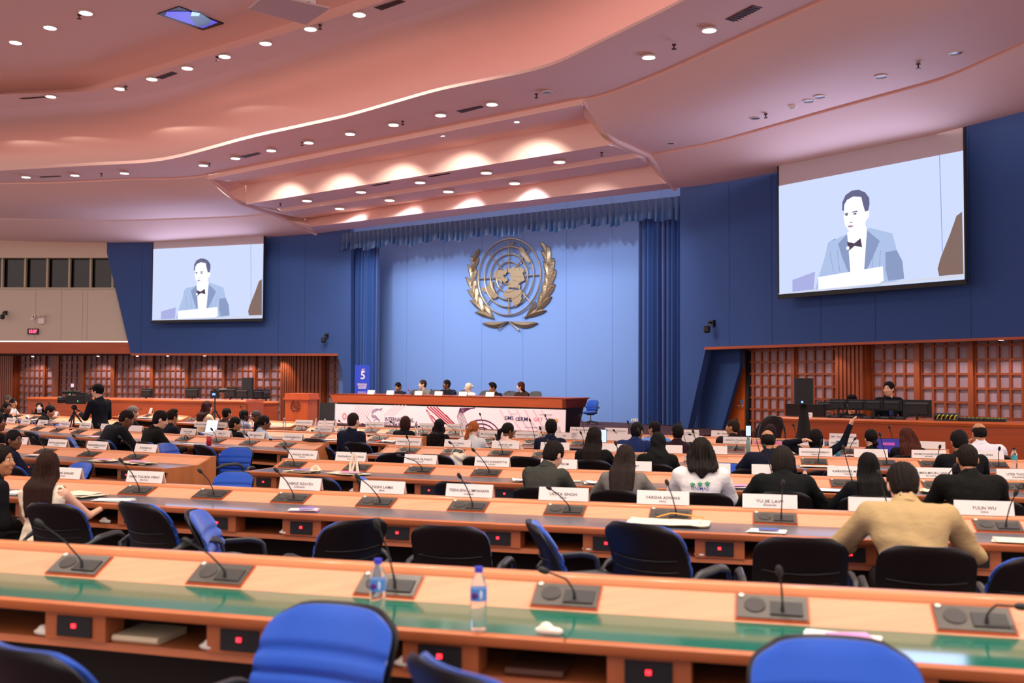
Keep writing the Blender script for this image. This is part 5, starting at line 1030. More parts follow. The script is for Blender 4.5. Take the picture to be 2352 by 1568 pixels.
def person(pos, rz, label, pose='desk', lean=18, hyaw=0, hpitch=0, hair='short', hc='1A1412', top='long', tc='16171C', skin='tan', fem=False, stand=False, big=1.0, topy=None, scale=None, trouser='15151A', shirt=None, tie=None, glasses=False, h=.02, extra=None, htilt=0, zroot=0, mask=False, hatc=None, group='seated delegates', cat='person', hdetail=.010):
    g = body_geo(pose if isinstance(pose, str) else tuple(pose), lean, stand, top, fem, big, h); nk = g['neck']; hr = rz_(math.radians(hyaw)) @ rx_(-math.radians(hpitch)) @ ry_(math.radians(htilt))
    hctr = nk+g['R'] @ np.array([0, .018, .075])+hr @ np.array([0, .022, .075]); hs_ = .96 if fem else 1.0
    if scale is None:
        c_, s_ = math.cos(rz), math.sin(rz); hw = np.array(pos[:2])+np.array([c_*hctr[0]-s_*hctr[1], s_*hctr[0]+c_*hctr[1]]); ztop = hctr[2]+(.128 if hpitch < 25 else .11); zn = PD(proj((hw[0], hw[1], 1))[0], topy, hw[1])[2]-zroot; scale = min(1.14, max(.84, zn/ztop))
    t = thing('person', label, cat, (pos[0], pos[1], zroot), rz, group, scale)
    hv, hf, hm = head_geo(); hv = hv @ (hr*hs_).T+hctr; mb = g['body']; bv = np.concatenate(mb.v)
    mesh_from('body', [(bv, mb.f, mb.m), (hv, hf, hm)], [SKN[skin], mat('eye dark', '120C0A', .3), lipm, eyew], t)
    v, f = g['top']; tm = MB(); tm.add(v, f, 0); cl_ = {'long': 'jacket' if not extra == 'shirt' else 'shirt', 'short': 'shirt', 'none': 'blouse'}[top]
    # collar
    R_ = g['R']; cm = MB()
    pts = [nk+R_ @ np.array([.066*math.sin(a), -.004-.068*math.cos(a), .010-.035*(1-math.cos(a))/2]) for a in np.linspace(-2.5, 2.5, 18)]; cm.tube(pts, .012, n=8, flat=1.5)
    cobj = tm.build(cl_, cloth(tc), t, ang=80)
    if top == 'long': o = cm.build('collar', cloth(tc), None, ang=80); o.parent = cobj
    if shirt:
        sm_ = MB(); pts = [nk+R_ @ np.array([.058*math.sin(a), .0-.058*math.cos(a), .030-.028*(1-math.cos(a))/2]) for a in np.linspace(-2.9, 2.9, 18)]; sm_.tube(pts, .009, n=8, flat=1.8)
        hip, up, sh, el, wr, k, gg = g['j']; fr = [up((-.045, .075, .44)), up((.045, .075, .44)), up((.012, .128, .22)), up((-.012, .128, .22))]; 
        a_, b_, c_2, d_ = [q+R_ @ np.array([0, .012*big, 0]) for q in fr]; ml, mr_ = [up((s2*.03, .118, .34)) for s2 in (-1, 1)]; sm_.add([a_, b_, mr_+(0, .01, 0), c_2, d_, ml+(0, .01, 0)], [(0, 5, 4, 3, 2, 1)])
        for s2 in (-1, 1):
            w_ = wr[s2]; d = (w_-el[s2]); d /= np.linalg.norm(d); sm_.tube([w_-d*.012, w_+d*.010], .037, n=10)
        sm_.build('shirt', cloth(shirt), t, ang=60)
        if tie:
            tb = MB(); q0, q1 = up((0, .098, .425)), up((0, .142, .24)); tb.tube([q0, q0*.7+q1*.3, q1], [.010, .016, .024], n=6, flat=.4); tb.build('tie', cloth(tie), t)
    v, f = g['legs']; lm = MB(); lm.add(v, f, 0)
    for s_ in (-1, 1): lm.box((s_*.12, (.34 if not stand else -.01), .045), (.095, .27, .08), bev=.03)
    lm.build('trousers', cloth(trouser), t, ang=80)
    if hair:
        v, f = hair_geo(hair, hdetail); v2 = v @ (hr*hs_).T+hctr
        if hair in ('long', 'longwave', 'midwave'):   # the hanging part follows the back of the torso instead of the head
            w_ = np.clip((-.07-v[:, 2])/.13, 0, 1); w_ = (w_*w_*(3-2*w_))[:, None]; ba = np.clip((.03-v[:, 1])/.05, 0, 1)[:, None]
            yy = -.112*big+(v[:, 1]+.052)*.42; tt = np.stack([v[:, 0]*1.02, yy, v[:, 2]+.165], 1) @ g['R'].T+nk; w_ = w_*ba; v2 = v2*(1-w_)+tt*w_
        nm = {'hijab': 'headscarf', 'cap': 'cap'}.get(hair, 'hair'); o = mesh_from(nm, [(v2, f, 0)], cloth(hc) if nm != 'hair' else hairm(hc), t)
        if hair in ('pony', 'sidepony'):
            mb = MB(); mb.lathe([(.022, -.008), (.026, 0), (.022, .008)], (0, 0, 0)); vv = (np.concatenate(mb.v) @ rx_(1.2).T+np.array([-.008, -.122, .012])) @ (hr*hs_).T+hctr; mm = MB(); mm.add(vv, mb.f); mm.build('hair_tie', cloth(hatc or 'B8A890'), t)
    def hp(v): return hr @ np.array(v, float)*hs_+hctr
    if glasses:
        mb = MB()
        for s_ in (-1, 1): mb.tube([hp((s_*.031+.021*math.cos(a), .092, .008+.015*math.sin(a))) for a in np.linspace(0, 6.3, 12)], .0018, n=4, cap=False); mb.tube([hp((s_*.052, .09, .012)), hp((s_*.079, .0, .008))], .0018, n=4)
        mb.build('glasses', blk, t)
    if mask: mb = MB(); mb.ell(hp((0, .068, -.055)), (.05, .045, .045), 0, 10, hr); mb.build('face_mask', cloth('9FB4DE'), t)
    t['_j'] = 1; del t['_j']
    return t, g, scale, hp
def seat_person(key, px, topy, label, d=-.50, yaw=0, **kw):
    r = ROWS[key]; x = r.solve(px, d+.18, 1.1); p = r.at(x, d, 0); t, g, sc, hp = person(p, r.ang(x)+math.radians(yaw), label, topy=topy, **kw)
    for _ in range(2):
        h0 = hp((0, 0, 0))*sc; c_, s_ = math.cos(t.rotation_euler[2]), math.sin(t.rotation_euler[2]); w = (t.location[0]+c_*h0[0]-s_*h0[1], t.location[1]+s_*h0[0]+c_*h0[1], h0[2]); dx = (px-proj(w)[0])*w[1]/F; tn = r.tan(x); t.location = Vector(t.location)+Vector(tn*dx)
    return t, g, sc, hp
B_ = 'second desk row'
NH = .014   # finer detail for the near people
PP = {}
PP['tan'] = seat_person('B', 2074, 1071, 'person in a creased tan jacket leaning over the second desk row, dark short hair', d=-.40, lean=34, pose='wide', hpitch=32, tc='B59A6C', skin='light', hc='1C1612', big=1.16, h=NH, trouser='2A2722', hdetail=.008)
PP['cream'] = seat_person('B', 112, 1034, 'person with very long dark brown hair in a sleeveless cream top', d=-.38, lean=8, yaw=20, pose=('desk', 'reach'), hyaw=14, hpitch=8, hair='long', hc='2E1A14', top='none', tc='E6D8BE', skin='light', fem=True, h=NH, trouser='C9B79A', hdetail=.008)
seat_person('B', 2, 1020, 'person in a dark suit cut off by the left picture edge, hand on lap', d=-.45, lean=14, yaw=-20, pose='lap', hyaw=-50, hair='lowbun', hc='1B1310', tc='101014', skin='tan', h=NH, shirt='E9E6E2')
seat_person('C', 1272, 1018, 'boy-haired person in a grey-green suit jacket, head bowed, before the third desk row', d=-.42, lean=24, yaw=-14, pose='desk', hpitch=28, hyaw=-15, tc='3B3C36', skin='light', hc='17110F', h=NH, hdetail=.008)
seat_person('C', 1437, 1021, 'person with long straight dark hair over a light grey blazer', d=-.42, lean=22, pose='wide', hpitch=22, hair='long', hc='2A201C', tc='757069', skin='light', fem=True, h=NH, hdetail=.008)
r_, g_, s_, hp_ = seat_person('C', 1611, 1004, 'person in a white T-shirt with three green stars on the back', d=-.40, lean=16, pose='desk', hpitch=14, hair='midwave', hc='1E1815', top='short', tc='ECE9E4', skin='tan', fem=True, h=NH, hdetail=.008, big=1.08)
mb = MB(); hip, up, *_r = g_['j']
for i in (-1, 0, 1):
    c = up((i*.062, -.132, .345+.006*i)); st_ = []
    for k in range(10): a = math.pi/2+k*math.pi/5; rr = .022 if k % 2 == 0 else .010; st_.append(c+g_['R'] @ np.array([rr*math.cos(a), -.004, rr*math.sin(a)]))
    mb.prism(st_, g_['R'] @ np.array([0, .03, 0]))
mb.build('green_stars', mat('green print', '2F9A66', .7), r_, smooth=False)
mb = MB(); put_text(mb, 'UNIMAS', .04, up((0, -.136, .29)), (1, 0, 0), g_['R'] @ np.array([0, 0, 1.])); mb.build('shirt_lettering', mat('navy print', '2A3A80', .7), r_, smooth=False)
seat_person('C', 1797, 1023, 'person with a straight dark bob wearing a wide black sweater', d=-.42, lean=20, pose='wide', hpitch=14, hair='bob', hc='241F1C', tc='0E1110', skin='light', fem=True, big=1.22, h=NH, hdetail=.008)
seat_person('C', 1994, 1039, 'person with long sleek black hair in a black short-sleeved T-shirt', d=-.44, lean=18, pose='wide', hpitch=16, hair='long', hc='120E0D', top='short', tc='0C0D10', skin='light', fem=True, h=NH, hdetail=.008)
seat_person('C', 2222, 1020, 'broad person in a black suit with a low fade haircut, third desk row right', d=-.44, lean=14, pose='desk', hpitch=16, hyaw=-8, hair='crew', hc='1F1812', tc='12120F', skin='tan', big=1.22, h=NH, hdetail=.008)
seat_person('CL', 34, 987, 'young person with glasses in a navy suit looking right, at far left', d=-.42, lean=14, yaw=-12, pose='desk', hyaw=-62, hpitch=4, glasses=True, tc='11162A', skin='brown', hc='151112', big=1.1, h=NH)
seat_person('CL', -2, 950, 'person with short dark hair at the left edge, face in shadow', d=.9, lean=10, hyaw=-50, tc='101012', skin='brown', h=.02)
M_ = .018
seat_person('D', 1366, 979, 'person with long dark hair in black holding up a phone', d=-.40, lean=8, pose=('desk', 'phone'), hpitch=4, hair='long', hc='1E1512', tc='0F0F10', skin='light', fem=True, h=M_)
seat_person('D', 1512, 992, 'person in a black headscarf and black robe', d=-.42, lean=12, pose='desk', hpitch=8, hair='hijab', hc='141614', tc='0E0F0E', skin='tan', fem=True, big=1.12, h=M_)
seat_person('D', 1763, 986, 'balding person in a navy suit resting one elbow wide, fourth desk row', d=-.42, lean=14, yaw=10, pose=('wide', 'desk'), hpitch=12, hair='bald', hc='16110F', tc='121626', skin='tan', shirt='F0EDEA', big=1.2, h=M_)
seat_person('D', 2203, 988, 'person in a dark suit with thick black hair behind the broad black-suited one', d=-.42, lean=16, pose='desk', hpitch=18, tc='0F0F12', skin='tan', hc='14100F', h=M_, big=1.1)
seat_person('ER', 1088, 966, 'person with a ginger ponytail in a pale grey jacket', d=-.42, lean=12, pose='desk', hpitch=6, hair='sidepony', hc='A35A2C', tc='D9DDDA', skin='pale', fem=True, h=M_, big=1.05)
seat_person('ER', 1168, 970, 'person with a dark ponytail and white clip in a pale pink blazer', d=-.44, lean=12, yaw=-8, pose=('desk', 'reach'), hyaw=-35, hpitch=6, hair='pony', hc='181212', tc='F3CFBE', skin='brown', fem=True, h=M_, hatc='E8F0EE')
seat_person('ER', 1266, 962, 'person in a navy suit with short dark hair right of the pink blazer', d=-.42, lean=10, pose='desk', hyaw=18, hpitch=4, tc='141A30', skin='brown', hc='120E0D', shirt='F2EFEC', h=M_)
seat_person('ER', 1464, 970, 'person in a blue suit jacket leaning on the fifth desk row', d=-.42, lean=20, yaw=-8, pose='wide', hpitch=8, hyaw=-10, tc='1C2C5C', skin='tan', hc='131011', shirt='F2EFEC', h=M_, big=1.15)
seat_person('ER', 1556, 972, 'person in a maroon jacket beside the black headscarf', d=-.42, lean=16, pose='wide', hyaw=22, tc='2A1620', skin='brown', hc='171112', hair='crew', h=M_, big=1.15)
seat_person('F', 1502, 967, 'person with glasses in a light blue suit facing left at the front desk row', d=-.55, lean=6, yaw=25, pose='lap', hyaw=40, glasses=True, tc='6E9AE0', skin='tan', hc='171211', shirt='F5F2F0', h=M_, big=1.1)
seat_person('F', 1682, 962, 'person with a moustache in a dark brown suit, profile to the left', d=-.50, lean=8, yaw=15, pose='lap', hyaw=62, tc='241A1C', skin='tan', hc='2A1E18', hair='crew', h=M_, big=1.15)
seat_person('F', 1770, 979, 'person in a pink blouse holding up a phone by the right console', d=-.50, lean=8, pose=('phone', 'desk'), hpitch=4, hair='bob', hc='2C1B18', tc='D77E9A', skin='light', fem=True, h=M_)
seat_person('ER', 1874, 984, 'person in black stretching both arms up behind the head', d=-.42, lean=4, pose=('behind', 'raised'), hpitch=-4, hair='bob', hc='14100F', tc='10131F', skin='light', fem=True, h=M_)
seat_person('ER', 2000, 985, 'person with a pale headband and low bun in a black suit', d=-.42, lean=8, pose='desk', hyaw=20, hpitch=4, hair='lowbun', hc='15100F', tc='0F0E10', skin='light', fem=True, h=M_)
seat_person('ER', 2082, 982, 'person with long auburn hair in a dark blazer, head bowed', d=-.42, lean=18, pose='desk', hpitch=22, hyaw=22, hair='longwave', hc='4A2218', tc='17141A', skin='light', fem=True, h=M_)
seat_person('ER', 2248, 970, 'person in a white shirt with receding dark hair at the right', d=-.42, lean=14, pose=('chin', 'desk'), hyaw=22, hpitch=8, hair='bald', hc='1A1312', tc='E4E2EA', skin='tan', h=M_, big=1.18, extra='shirt')
seat_person('EL', 813, 947, 'crew-cut person in a navy suit sitting straight in front of the banner', d=-.46, lean=4, pose='lap', hair='crew', hc='2A1C18', tc='13182A', skin='light', h=M_, big=1.05)
L_ = .022
seat_person('F', 932, 968, 'person with a brown bob in a black jacket near the banner lettering', d=-.44, lean=10, hair='bob', hc='3A211C', tc='14141C', skin='light', fem=True, h=L_)
seat_person('F', 1010, 983, 'person with wavy black hair low behind the fourth desk row', d=-1.0, lean=14, hair='longwave', hc='181112', tc='1A1416', skin='tan', fem=True, h=L_)
seat_person('DL', 286, 945, 'person in a charcoal suit hunched over papers at the left', d=-.44, lean=34, yaw=-10, pose='desk', hpitch=26, hyaw=-18, hair='crew', hc='1F1412', tc='14161A', skin='brown', h=M_, big=1.18)
seat_person('DL', 369, 943, 'young person in a black suit looking down to the right', d=-.44, lean=16, yaw=-14, pose='desk', hpitch=18, hyaw=-20, hc='15100F', tc='12120F', skin='light', h=M_, big=1.05)
seat_person('EL', 542, 958, 'person in a black suit turning the head right, behind the fourth desk row left', d=-.42, lean=12, yaw=0, pose='desk', hyaw=-45, hpitch=6, hc='171212', tc='10100F', skin='tan', h=M_, big=1.05)
seat_person('EL', 608, 953, 'person with a ponytail in a light blue jacket reaching over the desk', d=-.42, lean=16, yaw=-22, pose=('desk', 'reach'), hyaw=-12, hair='pony', hc='1A1213', tc='BBD0E2', skin='brown', fem=True, h=M_, hatc='D8B090')
EXT = [('DL', 398, 941, dict(d=1.15, tc='161A28', skin='tan', hair='volume', hc='1E1312'), 'person in a dark navy jacket with raised brown hair beside a laptop'),
 ('DL', 308, 932, dict(d=1.6, tc='1A171A', skin='light', hc='7A7672', hyaw=-25, hpitch=10), 'grey-haired person in a dark suit behind the hunched one'),
 ('GL', 478, 942, dict(d=-.5, tc='E5CDA8', skin='light', hair='longwave', hc='3A1A1A', fem=True, scale=.95), 'person with curly dark red hair in a cream top behind the camera tripod'),
 ('GL', 524, 936, dict(d=-.4, tc='3A1E1C', skin='tan', hc='181110', shirt='F0EDEA', lean=4), 'person in a brown suit seen from behind at the short front desk'),
 ('GL', 563, 947, dict(d=-.45, tc='8E93A8', skin='deep', hc='14100F', hyaw=-30, lean=14), 'person in a grey suit bending right at the short front desk'),
 ('GL', 592, 955, dict(d=-.30, yaw=150, tc='232A3E', skin='brown', hc='4A4440', hyaw=10, hpitch=20, pose='hold'), 'person with greying hair facing the ponytailed person in light blue'),
 ('FL', 112, 931, dict(d=-.5, lean=28, yaw=-20, pose='desk', hpitch=22, hyaw=-30, tc='101010', skin='tan', hc='140F10'), 'person in a black suit bending over papers at the far left'),
 ('FL', 96, 923, dict(d=.85, yaw=-120, tc='121216', skin='pale', fem=True, hair='long', hc='15100F', mask=True, pose='hold'), 'person with long black hair and a pale blue face mask'),
 ('FL', 20, 923, dict(d=-.7, lean=12, yaw=-60, pose='lap', hyaw=-20, tc='15141A', skin='brown', hc='191211', shirt='F4F2F0', tie='4A1820'), 'person with a tie in a dark suit at the far left'),
 ('FL', 34, 914, dict(d=.95, yaw=-50, tc='E8E6EA', skin='tan', hc='161112', extra='shirt', hyaw=-20), 'person in a white shirt behind the far-left person with a tie'),
 ('FL', 22, 907, dict(d=1.4, yaw=-40, tc='2A2426', skin='tan', hc='4A443E', hyaw=-20), 'grey-haired person farthest back at the left edge'),
 ('FL', -8, 917, dict(d=.3, yaw=-70, tc='1A1215', skin='light', fem=True, hair='long', hc='1E1414'), 'person with long dark hair cut off by the left edge of the picture'),
 ('HL', 208, 919, dict(d=.1, yaw=-80, tc='C24A58', skin='tan', fem=True, hair='lowbun', hc='171011', pose='hold', hyaw=-10), 'small person in a red patterned top standing by the cameraman')]
for k_, px, ty, kw, lab in EXT:
    kw = dict(kw); kw.setdefault('lean', 10); kw.setdefault('pose', 'desk'); kw.setdefault('h', L_); seat_person(k_, px, ty, lab, **kw)
# standing camera operator and the two technicians
p = PD(228, 900, 16.6); person((p[0], p[1], 0), math.radians(62), 'standing camera operator in a dark jacket and black cap beside the tripod', pose='hold', lean=4, hyaw=14, hair='cap', hc='0E0E10', tc='10131E', skin='light', stand=True, topy=882, h=.02, group='standing people', trouser='2A2A30')
p = PD(2040, 900, 17.0); person((p[0], p[1], 0), math.radians(172), 'technician in a black jacket over a blue shirt standing behind the monitors', pose='down', lean=10, hyaw=-38, hc='15100F', tc='10121A', skin='light', stand=True, topy=876, h=.02, shirt='2848B0', group='standing people')
p = PD(1952, 900, 16.8); person((p[0], p[1], 0), math.radians(178), 'technician mostly hidden behind the monitors, only forehead showing', pose='desk', lean=12, hair='volume', hc='181213', tc='15151C', skin='light', topy=909, h=.022)
# panel on the dais
DR = math.atan2(-PDs.n[1], -PDs.n[0])-math.pi/2+math.pi      # facing the audience
PAN = [(901, 878, dict(tc='1E2438', skin='tan', hc='120E0E', hpitch=18, shirt='F2F0EE', tie='20202A'), 'first panelist from the left, dark suit, looking down'), (957, 872, dict(tc='7C7A72', skin='pale', hc='3A2A22', hyaw=-38, shirt='F5F3F0', tie='3A2C34'), 'second panelist from the left, grey pinstripe jacket and bow tie, turned away'),
 (1012, 872, dict(tc='161A2A', skin='brown', hc='1A1414', hyaw=-28, shirt='F5F3F0', big=1.15), 'third panelist from the left, dark jacket and open white shirt'), (1062, 879, dict(tc='EDEAE8', skin='pale', hc='E4D8C4', hair='bun', hyaw=-50, fem=True), 'panelist with white-blond bun and white blouse'),
 (1120, 879, dict(tc='17171A', skin='tan', hc='0F0C0C', hyaw=-40, hpitch=10, shirt='E4E2E0', hair='volume'), 'panelist in a black suit left of the long-haired one'), (1183, 876, dict(tc='3A2A26', skin='pale', hc='4A2318', hair='long', fem=True, hyaw=-60), 'panelist with long reddish-brown hair at the right end')]
for i, (px, ty, kw, lab) in enumerate(PAN):
    u = PDs.uv(PDs.hit(px, 900, -1.45))[0]; p = PDs.pt(u, 0, -1.75); kw = dict(kw); kw['hyaw'] = -kw.get('hyaw', 0)*-1
    person(p, DR, lab, topy=ty, zroot=zs-.14, lean=6, pose='desk', h=L_, group='panelists on the dais', **kw)
# ================= consoles, lectern, loose things =================
def console(name, label, px, z, depth, end=None, ht=None, m=wood_red):
    """desk with a solid curved front; px along its top front edge at height z"""
    pts = [P(x, y, z) for x, y in px]; pts = resample(pts, max(6, len(px)*6)); t = thing(name, label, 'desk', (pts[len(pts)//2][0], pts[len(pts)//2][1], 0))
    inw = []
    for i in range(len(pts)):
        d = pts[min(i+1, len(pts)-1)]-pts[max(i-1, 0)]; n = np.array([-d[1], d[0], 0]); n /= np.linalg.norm(n); inw.append(n)
    def rail(off, zz): return [np.array([p[0]+n[0]*off, p[1]+n[1]*off, zz]) for p, n in zip(pts, inw)]
    mb = MB(); rings = [[a, b, c, d] for a, b, c, d in zip(rail(0, z-.07), rail(0, .02), rail(.05, .02), rail(.05, z-.07))]; mb.loft(rings); mb.build('front_panel', m, t, world=True, ang=20)
    mb = MB(); rings = [[a, b, c, d, e] for a, b, c, d, e in zip(rail(-.02, z-.07), rail(-.03, z-.03), rail(0, z), rail(depth, z), rail(depth, z-.05))]; mb.loft(rings); mb.build('desk_top', mat('console top edge', 'C4602E', .35, coat=.2, var=dict(scale=(3, 3, 9), amt=.1)), t, world=True, ang=30)
    for e, k_ in ((0, 'end_panel'), (-1, 'end_panel')):
        mb = MB(); a, b = rail(.0, 0)[e], rail(depth-.05, 0)[e]; mb.prism([a+(0, 0, .02), b+(0, 0, .02), b+(0, 0, z-.06), a+(0, 0, z-.06)], (.03 if e == 0 else -.03, 0, 0)); mb.build(k_, m, t, world=True, smooth=False)
    return t, pts, inw
tR, ptR, inR = console('technician_console', 'long curved orange-brown console with monitors along the right wall', [(1779, 956), (1850, 958), (2000, 962), (2150, 966), (2352, 971), (2480, 975)], 1.06, .8)
tL, ptL, inL = console('side_console', 'long orange-brown console with black monitors under the left screen', [(64, 912), (200, 914), (400, 917), (566, 919)], 1.15, .8)
tL2, ptL2, inL2 = console('side_console', 'lower orange-brown end section of the left console beside the lectern', [(572, 923), (600, 922), (638, 921)], 1.10, .8)
# lectern
LP = Plane(PD(688, 940, 21.8), (.96, -.28)); a, b = LP.uv(LP.hit(655, 940))[0], LP.uv(LP.hit(707, 940))[0]; zt_ = LP.hit(680, 903)[2]
t = thing('lectern', 'orange-brown wooden lectern with a round carved emblem left of the dais', 'lectern', LP.pt((a+b)/2, 0, -.25))
mb = MB(); q = [LP.pt(a, 0), LP.pt(b, 0), LP.pt(b+.0, 0, -.45), LP.pt(a, 0, -.45)]; mb.prism(q, (0, 0, zt_-.14)); mb.build('body', mat('lectern veneer', 'CE5A28', .38, var=dict(scale=(14, 14, 1.5), amt=.12)), t, world=True, smooth=False)
mb = MB(); q = [LP.pt(a-.04, zt_-.14, .03), LP.pt(b+.04, zt_-.14, .03), LP.pt(b+.04, zt_-.14, -.5), LP.pt(a-.04, zt_-.14, -.5)]; mb.prism(q, (0, 0, .04)); q = [LP.pt(a-.01, zt_-.10, .02), LP.pt(b+.02, zt_-.10, .02), LP.pt(b+.02, zt_-.10, -.48), LP.pt(a-.01, zt_-.10, -.48)]; mb.prism(q, (0, 0, .10)); mb.build('top', mat('lectern veneer', 'CE5A28'), t, world=True, smooth=False)
ce = LP.hit(678, 932, .012); ue, ve = LP.uv(ce); mb = MB()
for r in (.055, .085): mb.tube([LP.pt(ue+r*math.cos(q_), ve+r*math.sin(q_), .012) for q_ in np.linspace(0, 6.283, 20)], .005, n=5, cap=False)
for k in range(4): q_ = k*math.pi/4; mb.tube([LP.pt(ue-.055*math.cos(q_), ve-.055*math.sin(q_), .012), LP.pt(ue+.055*math.cos(q_), ve+.055*math.sin(q_), .012)], .004, n=5)
for s_ in (-1, 1):
    for k in range(7): q_ = -1.2+k*.38; c_ = (ue+s_*.112*math.cos(q_), ve+.112*math.sin(q_)); mb.ell(LP.pt(c_[0], c_[1], .012), (.016, .01, .020), 0, 5)
mb.build('carved_emblem', mat('carved brown', '7A3518', .4), t, world=True)
mb = MB(); g0 = LP.pt((a+b)/2+.1, zt_, -.2); mb.tube([g0, g0+(0, 0, .15), g0+(.05, -.1, .42)], .006, n=6); mb.ell(g0+np.array([.05, -.1, .44]), (.014, .014, .03)); mb.build('gooseneck_microphone', blk, t, world=True)
# monitors on the consoles
def monitor(pos, rz, w, h, label, group='computer monitors', screenside=False, m=blk2):
    t = thing('computer_monitor', label, 'monitor', pos, rz, group)
    mb = MB(); mb.box((0, 0, .13+h/2), (w, .03, h), bev=0); mb.box((0, .025, .13+h/2), (w*.75, .03, h*.7), taper=.9); mb.build('housing', m, t, smooth=False)
    mb = MB(); mb.box((0, .045, .13+h*.80), (w*.8, .008, h*.10)); mb.build('back_vent', mat('vent grey', '4A4A50', .5), t, smooth=False)
    mb = MB(); mb.box((0, -.017, .13+h/2), (w*.94, .004, h*.9)); mb.build('screen', mat('dark screen', '0A0D14', .15), t, smooth=False)
    mb = MB(); mb.tube([(0, .02, .01), (0, .03, .2)], .02, n=8); mb.box((0, .02, .008), (.2, .16, .016)); mb.build('stand', m, t, smooth=False)
    return t
def on_console(pts, inw, px, off):
    best = min(range(len(pts)*8), key=lambda k: abs(proj(pts[int(k/8) if k/8 < len(pts)-1 else -1]*(1-(k/8) % 1)+pts[min(int(k/8)+1, len(pts)-1)]*((k/8) % 1)+inw[min(int(k/8), len(pts)-1)]*off)[0]-px))
    i = min(int(best/8), len(pts)-1); f_ = (best/8) % 1; p = pts[i]*(1-f_)+pts[min(i+1, len(pts)-1)]*f_+inw[i]*off; return p.copy(), math.atan2(inw[i][1], inw[i][0])-math.pi/2
for i, (px, w, h) in enumerate([(1927, .27, .17), (1967, .27, .17), (2008, .27, .17), (2050, .27, .17)]):
    p, rz = on_console(ptR, inR, px, .22); monitor(p+(0, 0, .0), rz+math.pi, w, h, 'black monitor back on the right console, %s of the equal four from left' % ORD[i])
p, rz = on_console(ptR, inR, 2108, .18); monitor(p+(0, 0, -.08), rz+math.pi, .42, .26, 'largest black monitor seen from behind, right of the four equal ones')
p, rz = on_console(ptR, inR, 1897, .3); monitor(p+(0, 0, -.02), rz+math.pi, .24, .14, 'small low black monitor left of the four equal monitors')
for px, lab in ((1831, 'black laptop lid on the right console left of the loudspeaker pole'), (1877, 'black laptop lid on the right console between loudspeaker and monitors')):
    p, rz = on_console(ptR, inR, px, .35); t = thing('laptop', lab, 'laptop', p+(0, 0, .002), rz, 'laptops on the right console')
    mb = MB(); mb.box((0, .0, .01), (.30, .22, .02)); mb.build('base', blk2, t, smooth=False); mb = MB(); mb.box((0, -.12, .11), (.30, .012, .2), rx=.2); mb.build('lid', blk2, t, smooth=False)
for px, w, h, lab in ((338, .34, .2, 'small black monitor at the middle of the left console'), (442, .40, .24, 'black monitor with a logo left of the camera on tripod'), (529, .32, .25, 'black monitor with cables right of the camera on tripod'), (558, .34, .22, 'second black monitor from the right group on the left console')):
    p, rz = on_console(ptL, inL, px, .4); monitor(p+(0, 0, -.10), rz+math.pi, w, h, lab)
for px, w, h, lab in ((590, .34, .22, 'wide black monitor beside the black loudspeaker on the left'), (611, .30, .22, 'black monitor right of the left loudspeaker'), (634, .24, .18, 'small black monitor nearest to the lectern')):
    p, rz = on_console(ptL2, inL2, px, .4); monitor(p+(0, 0, -.08), rz+math.pi, w, h, lab)
# clutter on the right console
p, rz = on_console(ptR, inR, 2176, .2); t = thing('cable_box', 'grey electronics box with yellow and black cables on the right console', 'electronics', p+(0, 0, .001), rz)
mb = MB(); mb.box((0, 0, .055), (.34, .28, .11)); mb.build('case', grey_p, t, smooth=False); mb = MB()
for k in range(10): x = -.15+k*.03; mb.tube([(x, -.15, .02+.008*(k % 3)), (x+.02, -.17, .07), (x+.04, -.15, .09)], .010, 0 if k % 2 else 1, n=5)
mb.build('cables', [mat('yellow cable', 'D8D030', .5), blk], t)
for px, w, lab in ((2235, .36, 'flat black mixer with tiny lights on the right console'), (2285, .3, 'black gear with yellow cables at the right end of the console')):
    p, rz = on_console(ptR, inR, px, .25); t = thing('audio_mixer', lab, 'mixer', p+(0, 0, .001), rz); mb = MB(); mb.box((0, 0, .02), (w, .25, .04)); mb.build('case', blk2, t, smooth=False); mb = MB()
    for k in range(12): mb.lathe([(.008, 0), (.006, .02)], (-w/2+.02+k*w/12.5, -.05+.1*(k % 2), .04), n=6)
    mb.build('knobs', mat('knob green', '6AAA50', .4), t)
for k, px in enumerate((1915, 1950, 1990, 2030, 2065)):
    p, rz = on_console(ptR, inR, px, .08); t = thing('control_unit', 'small dark conference control unit in front of the monitors, %s from the left' % ORD[k], 'control unit', p+(0, 0, .001), rz, 'control units before the monitors'); mb = MB(); mb.box((0, 0, .02), (.2, .1, .04), rx=.1); mb.build('case', blk2, t, smooth=False); mb = MB(); mb.box((.02, -.045, .03), (.1, .02, .006), rx=.3); mb.build('buttons', mat('grey buttons', '8A8E98', .4), t, smooth=False)
card('S', 0, 'TECHNICAL', '', 'on the right console left of the monitors', w=.2, h=.075, base=((lambda q: (q[0]+(0, 0, .001), q[1]))(on_console(ptR, inR, 1852, .05))))
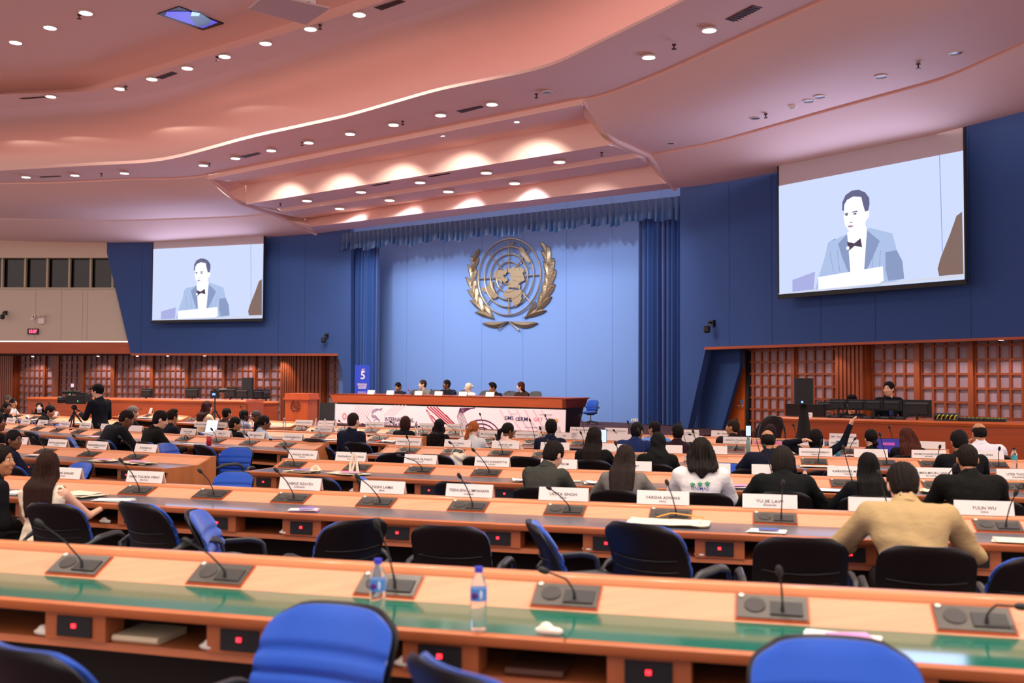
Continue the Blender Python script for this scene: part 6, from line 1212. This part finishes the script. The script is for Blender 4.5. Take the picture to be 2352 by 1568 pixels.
# loudspeakers
def speaker(pos, rz, w, h, z, label, skirt, group=None):
    t = thing('loudspeaker', label, 'loudspeaker', pos, rz, group); mb = MB(); mb.box((0, 0, z+h/2), (w, w*.9, h), bev=.05); mb.build('cabinet', blk2, t, ang=30)
    mb = MB(); mb.box((0, -w*.46, z+h*.52), (w*.86, .012, h*.86), bev=0); mb.build('grille', mat('speaker grille black', '1C1B1D', .7), t, smooth=False); mb = MB(); mb.lathe([(.016, 0), (.012, .008)], (-w*.12, -w*.47, z+.035), R=Matrix.Rotation(math.pi/2, 3, 'X')); mb.build('power_light', blueled, t)
    if skirt: mb = MB(); mb.lathe([(.40, .0), (.28, .35), (.10, .9), (.05, z-.04), (.03, z)], (0, 0, .01), 0, 20); mb.build('stand_skirt', mat('black stretch cover', '0C0B0C', .9), t)
    else:
        mb = MB(); mb.tube([(0, 0, .5), (0, 0, z)], .02)
        for k in range(3): a_ = k*2.09; mb.tube([(0, 0, .7), (.4*math.cos(a_), .4*math.sin(a_), .02)], .012)
        mb.build('stand', blk, t)
    return t
p = PD(1846, 900, 14.4); zz = PD(1846, 928, 14.4)[2]; h_ = PD(1846, 868, 14.4)[2]-zz; speaker((p[0], p[1], 0), math.radians(-12), .26, h_, zz, 'black loudspeaker with blue light on a black-skirted stand before the right console', True)
p = PD(569, 900, 25.5); zz = PD(569, 914, 25.5)[2]; speaker((p[0], p[1], 0), .1, .27, PD(569, 867, 25.5)[2]-zz, zz, 'tall black loudspeaker behind the left console monitors', False)
# tripods with cameras
def tripod(mb, z, r, hub): 
    mb.tube([(0, 0, hub*.6), (0, 0, z)], .014)
    for k in range(3): a_ = k*2.09+.5; mb.tube([(0, 0, hub), (r*.55*math.cos(a_), r*.55*math.sin(a_), hub*.5), (r*math.cos(a_), r*math.sin(a_), .01)], [.016, .014, .010], n=6); mb.tube([(0, 0, hub*.62), (r*.5*math.cos(a_), r*.5*math.sin(a_), hub*.55)], .007, n=5)
p = PD(171, 900, 17.2); t = thing('video_camera_on_tripod', 'large black video camera on a tripod in front of the camera operator', 'video camera', (p[0], p[1], 0), .1); zc = PD(171, 918, 17.2)[2]
mb = MB(); tripod(mb, zc-.15, .65, zc-.2); mb.build('tripod', blk, t); mb = MB(); mb.ell((0, 0, zc-.13), (.05, .05, .04)); mb.tube([(0, 0, zc-.14), (.15, -.05, zc-.22)], .012); mb.build('fluid_head', blk2, t)
mb = MB(); mb.box((.03, 0, zc+.0), (.30, .13, .14)); mb.box((.12, 0, zc+.10), (.16, .1, .05)); mb.build('camera_body', blk2, t, smooth=False); mb = MB(); mb.lathe([(.05, 0), (.055, .10), (.062, .14), (.05, .145)], (-.12, 0, zc-.0), R=Matrix.Rotation(-math.pi/2, 3, 'Y')); mb.build('lens', blk, t)
mb = MB(); mb.tube([(-.20, 0, zc+.13), (.10, 0, zc+.13)], .026); mb.build('microphone', blk2, t); mb = MB(); mb.box((.22, 0, zc+.03), (.13, .11, .13)); mb.build('battery', blk, t, smooth=False); mb = MB(); mb.box((-.02, -.02, zc+.24), (.06, .05, .09)); mb.box((-.02, -.02, zc+.17), (.015, .015, .1)); mb.build('camera_light', [grey_p], t, smooth=False); mb = MB(); mb.box((-.02, -.05, zc+.25), (.045, .01, .06)); mb.build('viewfinder_screen', mat('pink glow', '805060', .4, emit='E8B0C0', est=1.2), t, smooth=False); mb = MB(); mb.ell((.08, -.07, zc-.02), (.008, .008, .008)); mb.ell((-.05, -.07, zc+.1), (.007, .007, .007)); mb.build('green_lights', mat('green led', '104020', .4, emit='30FF80', est=4), t)
p = PD(494, 900, 19.8); t = thing('photo_camera_on_tripod', 'photo camera on a tall thin tripod in front of the left console', 'camera', (p[0], p[1], 0), .2); zc = PD(494, 905, 19.8)[2]
mb = MB(); tripod(mb, zc-.06, .55, zc-.30); mb.build('tripod', blk, t); mb = MB(); mb.box((0, 0, zc), (.17, .09, .14)); mb.box((0, 0, zc+.085), (.07, .07, .04)); mb.build('camera_body', blk2, t, smooth=False); mb = MB(); mb.lathe([(.038, 0), (.045, .15)], (.07, .0, zc+.07), R=Matrix.Rotation(math.pi/2, 3, 'Y')); mb.build('lens', blk, t); mb = MB(); mb.box((-.02, -.048, zc+.0), (.06, .006, .045)); mb.build('rear_screen', mat('camera screen', '2030A0', .4, emit='6080FF', est=2.5), t, smooth=False)
# dais chairs, stage chairs
for i, px in enumerate((930, 975, 1040, 1092, 1148, 1207)):
    u = PDs.uv(PDs.hit(px, 900, -1.9))[0]; p = PDs.pt(u, zs-.0, -2.15); t = thing('mesh_office_chair', 'grey mesh-back office chair behind the dais, %s from the left' % ORD[i], 'chair', p, DR, 'mesh chairs on the dais', .86)
    mb = MB(); padgeo(mb, .24, .50, .98, -.23, .02, rnd=.3, p=4); mb.build('mesh_back', mesh_g, t, ang=80); mb = MB(); mb.loft([[(.24*math.copysign(abs(math.cos(a_))**.6, math.cos(a_)), .23*math.copysign(abs(math.sin(a_))**.6, math.sin(a_)), z_) for a_ in np.linspace(0, 6.283, 25)[:-1]] for z_ in (.42, .47)]); mb.build('seat', mesh_g, t); mb = MB(); mb.tube([(0, 0, .1), (0, 0, .42)], .03); 
    for k in range(5): a_ = k*1.2566; mb.tube([(0, 0, .1), (.28*math.cos(a_), .28*math.sin(a_), .03)], .02)
    mb.build('star_base', blk, t)
for i, px in enumerate((853, 897, 962, 1008, 1064, 1126)):
    u = PDs.uv(PDs.hit(px, 905, -.3))[0]; card('S', 0, '', '', 'on the dais, %s from the left' % ORD[i], w=.24, h=.10, base=(PDs.pt(u, zt+.001, -.3), math.atan2(PDs.d[1], PDs.d[0])))
for i, (px, hx, hy) in enumerate(((925, 918, 898), (948, 938, 896), (998, 991, 895), (1036, 1046, 899), (1150, 1170, 899))):
    u = PDs.uv(PDs.hit(px, 905, -.7))[0]; p = PDs.pt(u, zt, -.7); h = PDs.hit(hx, hy, -.75); t = thing('dais_microphone', 'thin black gooseneck microphone on the dais, %s from the left' % ORD[i], 'microphone', p, 0, 'dais microphones'); h = h-p; mb = MB(); mb.lathe([(.05, 0), (.045, .02)], (0, 0, 0)); mb.build('base', blk, t); mb = MB(); mb.tube(resample([(0, 0, .02), h*.6+np.array([0, 0, .03]), h], 6), .006, n=5); mb.build('gooseneck', blk, t); mb = MB(); mb.ell(h, (.018, .018, .022)); mb.build('foam_tip', blk2 if i != 1 else mat('red tip', 'B02030', .5), t)
sc_ = PD(1356, 950, 25.3); chair(None, 0, None, 150, 'blue armchair standing alone right of the dais', sc=.68, z0=zs, at=sc_)
p = PD(746, 950, 21.8); t = thing('black_leather_chair', 'black leather chair with metal frame between lectern and dais', 'chair', (p[0], p[1], 0), math.radians(172), None, (.66, .7, .93)); z_ = .30
mb = MB(); mb.box((0, -.22, z_+.68), (.50, .05, .42), rx=.15); mb.build('backrest', mat('black leather', '141416', .3), t, ang=30); mb = MB(); mb.box((0, .02, z_+.42), (.50, .46, .07)); mb.build('seat', mat('black leather', '141416'), t, smooth=False)
for sx in (-1, 1): mb = MB(); mb.tube([(sx*.26, -.26, z_+.88), (sx*.27, -.2, z_+.40), (sx*.27, .22, z_+.38), (sx*.26, .24, .02)], .014); mb.tube([(sx*.27, -.2, z_+.4), (sx*.26, -.24, .02)], .014); mb.build('leg', chrome, t)
# office mesh chair with a jacket by the right console
p = PD(1748, 990, 14.9); t = thing('ergonomic_office_chair', 'dark mesh ergonomic office chair left of the right console', 'chair', (p[0], p[1], 0), math.radians(28), None, 1.05)
mb = MB(); padgeo(mb, .25, .55, 1.08, -.22, .02, rnd=.35, p=3); mb.build('mesh_back', mat('dark brown mesh', '2A2024', .7), t, ang=80); mb = MB(); mb.tube([(.25*math.cos(a_), -.22, .82+.27*math.sin(a_)) for a_ in np.linspace(0, 6.28, 20)], .012, n=6); mb.build('back_frame', grey_p, t)
mb = MB(); mb.loft([[(.26*math.cos(a_)*k_, .26*math.sin(a_)*k_+.02, z_) for a_ in np.linspace(0, 6.283, 25)[:-1]] for k_, z_ in ((.7, .44), (1, .48), (.95, .51))]); mb.build('seat', mat('dark brown mesh', '2A2024'), t)
for sx in (-1, 1): mb = MB(); mb.tube([(sx*.24, 0, .46), (sx*.30, 0, .50), (sx*.31, -.02, .68)], .016); mb.box((sx*.31, .02, .70), (.09, .26, .03)); mb.build('armrest', blk, t)
mb = MB(); mb.tube([(0, 0, .1), (0, 0, .45)], .03)
for k in range(5): a_ = k*1.2566; mb.tube([(0, 0, .1), (.3*math.cos(a_), .3*math.sin(a_), .03)], .02)
mb.build('star_base', blk, t)
# wall devices
def wall_cam(pl, px, py, label):
    p = pl.hit(px, py, .0); n = np.array([*pl.n, 0]); t = thing('wall_camera', label, 'camera', p, 0, 'wall cameras'); mb = MB(); mb.box(n*.04+(0, 0, .1), (.09, .08, .14), rz=math.atan2(pl.d[1], pl.d[0])); mb.tube([n*.05+(0, 0, .1), n*.2+(0, 0, .12), n*.22+(0, 0, .02)], .02); mb.build('bracket', blk, t, ang=30); mb = MB(); mb.lathe([(.05, -.13), (.075, -.10), (.075, .02), (.05, .03)], n*.23); mb.build('camera_head', blk2, t); mb = MB(); mb.ell(n*.29+(0, 0, -.08), (.03, .03, .03)); mb.build('lens', blk, t)
wall_cam(PL, 752, 778, 'black pan-tilt camera on the left blue wall near the curtain'); wall_cam(PR, 1640, 752, 'black pan-tilt camera on the right blue wall near the curtain'); wall_cam(PB, 14, 725, 'black pan-tilt camera on the beige wall at far left')
p = PB.hit(76, 761, .04); t = thing('digital_clock', 'black digital wall clock with red numerals 15:07 on the beige wall', 'clock', p); mb = MB(); mb.box((0, 0, 0), (.36, .07, .20)); mb.build('case', blk, t, smooth=False); mb = MB(); put_text(mb, '15:07', .15, (0, -.038, -.05), (1, 0, 0), (0, 0, 1), width=.26); mb.build('numerals', mat('clock red', 'FF2040', .4, emit='FF3050', est=8), t, smooth=False)
p = PB.hit(79, 727, .0); t = thing('dome_camera', 'small white dome camera above the wall clock', 'camera', p); mb = MB(); mb.lathe([(.06, 0), (.06, .05), (.03, .06)], (0, -.02, 0), R=Matrix.Rotation(math.pi/2, 3, 'X')); mb.box((-.07, -.02, -.10), (.10, .03, .05)); mb.build('housing', white_p, t, ang=30); mb = MB(); mb.ell((0, -.07, .0), (.03, .03, .03)); mb.build('lens', blk, t)
p = PB.hit(97, 735, .0); t = thing('emergency_light', 'white emergency light unit with two lamps beside the dome camera', 'emergency light', p); mb = MB(); mb.box((0, -.05, -.03), (.19, .09, .19)); mb.build('box', white_p, t, smooth=False)
for sx in (-1, 1): mb = MB(); mb.lathe([(.04, 0), (.055, .06)], (sx*.07, -.06, .13), R=Matrix.Rotation(math.pi/2*.8, 3, 'X')); mb.build('lamp_head', mat('lamp metal', 'D8C8C0', .3, metal=.4), t)
for px in (1454, 1463): 
    p = PS.hit(px, 964.5, .01); t = thing('wall_socket', 'white wall socket at the foot of the stage wall, %s one' % ('left' if px < 1460 else 'right'), 'socket', p, math.atan2(PS.d[1], PS.d[0]), 'stage wall sockets'); mb = MB(); mb.box((0, 0, 0), (.10, .02, .07)); mb.build('plate', white_p, t, smooth=False); mb = MB(); mb.box((0, -.011, 0), (.03, .004, .03)); mb.build('outlet', grey_p, t, smooth=False)
# ---------------- small things on the desks ----------------
def dk(key, px, d, z=None):
    r = ROWS[key]; zz = (.749 if d < .46 else .749+(d-.46)/.15*.08*r.hs) if z is None else z; x = r.solve(px, d, zz); p = r.at(x, d, zz); return p, r.ang(x)
glass = mat('clear plastic', 'F4F8FA', .06, trans=.92, ior=1.2, spec=.4)
def bottle(key, px, d, label, h=.235, capc='3A45C8', lab='4A8FD8', glassy=False, group='drinking bottles'):
    p, rz = dk(key, px, d); t = thing('water_bottle', label, 'bottle', p, rz, group); s_ = h/.235
    mb = MB(); mb.lathe([(.024*s_, 0), (.031*s_, .006), (.031*s_, .03), (.029*s_, .045), (.031*s_, .06), (.029*s_, .075), (.031*s_, .09), (.031*s_, .165*s_), (.022*s_, .195*s_), (.0125*s_, .213*s_), (.0125*s_, .222*s_)], n=20); mb.build('bottle_body', glass, t)
    mb = MB(); mb.lathe([(.016*s_, .218*s_), (.016*s_, .238*s_)], n=16); mb.build('cap', mat('cap '+capc, capc, .4), t)
    if lab:
        mb = MB(); mb.lathe([(.0318*s_, .115*s_), (.0318*s_, .160*s_)], n=20); mb.build('paper_label', mat('bottle label '+lab, lab, .5), t)
        if key == 'A': 
            mb = MB(); mb.ell((-.006, -.0305*s_, .136*s_), (.014, .003, .013), 0); mb.ell((.016, -.0265*s_, .138*s_), (.006, .003, .018), 1); mb.build('label_print', [mat('label purple', '5A2A8A', .5), mat('label white', 'D8E8F8', .5)], t)
bottle('A', 867, .10, 'clear plastic water bottle with blue cap, left one on the nearest desk'); bottle('A', 1099, .05, 'clear plastic water bottle with blue cap, right one on the nearest desk')
bottle('C', 1849, .18, 'clear bottle with light blue cap beside the wide black sweater', .18, '3A8FE0', None); bottle('D', 2330, .14, 'clear plastic bottle with dark cap and teal label at the right', .24, '1A1A1E', '4AA8B0')
for i, px in enumerate((653, 726, 746, 770, 956, 1060)): bottle('F', px, .25, 'small glass water bottle on the front desk row, %s from the left' % ORD[i], .22, 'D8D8D8', None)
bottle('GL', 577, .2, 'glass water bottle on the short front desk left of the ponytailed person', .24, 'D8D8D8', None)
def cylinder_thing(name, cat, key, px, d, r, h, m, label, lid=None):
    p, rz = dk(key, px, d); t = thing(name, label, cat, p, rz); mb = MB(); mb.lathe([(r*.9, 0), (r, .005), (r, h*.9), (r*.8, h)], n=20); mb.build('body', m, t); mb = MB(); mb.lathe([(r*.8, h), (r*.8, h+.01), (r*.4, h+.012)] if not lid else [(r*.7, h), (r*.7, h+.04), (r*.3, h+.045)], n=16); mb.build('lid', lid or chrome, t)
cylinder_thing('soda_can', 'can', 'DL', 480, .12, .033, .12, mat('red can', 'B8202A', .3, metal=.3), 'red drinks can on the fourth desk row left of the aisle')
cylinder_thing('tumbler', 'tumbler', 'ER', 1719, .2, .027, .16, mat('sage tumbler', '7FA5A0', .45), 'tall sage-green tumbler before the balding person in navy', mat('sage tumbler', '7FA5A0'))
cylinder_thing('tumbler', 'tumbler', 'ER', 1925, .2, .028, .17, mat('teal tumbler', '3EA5B8', .45), 'teal tumbler on the fifth desk row beside white papers')
cylinder_thing('paper_cup', 'cup', 'FL', 62, .15, .035, .11, white_p, 'white paper cup among the papers at far left')
def sheets(key, px, d, w, l, rot, label, m=paper, n=2, accent=None, name='paper_sheets', cat='papers', crumple=.0, group='papers on the desks', acc_m=None):
    p, rz = dk(key, px, d); t = thing(name, label, cat, p+(0, 0, .001), rz+math.radians(rot), group); tilt = math.atan(.08/.24) if d > .34 else 0
    for k in range(n):
        mb = MB(); N = 8; G = []; a_ = random.uniform(-.25, .25) if k else 0; ox, oy = random.uniform(-.03, .03)*k, random.uniform(-.02, .02)*k
        for j in range(N+1):
            for i in range(N+1):
                x, y = (i/N-.5)*w, (j/N-.5)*l; z = .003+k*.006+crumple*(math.sin(x*40+k)*math.cos(y*33+k*2)*.5+.5)*(abs(i/N-.5)+.2)+max(0, y*math.cos(rot)) * tilt*0; G.append((x*math.cos(a_)-y*math.sin(a_)+ox, x*math.sin(a_)+y*math.cos(a_)+oy, z))
        f = [(j*(N+1)+i, j*(N+1)+i+1, (j+1)*(N+1)+i+1, (j+1)*(N+1)+i) for j in range(N) for i in range(N)]; mb.add(G, f); G2 = [(a, b, c-.003) for a, b, c in G]; mb.add(G2, [q[::-1] for q in f]); mb.build('sheet', m if k < n-1 or n == 1 else paper if m is not cream else m, t, ang=60)
    if accent: mb = MB(); mb.box((w*.08, -l*.1, .009+n*.006+crumple*.5), (w*.55, l*.45, .003), rz=.3); mb.build('printed_leaflet', acc_m or accent, t, smooth=False)
    return t
sheets('B', 1545, .30, .46, .27, -2, 'large spread of white papers and a canvas pouch on the second desk row', cream, 3, None, crumple=.012, name='canvas_bag_flat', cat='bag')
p, rz = dk('B', 1560, .44); t = thing('orange_lanyard', 'orange lanyard lying behind the spread papers', 'lanyard', p+(0, 0, .03), rz); mb = MB(); mb.tube(resample([(-.14, -.05, .0), (-.05, .02, .02), (.06, .0, .012), (.14, .015, .0), (.16, -.02, 0)], 14), .011, n=6, flat=.3); mb.build('strap', mat('orange strap', 'E89A30', .6), t)
sheets('B', 700, .14, .20, .13, 20, 'white and pink-purple leaflet on the second desk row', pinkp, 2, purp, name='leaflet', cat='leaflet')
sheets('B', 1760, .12, .22, .15, -14, 'white booklet with a blue picture on the second desk row', paper, 2, mat('blue print', '4A5CB0', .5), name='booklet', cat='booklet')
sheets('B', 2335, .12, .26, .2, -16, 'cream booklet and white sheet at the right edge of the second desk row', cream, 2, name='booklet', cat='booklet')
sheets('B', 192, .28, .30, .24, -8, 'canvas bag and papers beside the person in the cream top', cream, 3, crumple=.01); sheets('B', 262, .12, .28, .16, 8, 'white paper sheets on the pad of the second desk row left', paper, 2); sheets('B', 30, .2, .22, .2, 5, 'white paper at the far left of the second desk row', paper, 2)
sheets('CL', 240, .22, .30, .24, -14, 'canvas bag with pink leaflet on the third desk row, nearer the young person with glasses', cream, 2, pinkp, crumple=.01); sheets('CL', 318, .22, .40, .22, -8, 'canvas bag with pink leaflet by the end of the third desk row', cream, 3, pinkp, crumple=.012); sheets('CL', 85, .3, .2, .16, 4, 'small white papers on the third desk row at the left', paper, 2)
sheets('C', 690, .14, .30, .20, 6, 'flat canvas bag with purple leaflet, left of the standing handles', cream, 3, purp, crumple=.008); sheets('C', 800, .12, .34, .20, -6, 'flat canvas bag under the upright handles', cream, 3, pinkp, crumple=.006)
for (px, d, hgt, wd, lab) in ((812, .22, .21, .09, 'tall upright pair of canvas bag handles on the third desk row'), (724, .25, .06, .11, 'low curved canvas bag handles left of the upright ones')):
    p, rz = dk('C', px, d); t = thing('bag_handles', lab, 'bag', p+(0, 0, .0), rz, 'canvas bag handles'); 
    for k in (0, 1): mb = MB(); mb.tube(resample([(-wd/2+k*.015, 0, 0), (-wd*.38+k*.03, k*.02, hgt*.5), (wd*.05, k*.02, hgt*(1-.1*k)), (wd*.3, .01, hgt*.6), (wd/2+.01*k, 0, 0)], 16), .013, n=6, flat=.25); mb.build('handle', cream, t)
p, rz = dk('C', 716, .28); 
sheets('C', 1200, .2, .16, .16, 20, 'crumpled white paper left of the boy in grey-green', paper, 2, crumple=.03); sheets('C', 1365, .2, .2, .16, 20, 'crumpled white paper left of the grey blazer', paper, 2, crumple=.03); sheets('C', 1322, .34, .1, .1, 20, 'single cream sheet between the grey-green suit and the grey blazer', cream, 1)
sheets('C', 1692, .2, .26, .22, 4, 'white papers with pink print right of the white T-shirt', paper, 3, pinkp); sheets('C', 1905, .16, .28, .2, 0, 'stack of white papers right of the black sweater', paper, 3); sheets('C', 2150, .24, .24, .2, -20, 'white canvas bag with yellow cord beside the tan jacket', cream, 3, crumple=.03)
sheets('D', 948, .12, .16, .1, 4, 'pink leaflet on the fourth desk row by the aisle end', pinkp, 1, name='leaflet', cat='leaflet'); sheets('D', 1875, .2, .34, .2, -6, 'curled white folder behind the clear plastic bottle', cream, 2, crumple=.01); sheets('D', 1930, .12, .2, .1, -6, 'thin white sheets right of the curled white folder', paper, 2)
sheets('DL', 215, .14, .3, .16, 6, 'white and pink papers in front of the hunched person', paper, 2, pinkp); sheets('DL', 440, .14, .3, .14, -4, 'long white sheet on the fourth desk row', paper, 1); sheets('DL', 505, .1, .16, .08, 0, 'pink leaflet on the fourth desk row beside the red can', pinkp, 1, name='leaflet', cat='leaflet')
sheets('EL', 762, .14, .2, .12, 4, 'white booklet left of the navy-suited person', paper, 2); sheets('EL', 490, .2, .22, .16, 4, 'white papers on the short middle row under the tripod', paper, 2)
t = sheets('EL', 893, .18, .2, .18, 10, 'red and white bag lying on the end of the short middle desk row', paper, 3, crumple=.05, name='plastic_bag', cat='bag'); sheets('EL', 874, .16, .14, .13, -10, 'crumpled red cloth bag on the short middle row', mat('red cloth', 'D8503A', .7), 1, crumple=.07, name='cloth_bag', cat='bag')
sheets('ER', 1830, .2, .28, .2, 10, 'cream folder left of the person stretching both arms', cream, 2, pinkp, crumple=.01); sheets('ER', 1965, .14, .26, .14, 0, 'white papers beside the teal tumbler', paper, 2, crumple=.01); sheets('ER', 2165, .2, .22, .16, 0, 'cream bag on the fifth desk row left of the white shirt', cream, 2, crumple=.04)
for i, (px, d) in enumerate(((30, .3), (75, .2), (100, .35), (150, .15), (190, .25))): sheets('FL', px, d, .3, .22, 10*i, 'loose white papers on the far-left front desk, %s pile from the left' % ORD[i], paper, 2, pinkp if i in (3,) else None, crumple=.01)
sheets('HL', 330, .2, .4, .2, 0, 'white papers on the small desk before the left console', paper, 3, crumple=.01); sheets('HL', 285, .2, .25, .15, 0, 'white stack at the left of the small desk before the left console', paper, 4)
sheets('A', 1935, .27, .27, .17, -4, 'pink and purple leaflet with white edges on the nearest desk at right', paper, 2, pinkp, name='leaflet', cat='leaflet')
# crumpled canvas bag standing between two chairs
p, rz = dk('D', 1046, -.25, .70); t = thing('canvas_bag', 'crumpled cream canvas bag hanging over a chair between two black chair backs', 'bag', p, rz); mb = MB(); V, Fc = surfnet(lambda q: sunion([ell_(q, (0, 0, -.05), (.085, .07, .15)), ell_(q, (.03, 0, .09), (.10, .06, .05))], .04)+.012*np.sin(q[:, 0]*60+q[:, 2]*35)*np.cos(q[:, 2]*50), (-.16, -.12, -.25), (.18, .12, .2), .012); mb.add(V, Fc); mb.build('bag_body', cream, t, ang=80); mb = MB(); mb.tube(resample([(-.05, -.02, .12), (0, -.03, .19), (.10, -.02, .17), (.13, 0, .08)], 10), .014, n=6, flat=.4); mb.build('handle', cream, t)
r_ = ROWS['B']; x = r_.solve(2336, -.85, .7); p = r_.at(x, -.85, .5); t = thing('canvas_bag', 'cream canvas tote bag cut off by the right edge of the picture', 'bag', p, r_.ang(x)); V, Fc = surfnet(lambda q: ell_(q, (0, 0, .06), (.12, .09, .22))+.01*np.sin(q[:, 0]*50+q[:, 2]*30), (-.16, -.14, -.2), (.16, .14, .32), .014); mb = MB(); mb.add(V, Fc); mb.build('bag_body', cream, t, ang=80); mb = MB(); mb.tube(resample([(-.08, -.08, .12), (-.2, -.14, .08), (-.28, -.16, -.02), (-.22, -.12, -.1)], 12), .016, n=6, flat=.4); mb.build('handle', cream, t)
# earpieces
def earpiece(key, px, d, label, z=None, s_=1.0):
    p, rz = dk(key, px, d, z); t = thing('earpiece', label, 'earpiece', p+(0, 0, .001), rz, 'white interpretation earpieces', s_); V, Fc = surfnet(lambda q: sunion([ell_(q, (0, 0, .016), (.048, .022, .015)), ell_(q, (-.005, .004, .030), (.022, .018, .016)), ell_(q, (.04, 0, .014), (.02, .015, .012))], .012), (-.07, -.04, -.005), (.08, .04, .06), .005); mb = MB(); mb.add(V, Fc); mb.build('ear_hook', mat('ivory plastic', 'E8E4D6', .35), t, ang=80); mb = MB(); mb.tube(resample([(.05, 0, .01), (.075, -.03, .006), (.08, -.08, .003)] if z is None else [(.05, 0, .01), (.07, -.01, .02), (.09, .0, .015)], 8), .0022, n=5); mb.build('cord', blk, t)
earpiece('A', 1257, .06, 'white earpiece with cord on the green strip of the nearest desk')
for i, (k_, px) in enumerate([('A', 100), ('A', 482), ('A', 932), ('B', 655), ('B', 880), ('B', 1353), ('B', 1612), ('B', 240), ('C', 812), ('C', 1142)]):
    earpiece(k_, px, .06, 'ivory earpiece on shelf under the %s, %s' % (ROWTXT[k_], ['at far left', 'left of the blue chair', 'right of the blue chair', 'second socket from the left', 'by the twisted chair', 'beside the side-turned chair', 'right of picture centre', 'beside the cream-topped person', 'by bag handles', 'at centre'][i]), .587)
# folders on shelves of the nearest desk
for px, lab in ((345, 'white folded bag on the shelf under the nearest desk at left'), (1240, 'dark folder on the shelf under the nearest desk at centre')):
    p, rz = dk('A', px, .17, .588); t = thing('folder', lab, 'folder', p, rz); mb = MB(); mb.loft([[(x, y, z) for y, z in ((-.1, 0), (-.11, .012), (-.1, .028), (.1, .03), (.1, 0))] for x in np.linspace(-.11, .11, 6)]); mb.build('cover', mat('folder '+lab[:5], 'D8C8A8' if px < 600 else '5A3424', .6), t, ang=50); mb = MB(); mb.box((0, .0, .014), (.20, .195, .012)); mb.build('pages', paper, t, smooth=False)
# laptops
def laptop(key, px, d, label, yaw, sc='F0F4FF', est=1.0, w=.32, art=False):
    p, rz = dk(key, px, d); t = thing('laptop', label, 'laptop', p+(0, 0, .002), rz+math.radians(yaw)); mb = MB(); mb.box((0, 0, .008), (w, .22, .016)); mb.build('base', mat('laptop grey', 'B8B8BE', .35, metal=.5), t, smooth=False); mb = MB(); mb.box((0, .135, .115), (w, .010, .21), rx=-.22); mb.build('lid', mat('laptop grey', 'B8B8BE') if not art else blk2, t, smooth=False); mb = MB(); mb.box((0, .129, .115), (w*.95, .004, .195), rx=-.22); mb.build('screen', mat('laptop screen '+sc, '101010', .4, emit=sc, est=est), t, smooth=False)
    if art: mb = MB(); mb.box((-.02, .124, .15), (w*.4, .003, .035), rx=-.22); mb.box((.0, .128, .10), (w*.3, .003, .03), rx=-.22); mb.build('screen_shapes', mat('screen magenta', '301020', .4, emit='C0489A', est=.8), t, smooth=False)
laptop('EL', 340+130, .32, 'laptop showing a white page beside the young person in black', -10); laptop('ER', 2046, .14, 'laptop with a purple and blue screen on the fifth desk row', 0, '2A1E8A', .8, .34, True)
r_ = ROWS['DL']; p = r_.at(r_.solve(347, 1.0, .8), .9, .0)
# phone held up
r2, g2, s2, hp2 = None, None, None, None
for k_, px, py, lab, dep in (('D', 1386, 1001, 'phone with a bright screen held up by the long-haired person in black', -.05), ('F', 1719, 989, 'phone with a bright screen held up by the person in pink', .0)):
    r_ = ROWS[k_]; x = r_.solve(px, dep, 1.1); yy = r_.at(x, dep)[1]; p = PD(px, py, yy); t = thing('mobile_phone', lab, 'phone', p, r_.ang(x)); mb = MB(); mb.box((0, 0, 0), (.075, .009, .15)); mb.build('case', blk, t, smooth=False); mb = MB(); mb.box((0, -.006, 0), (.067, .003, .138)); mb.build('screen', mat('phone screen', '202020', .4, emit='C8D8F8', est=1.1), t, smooth=False)
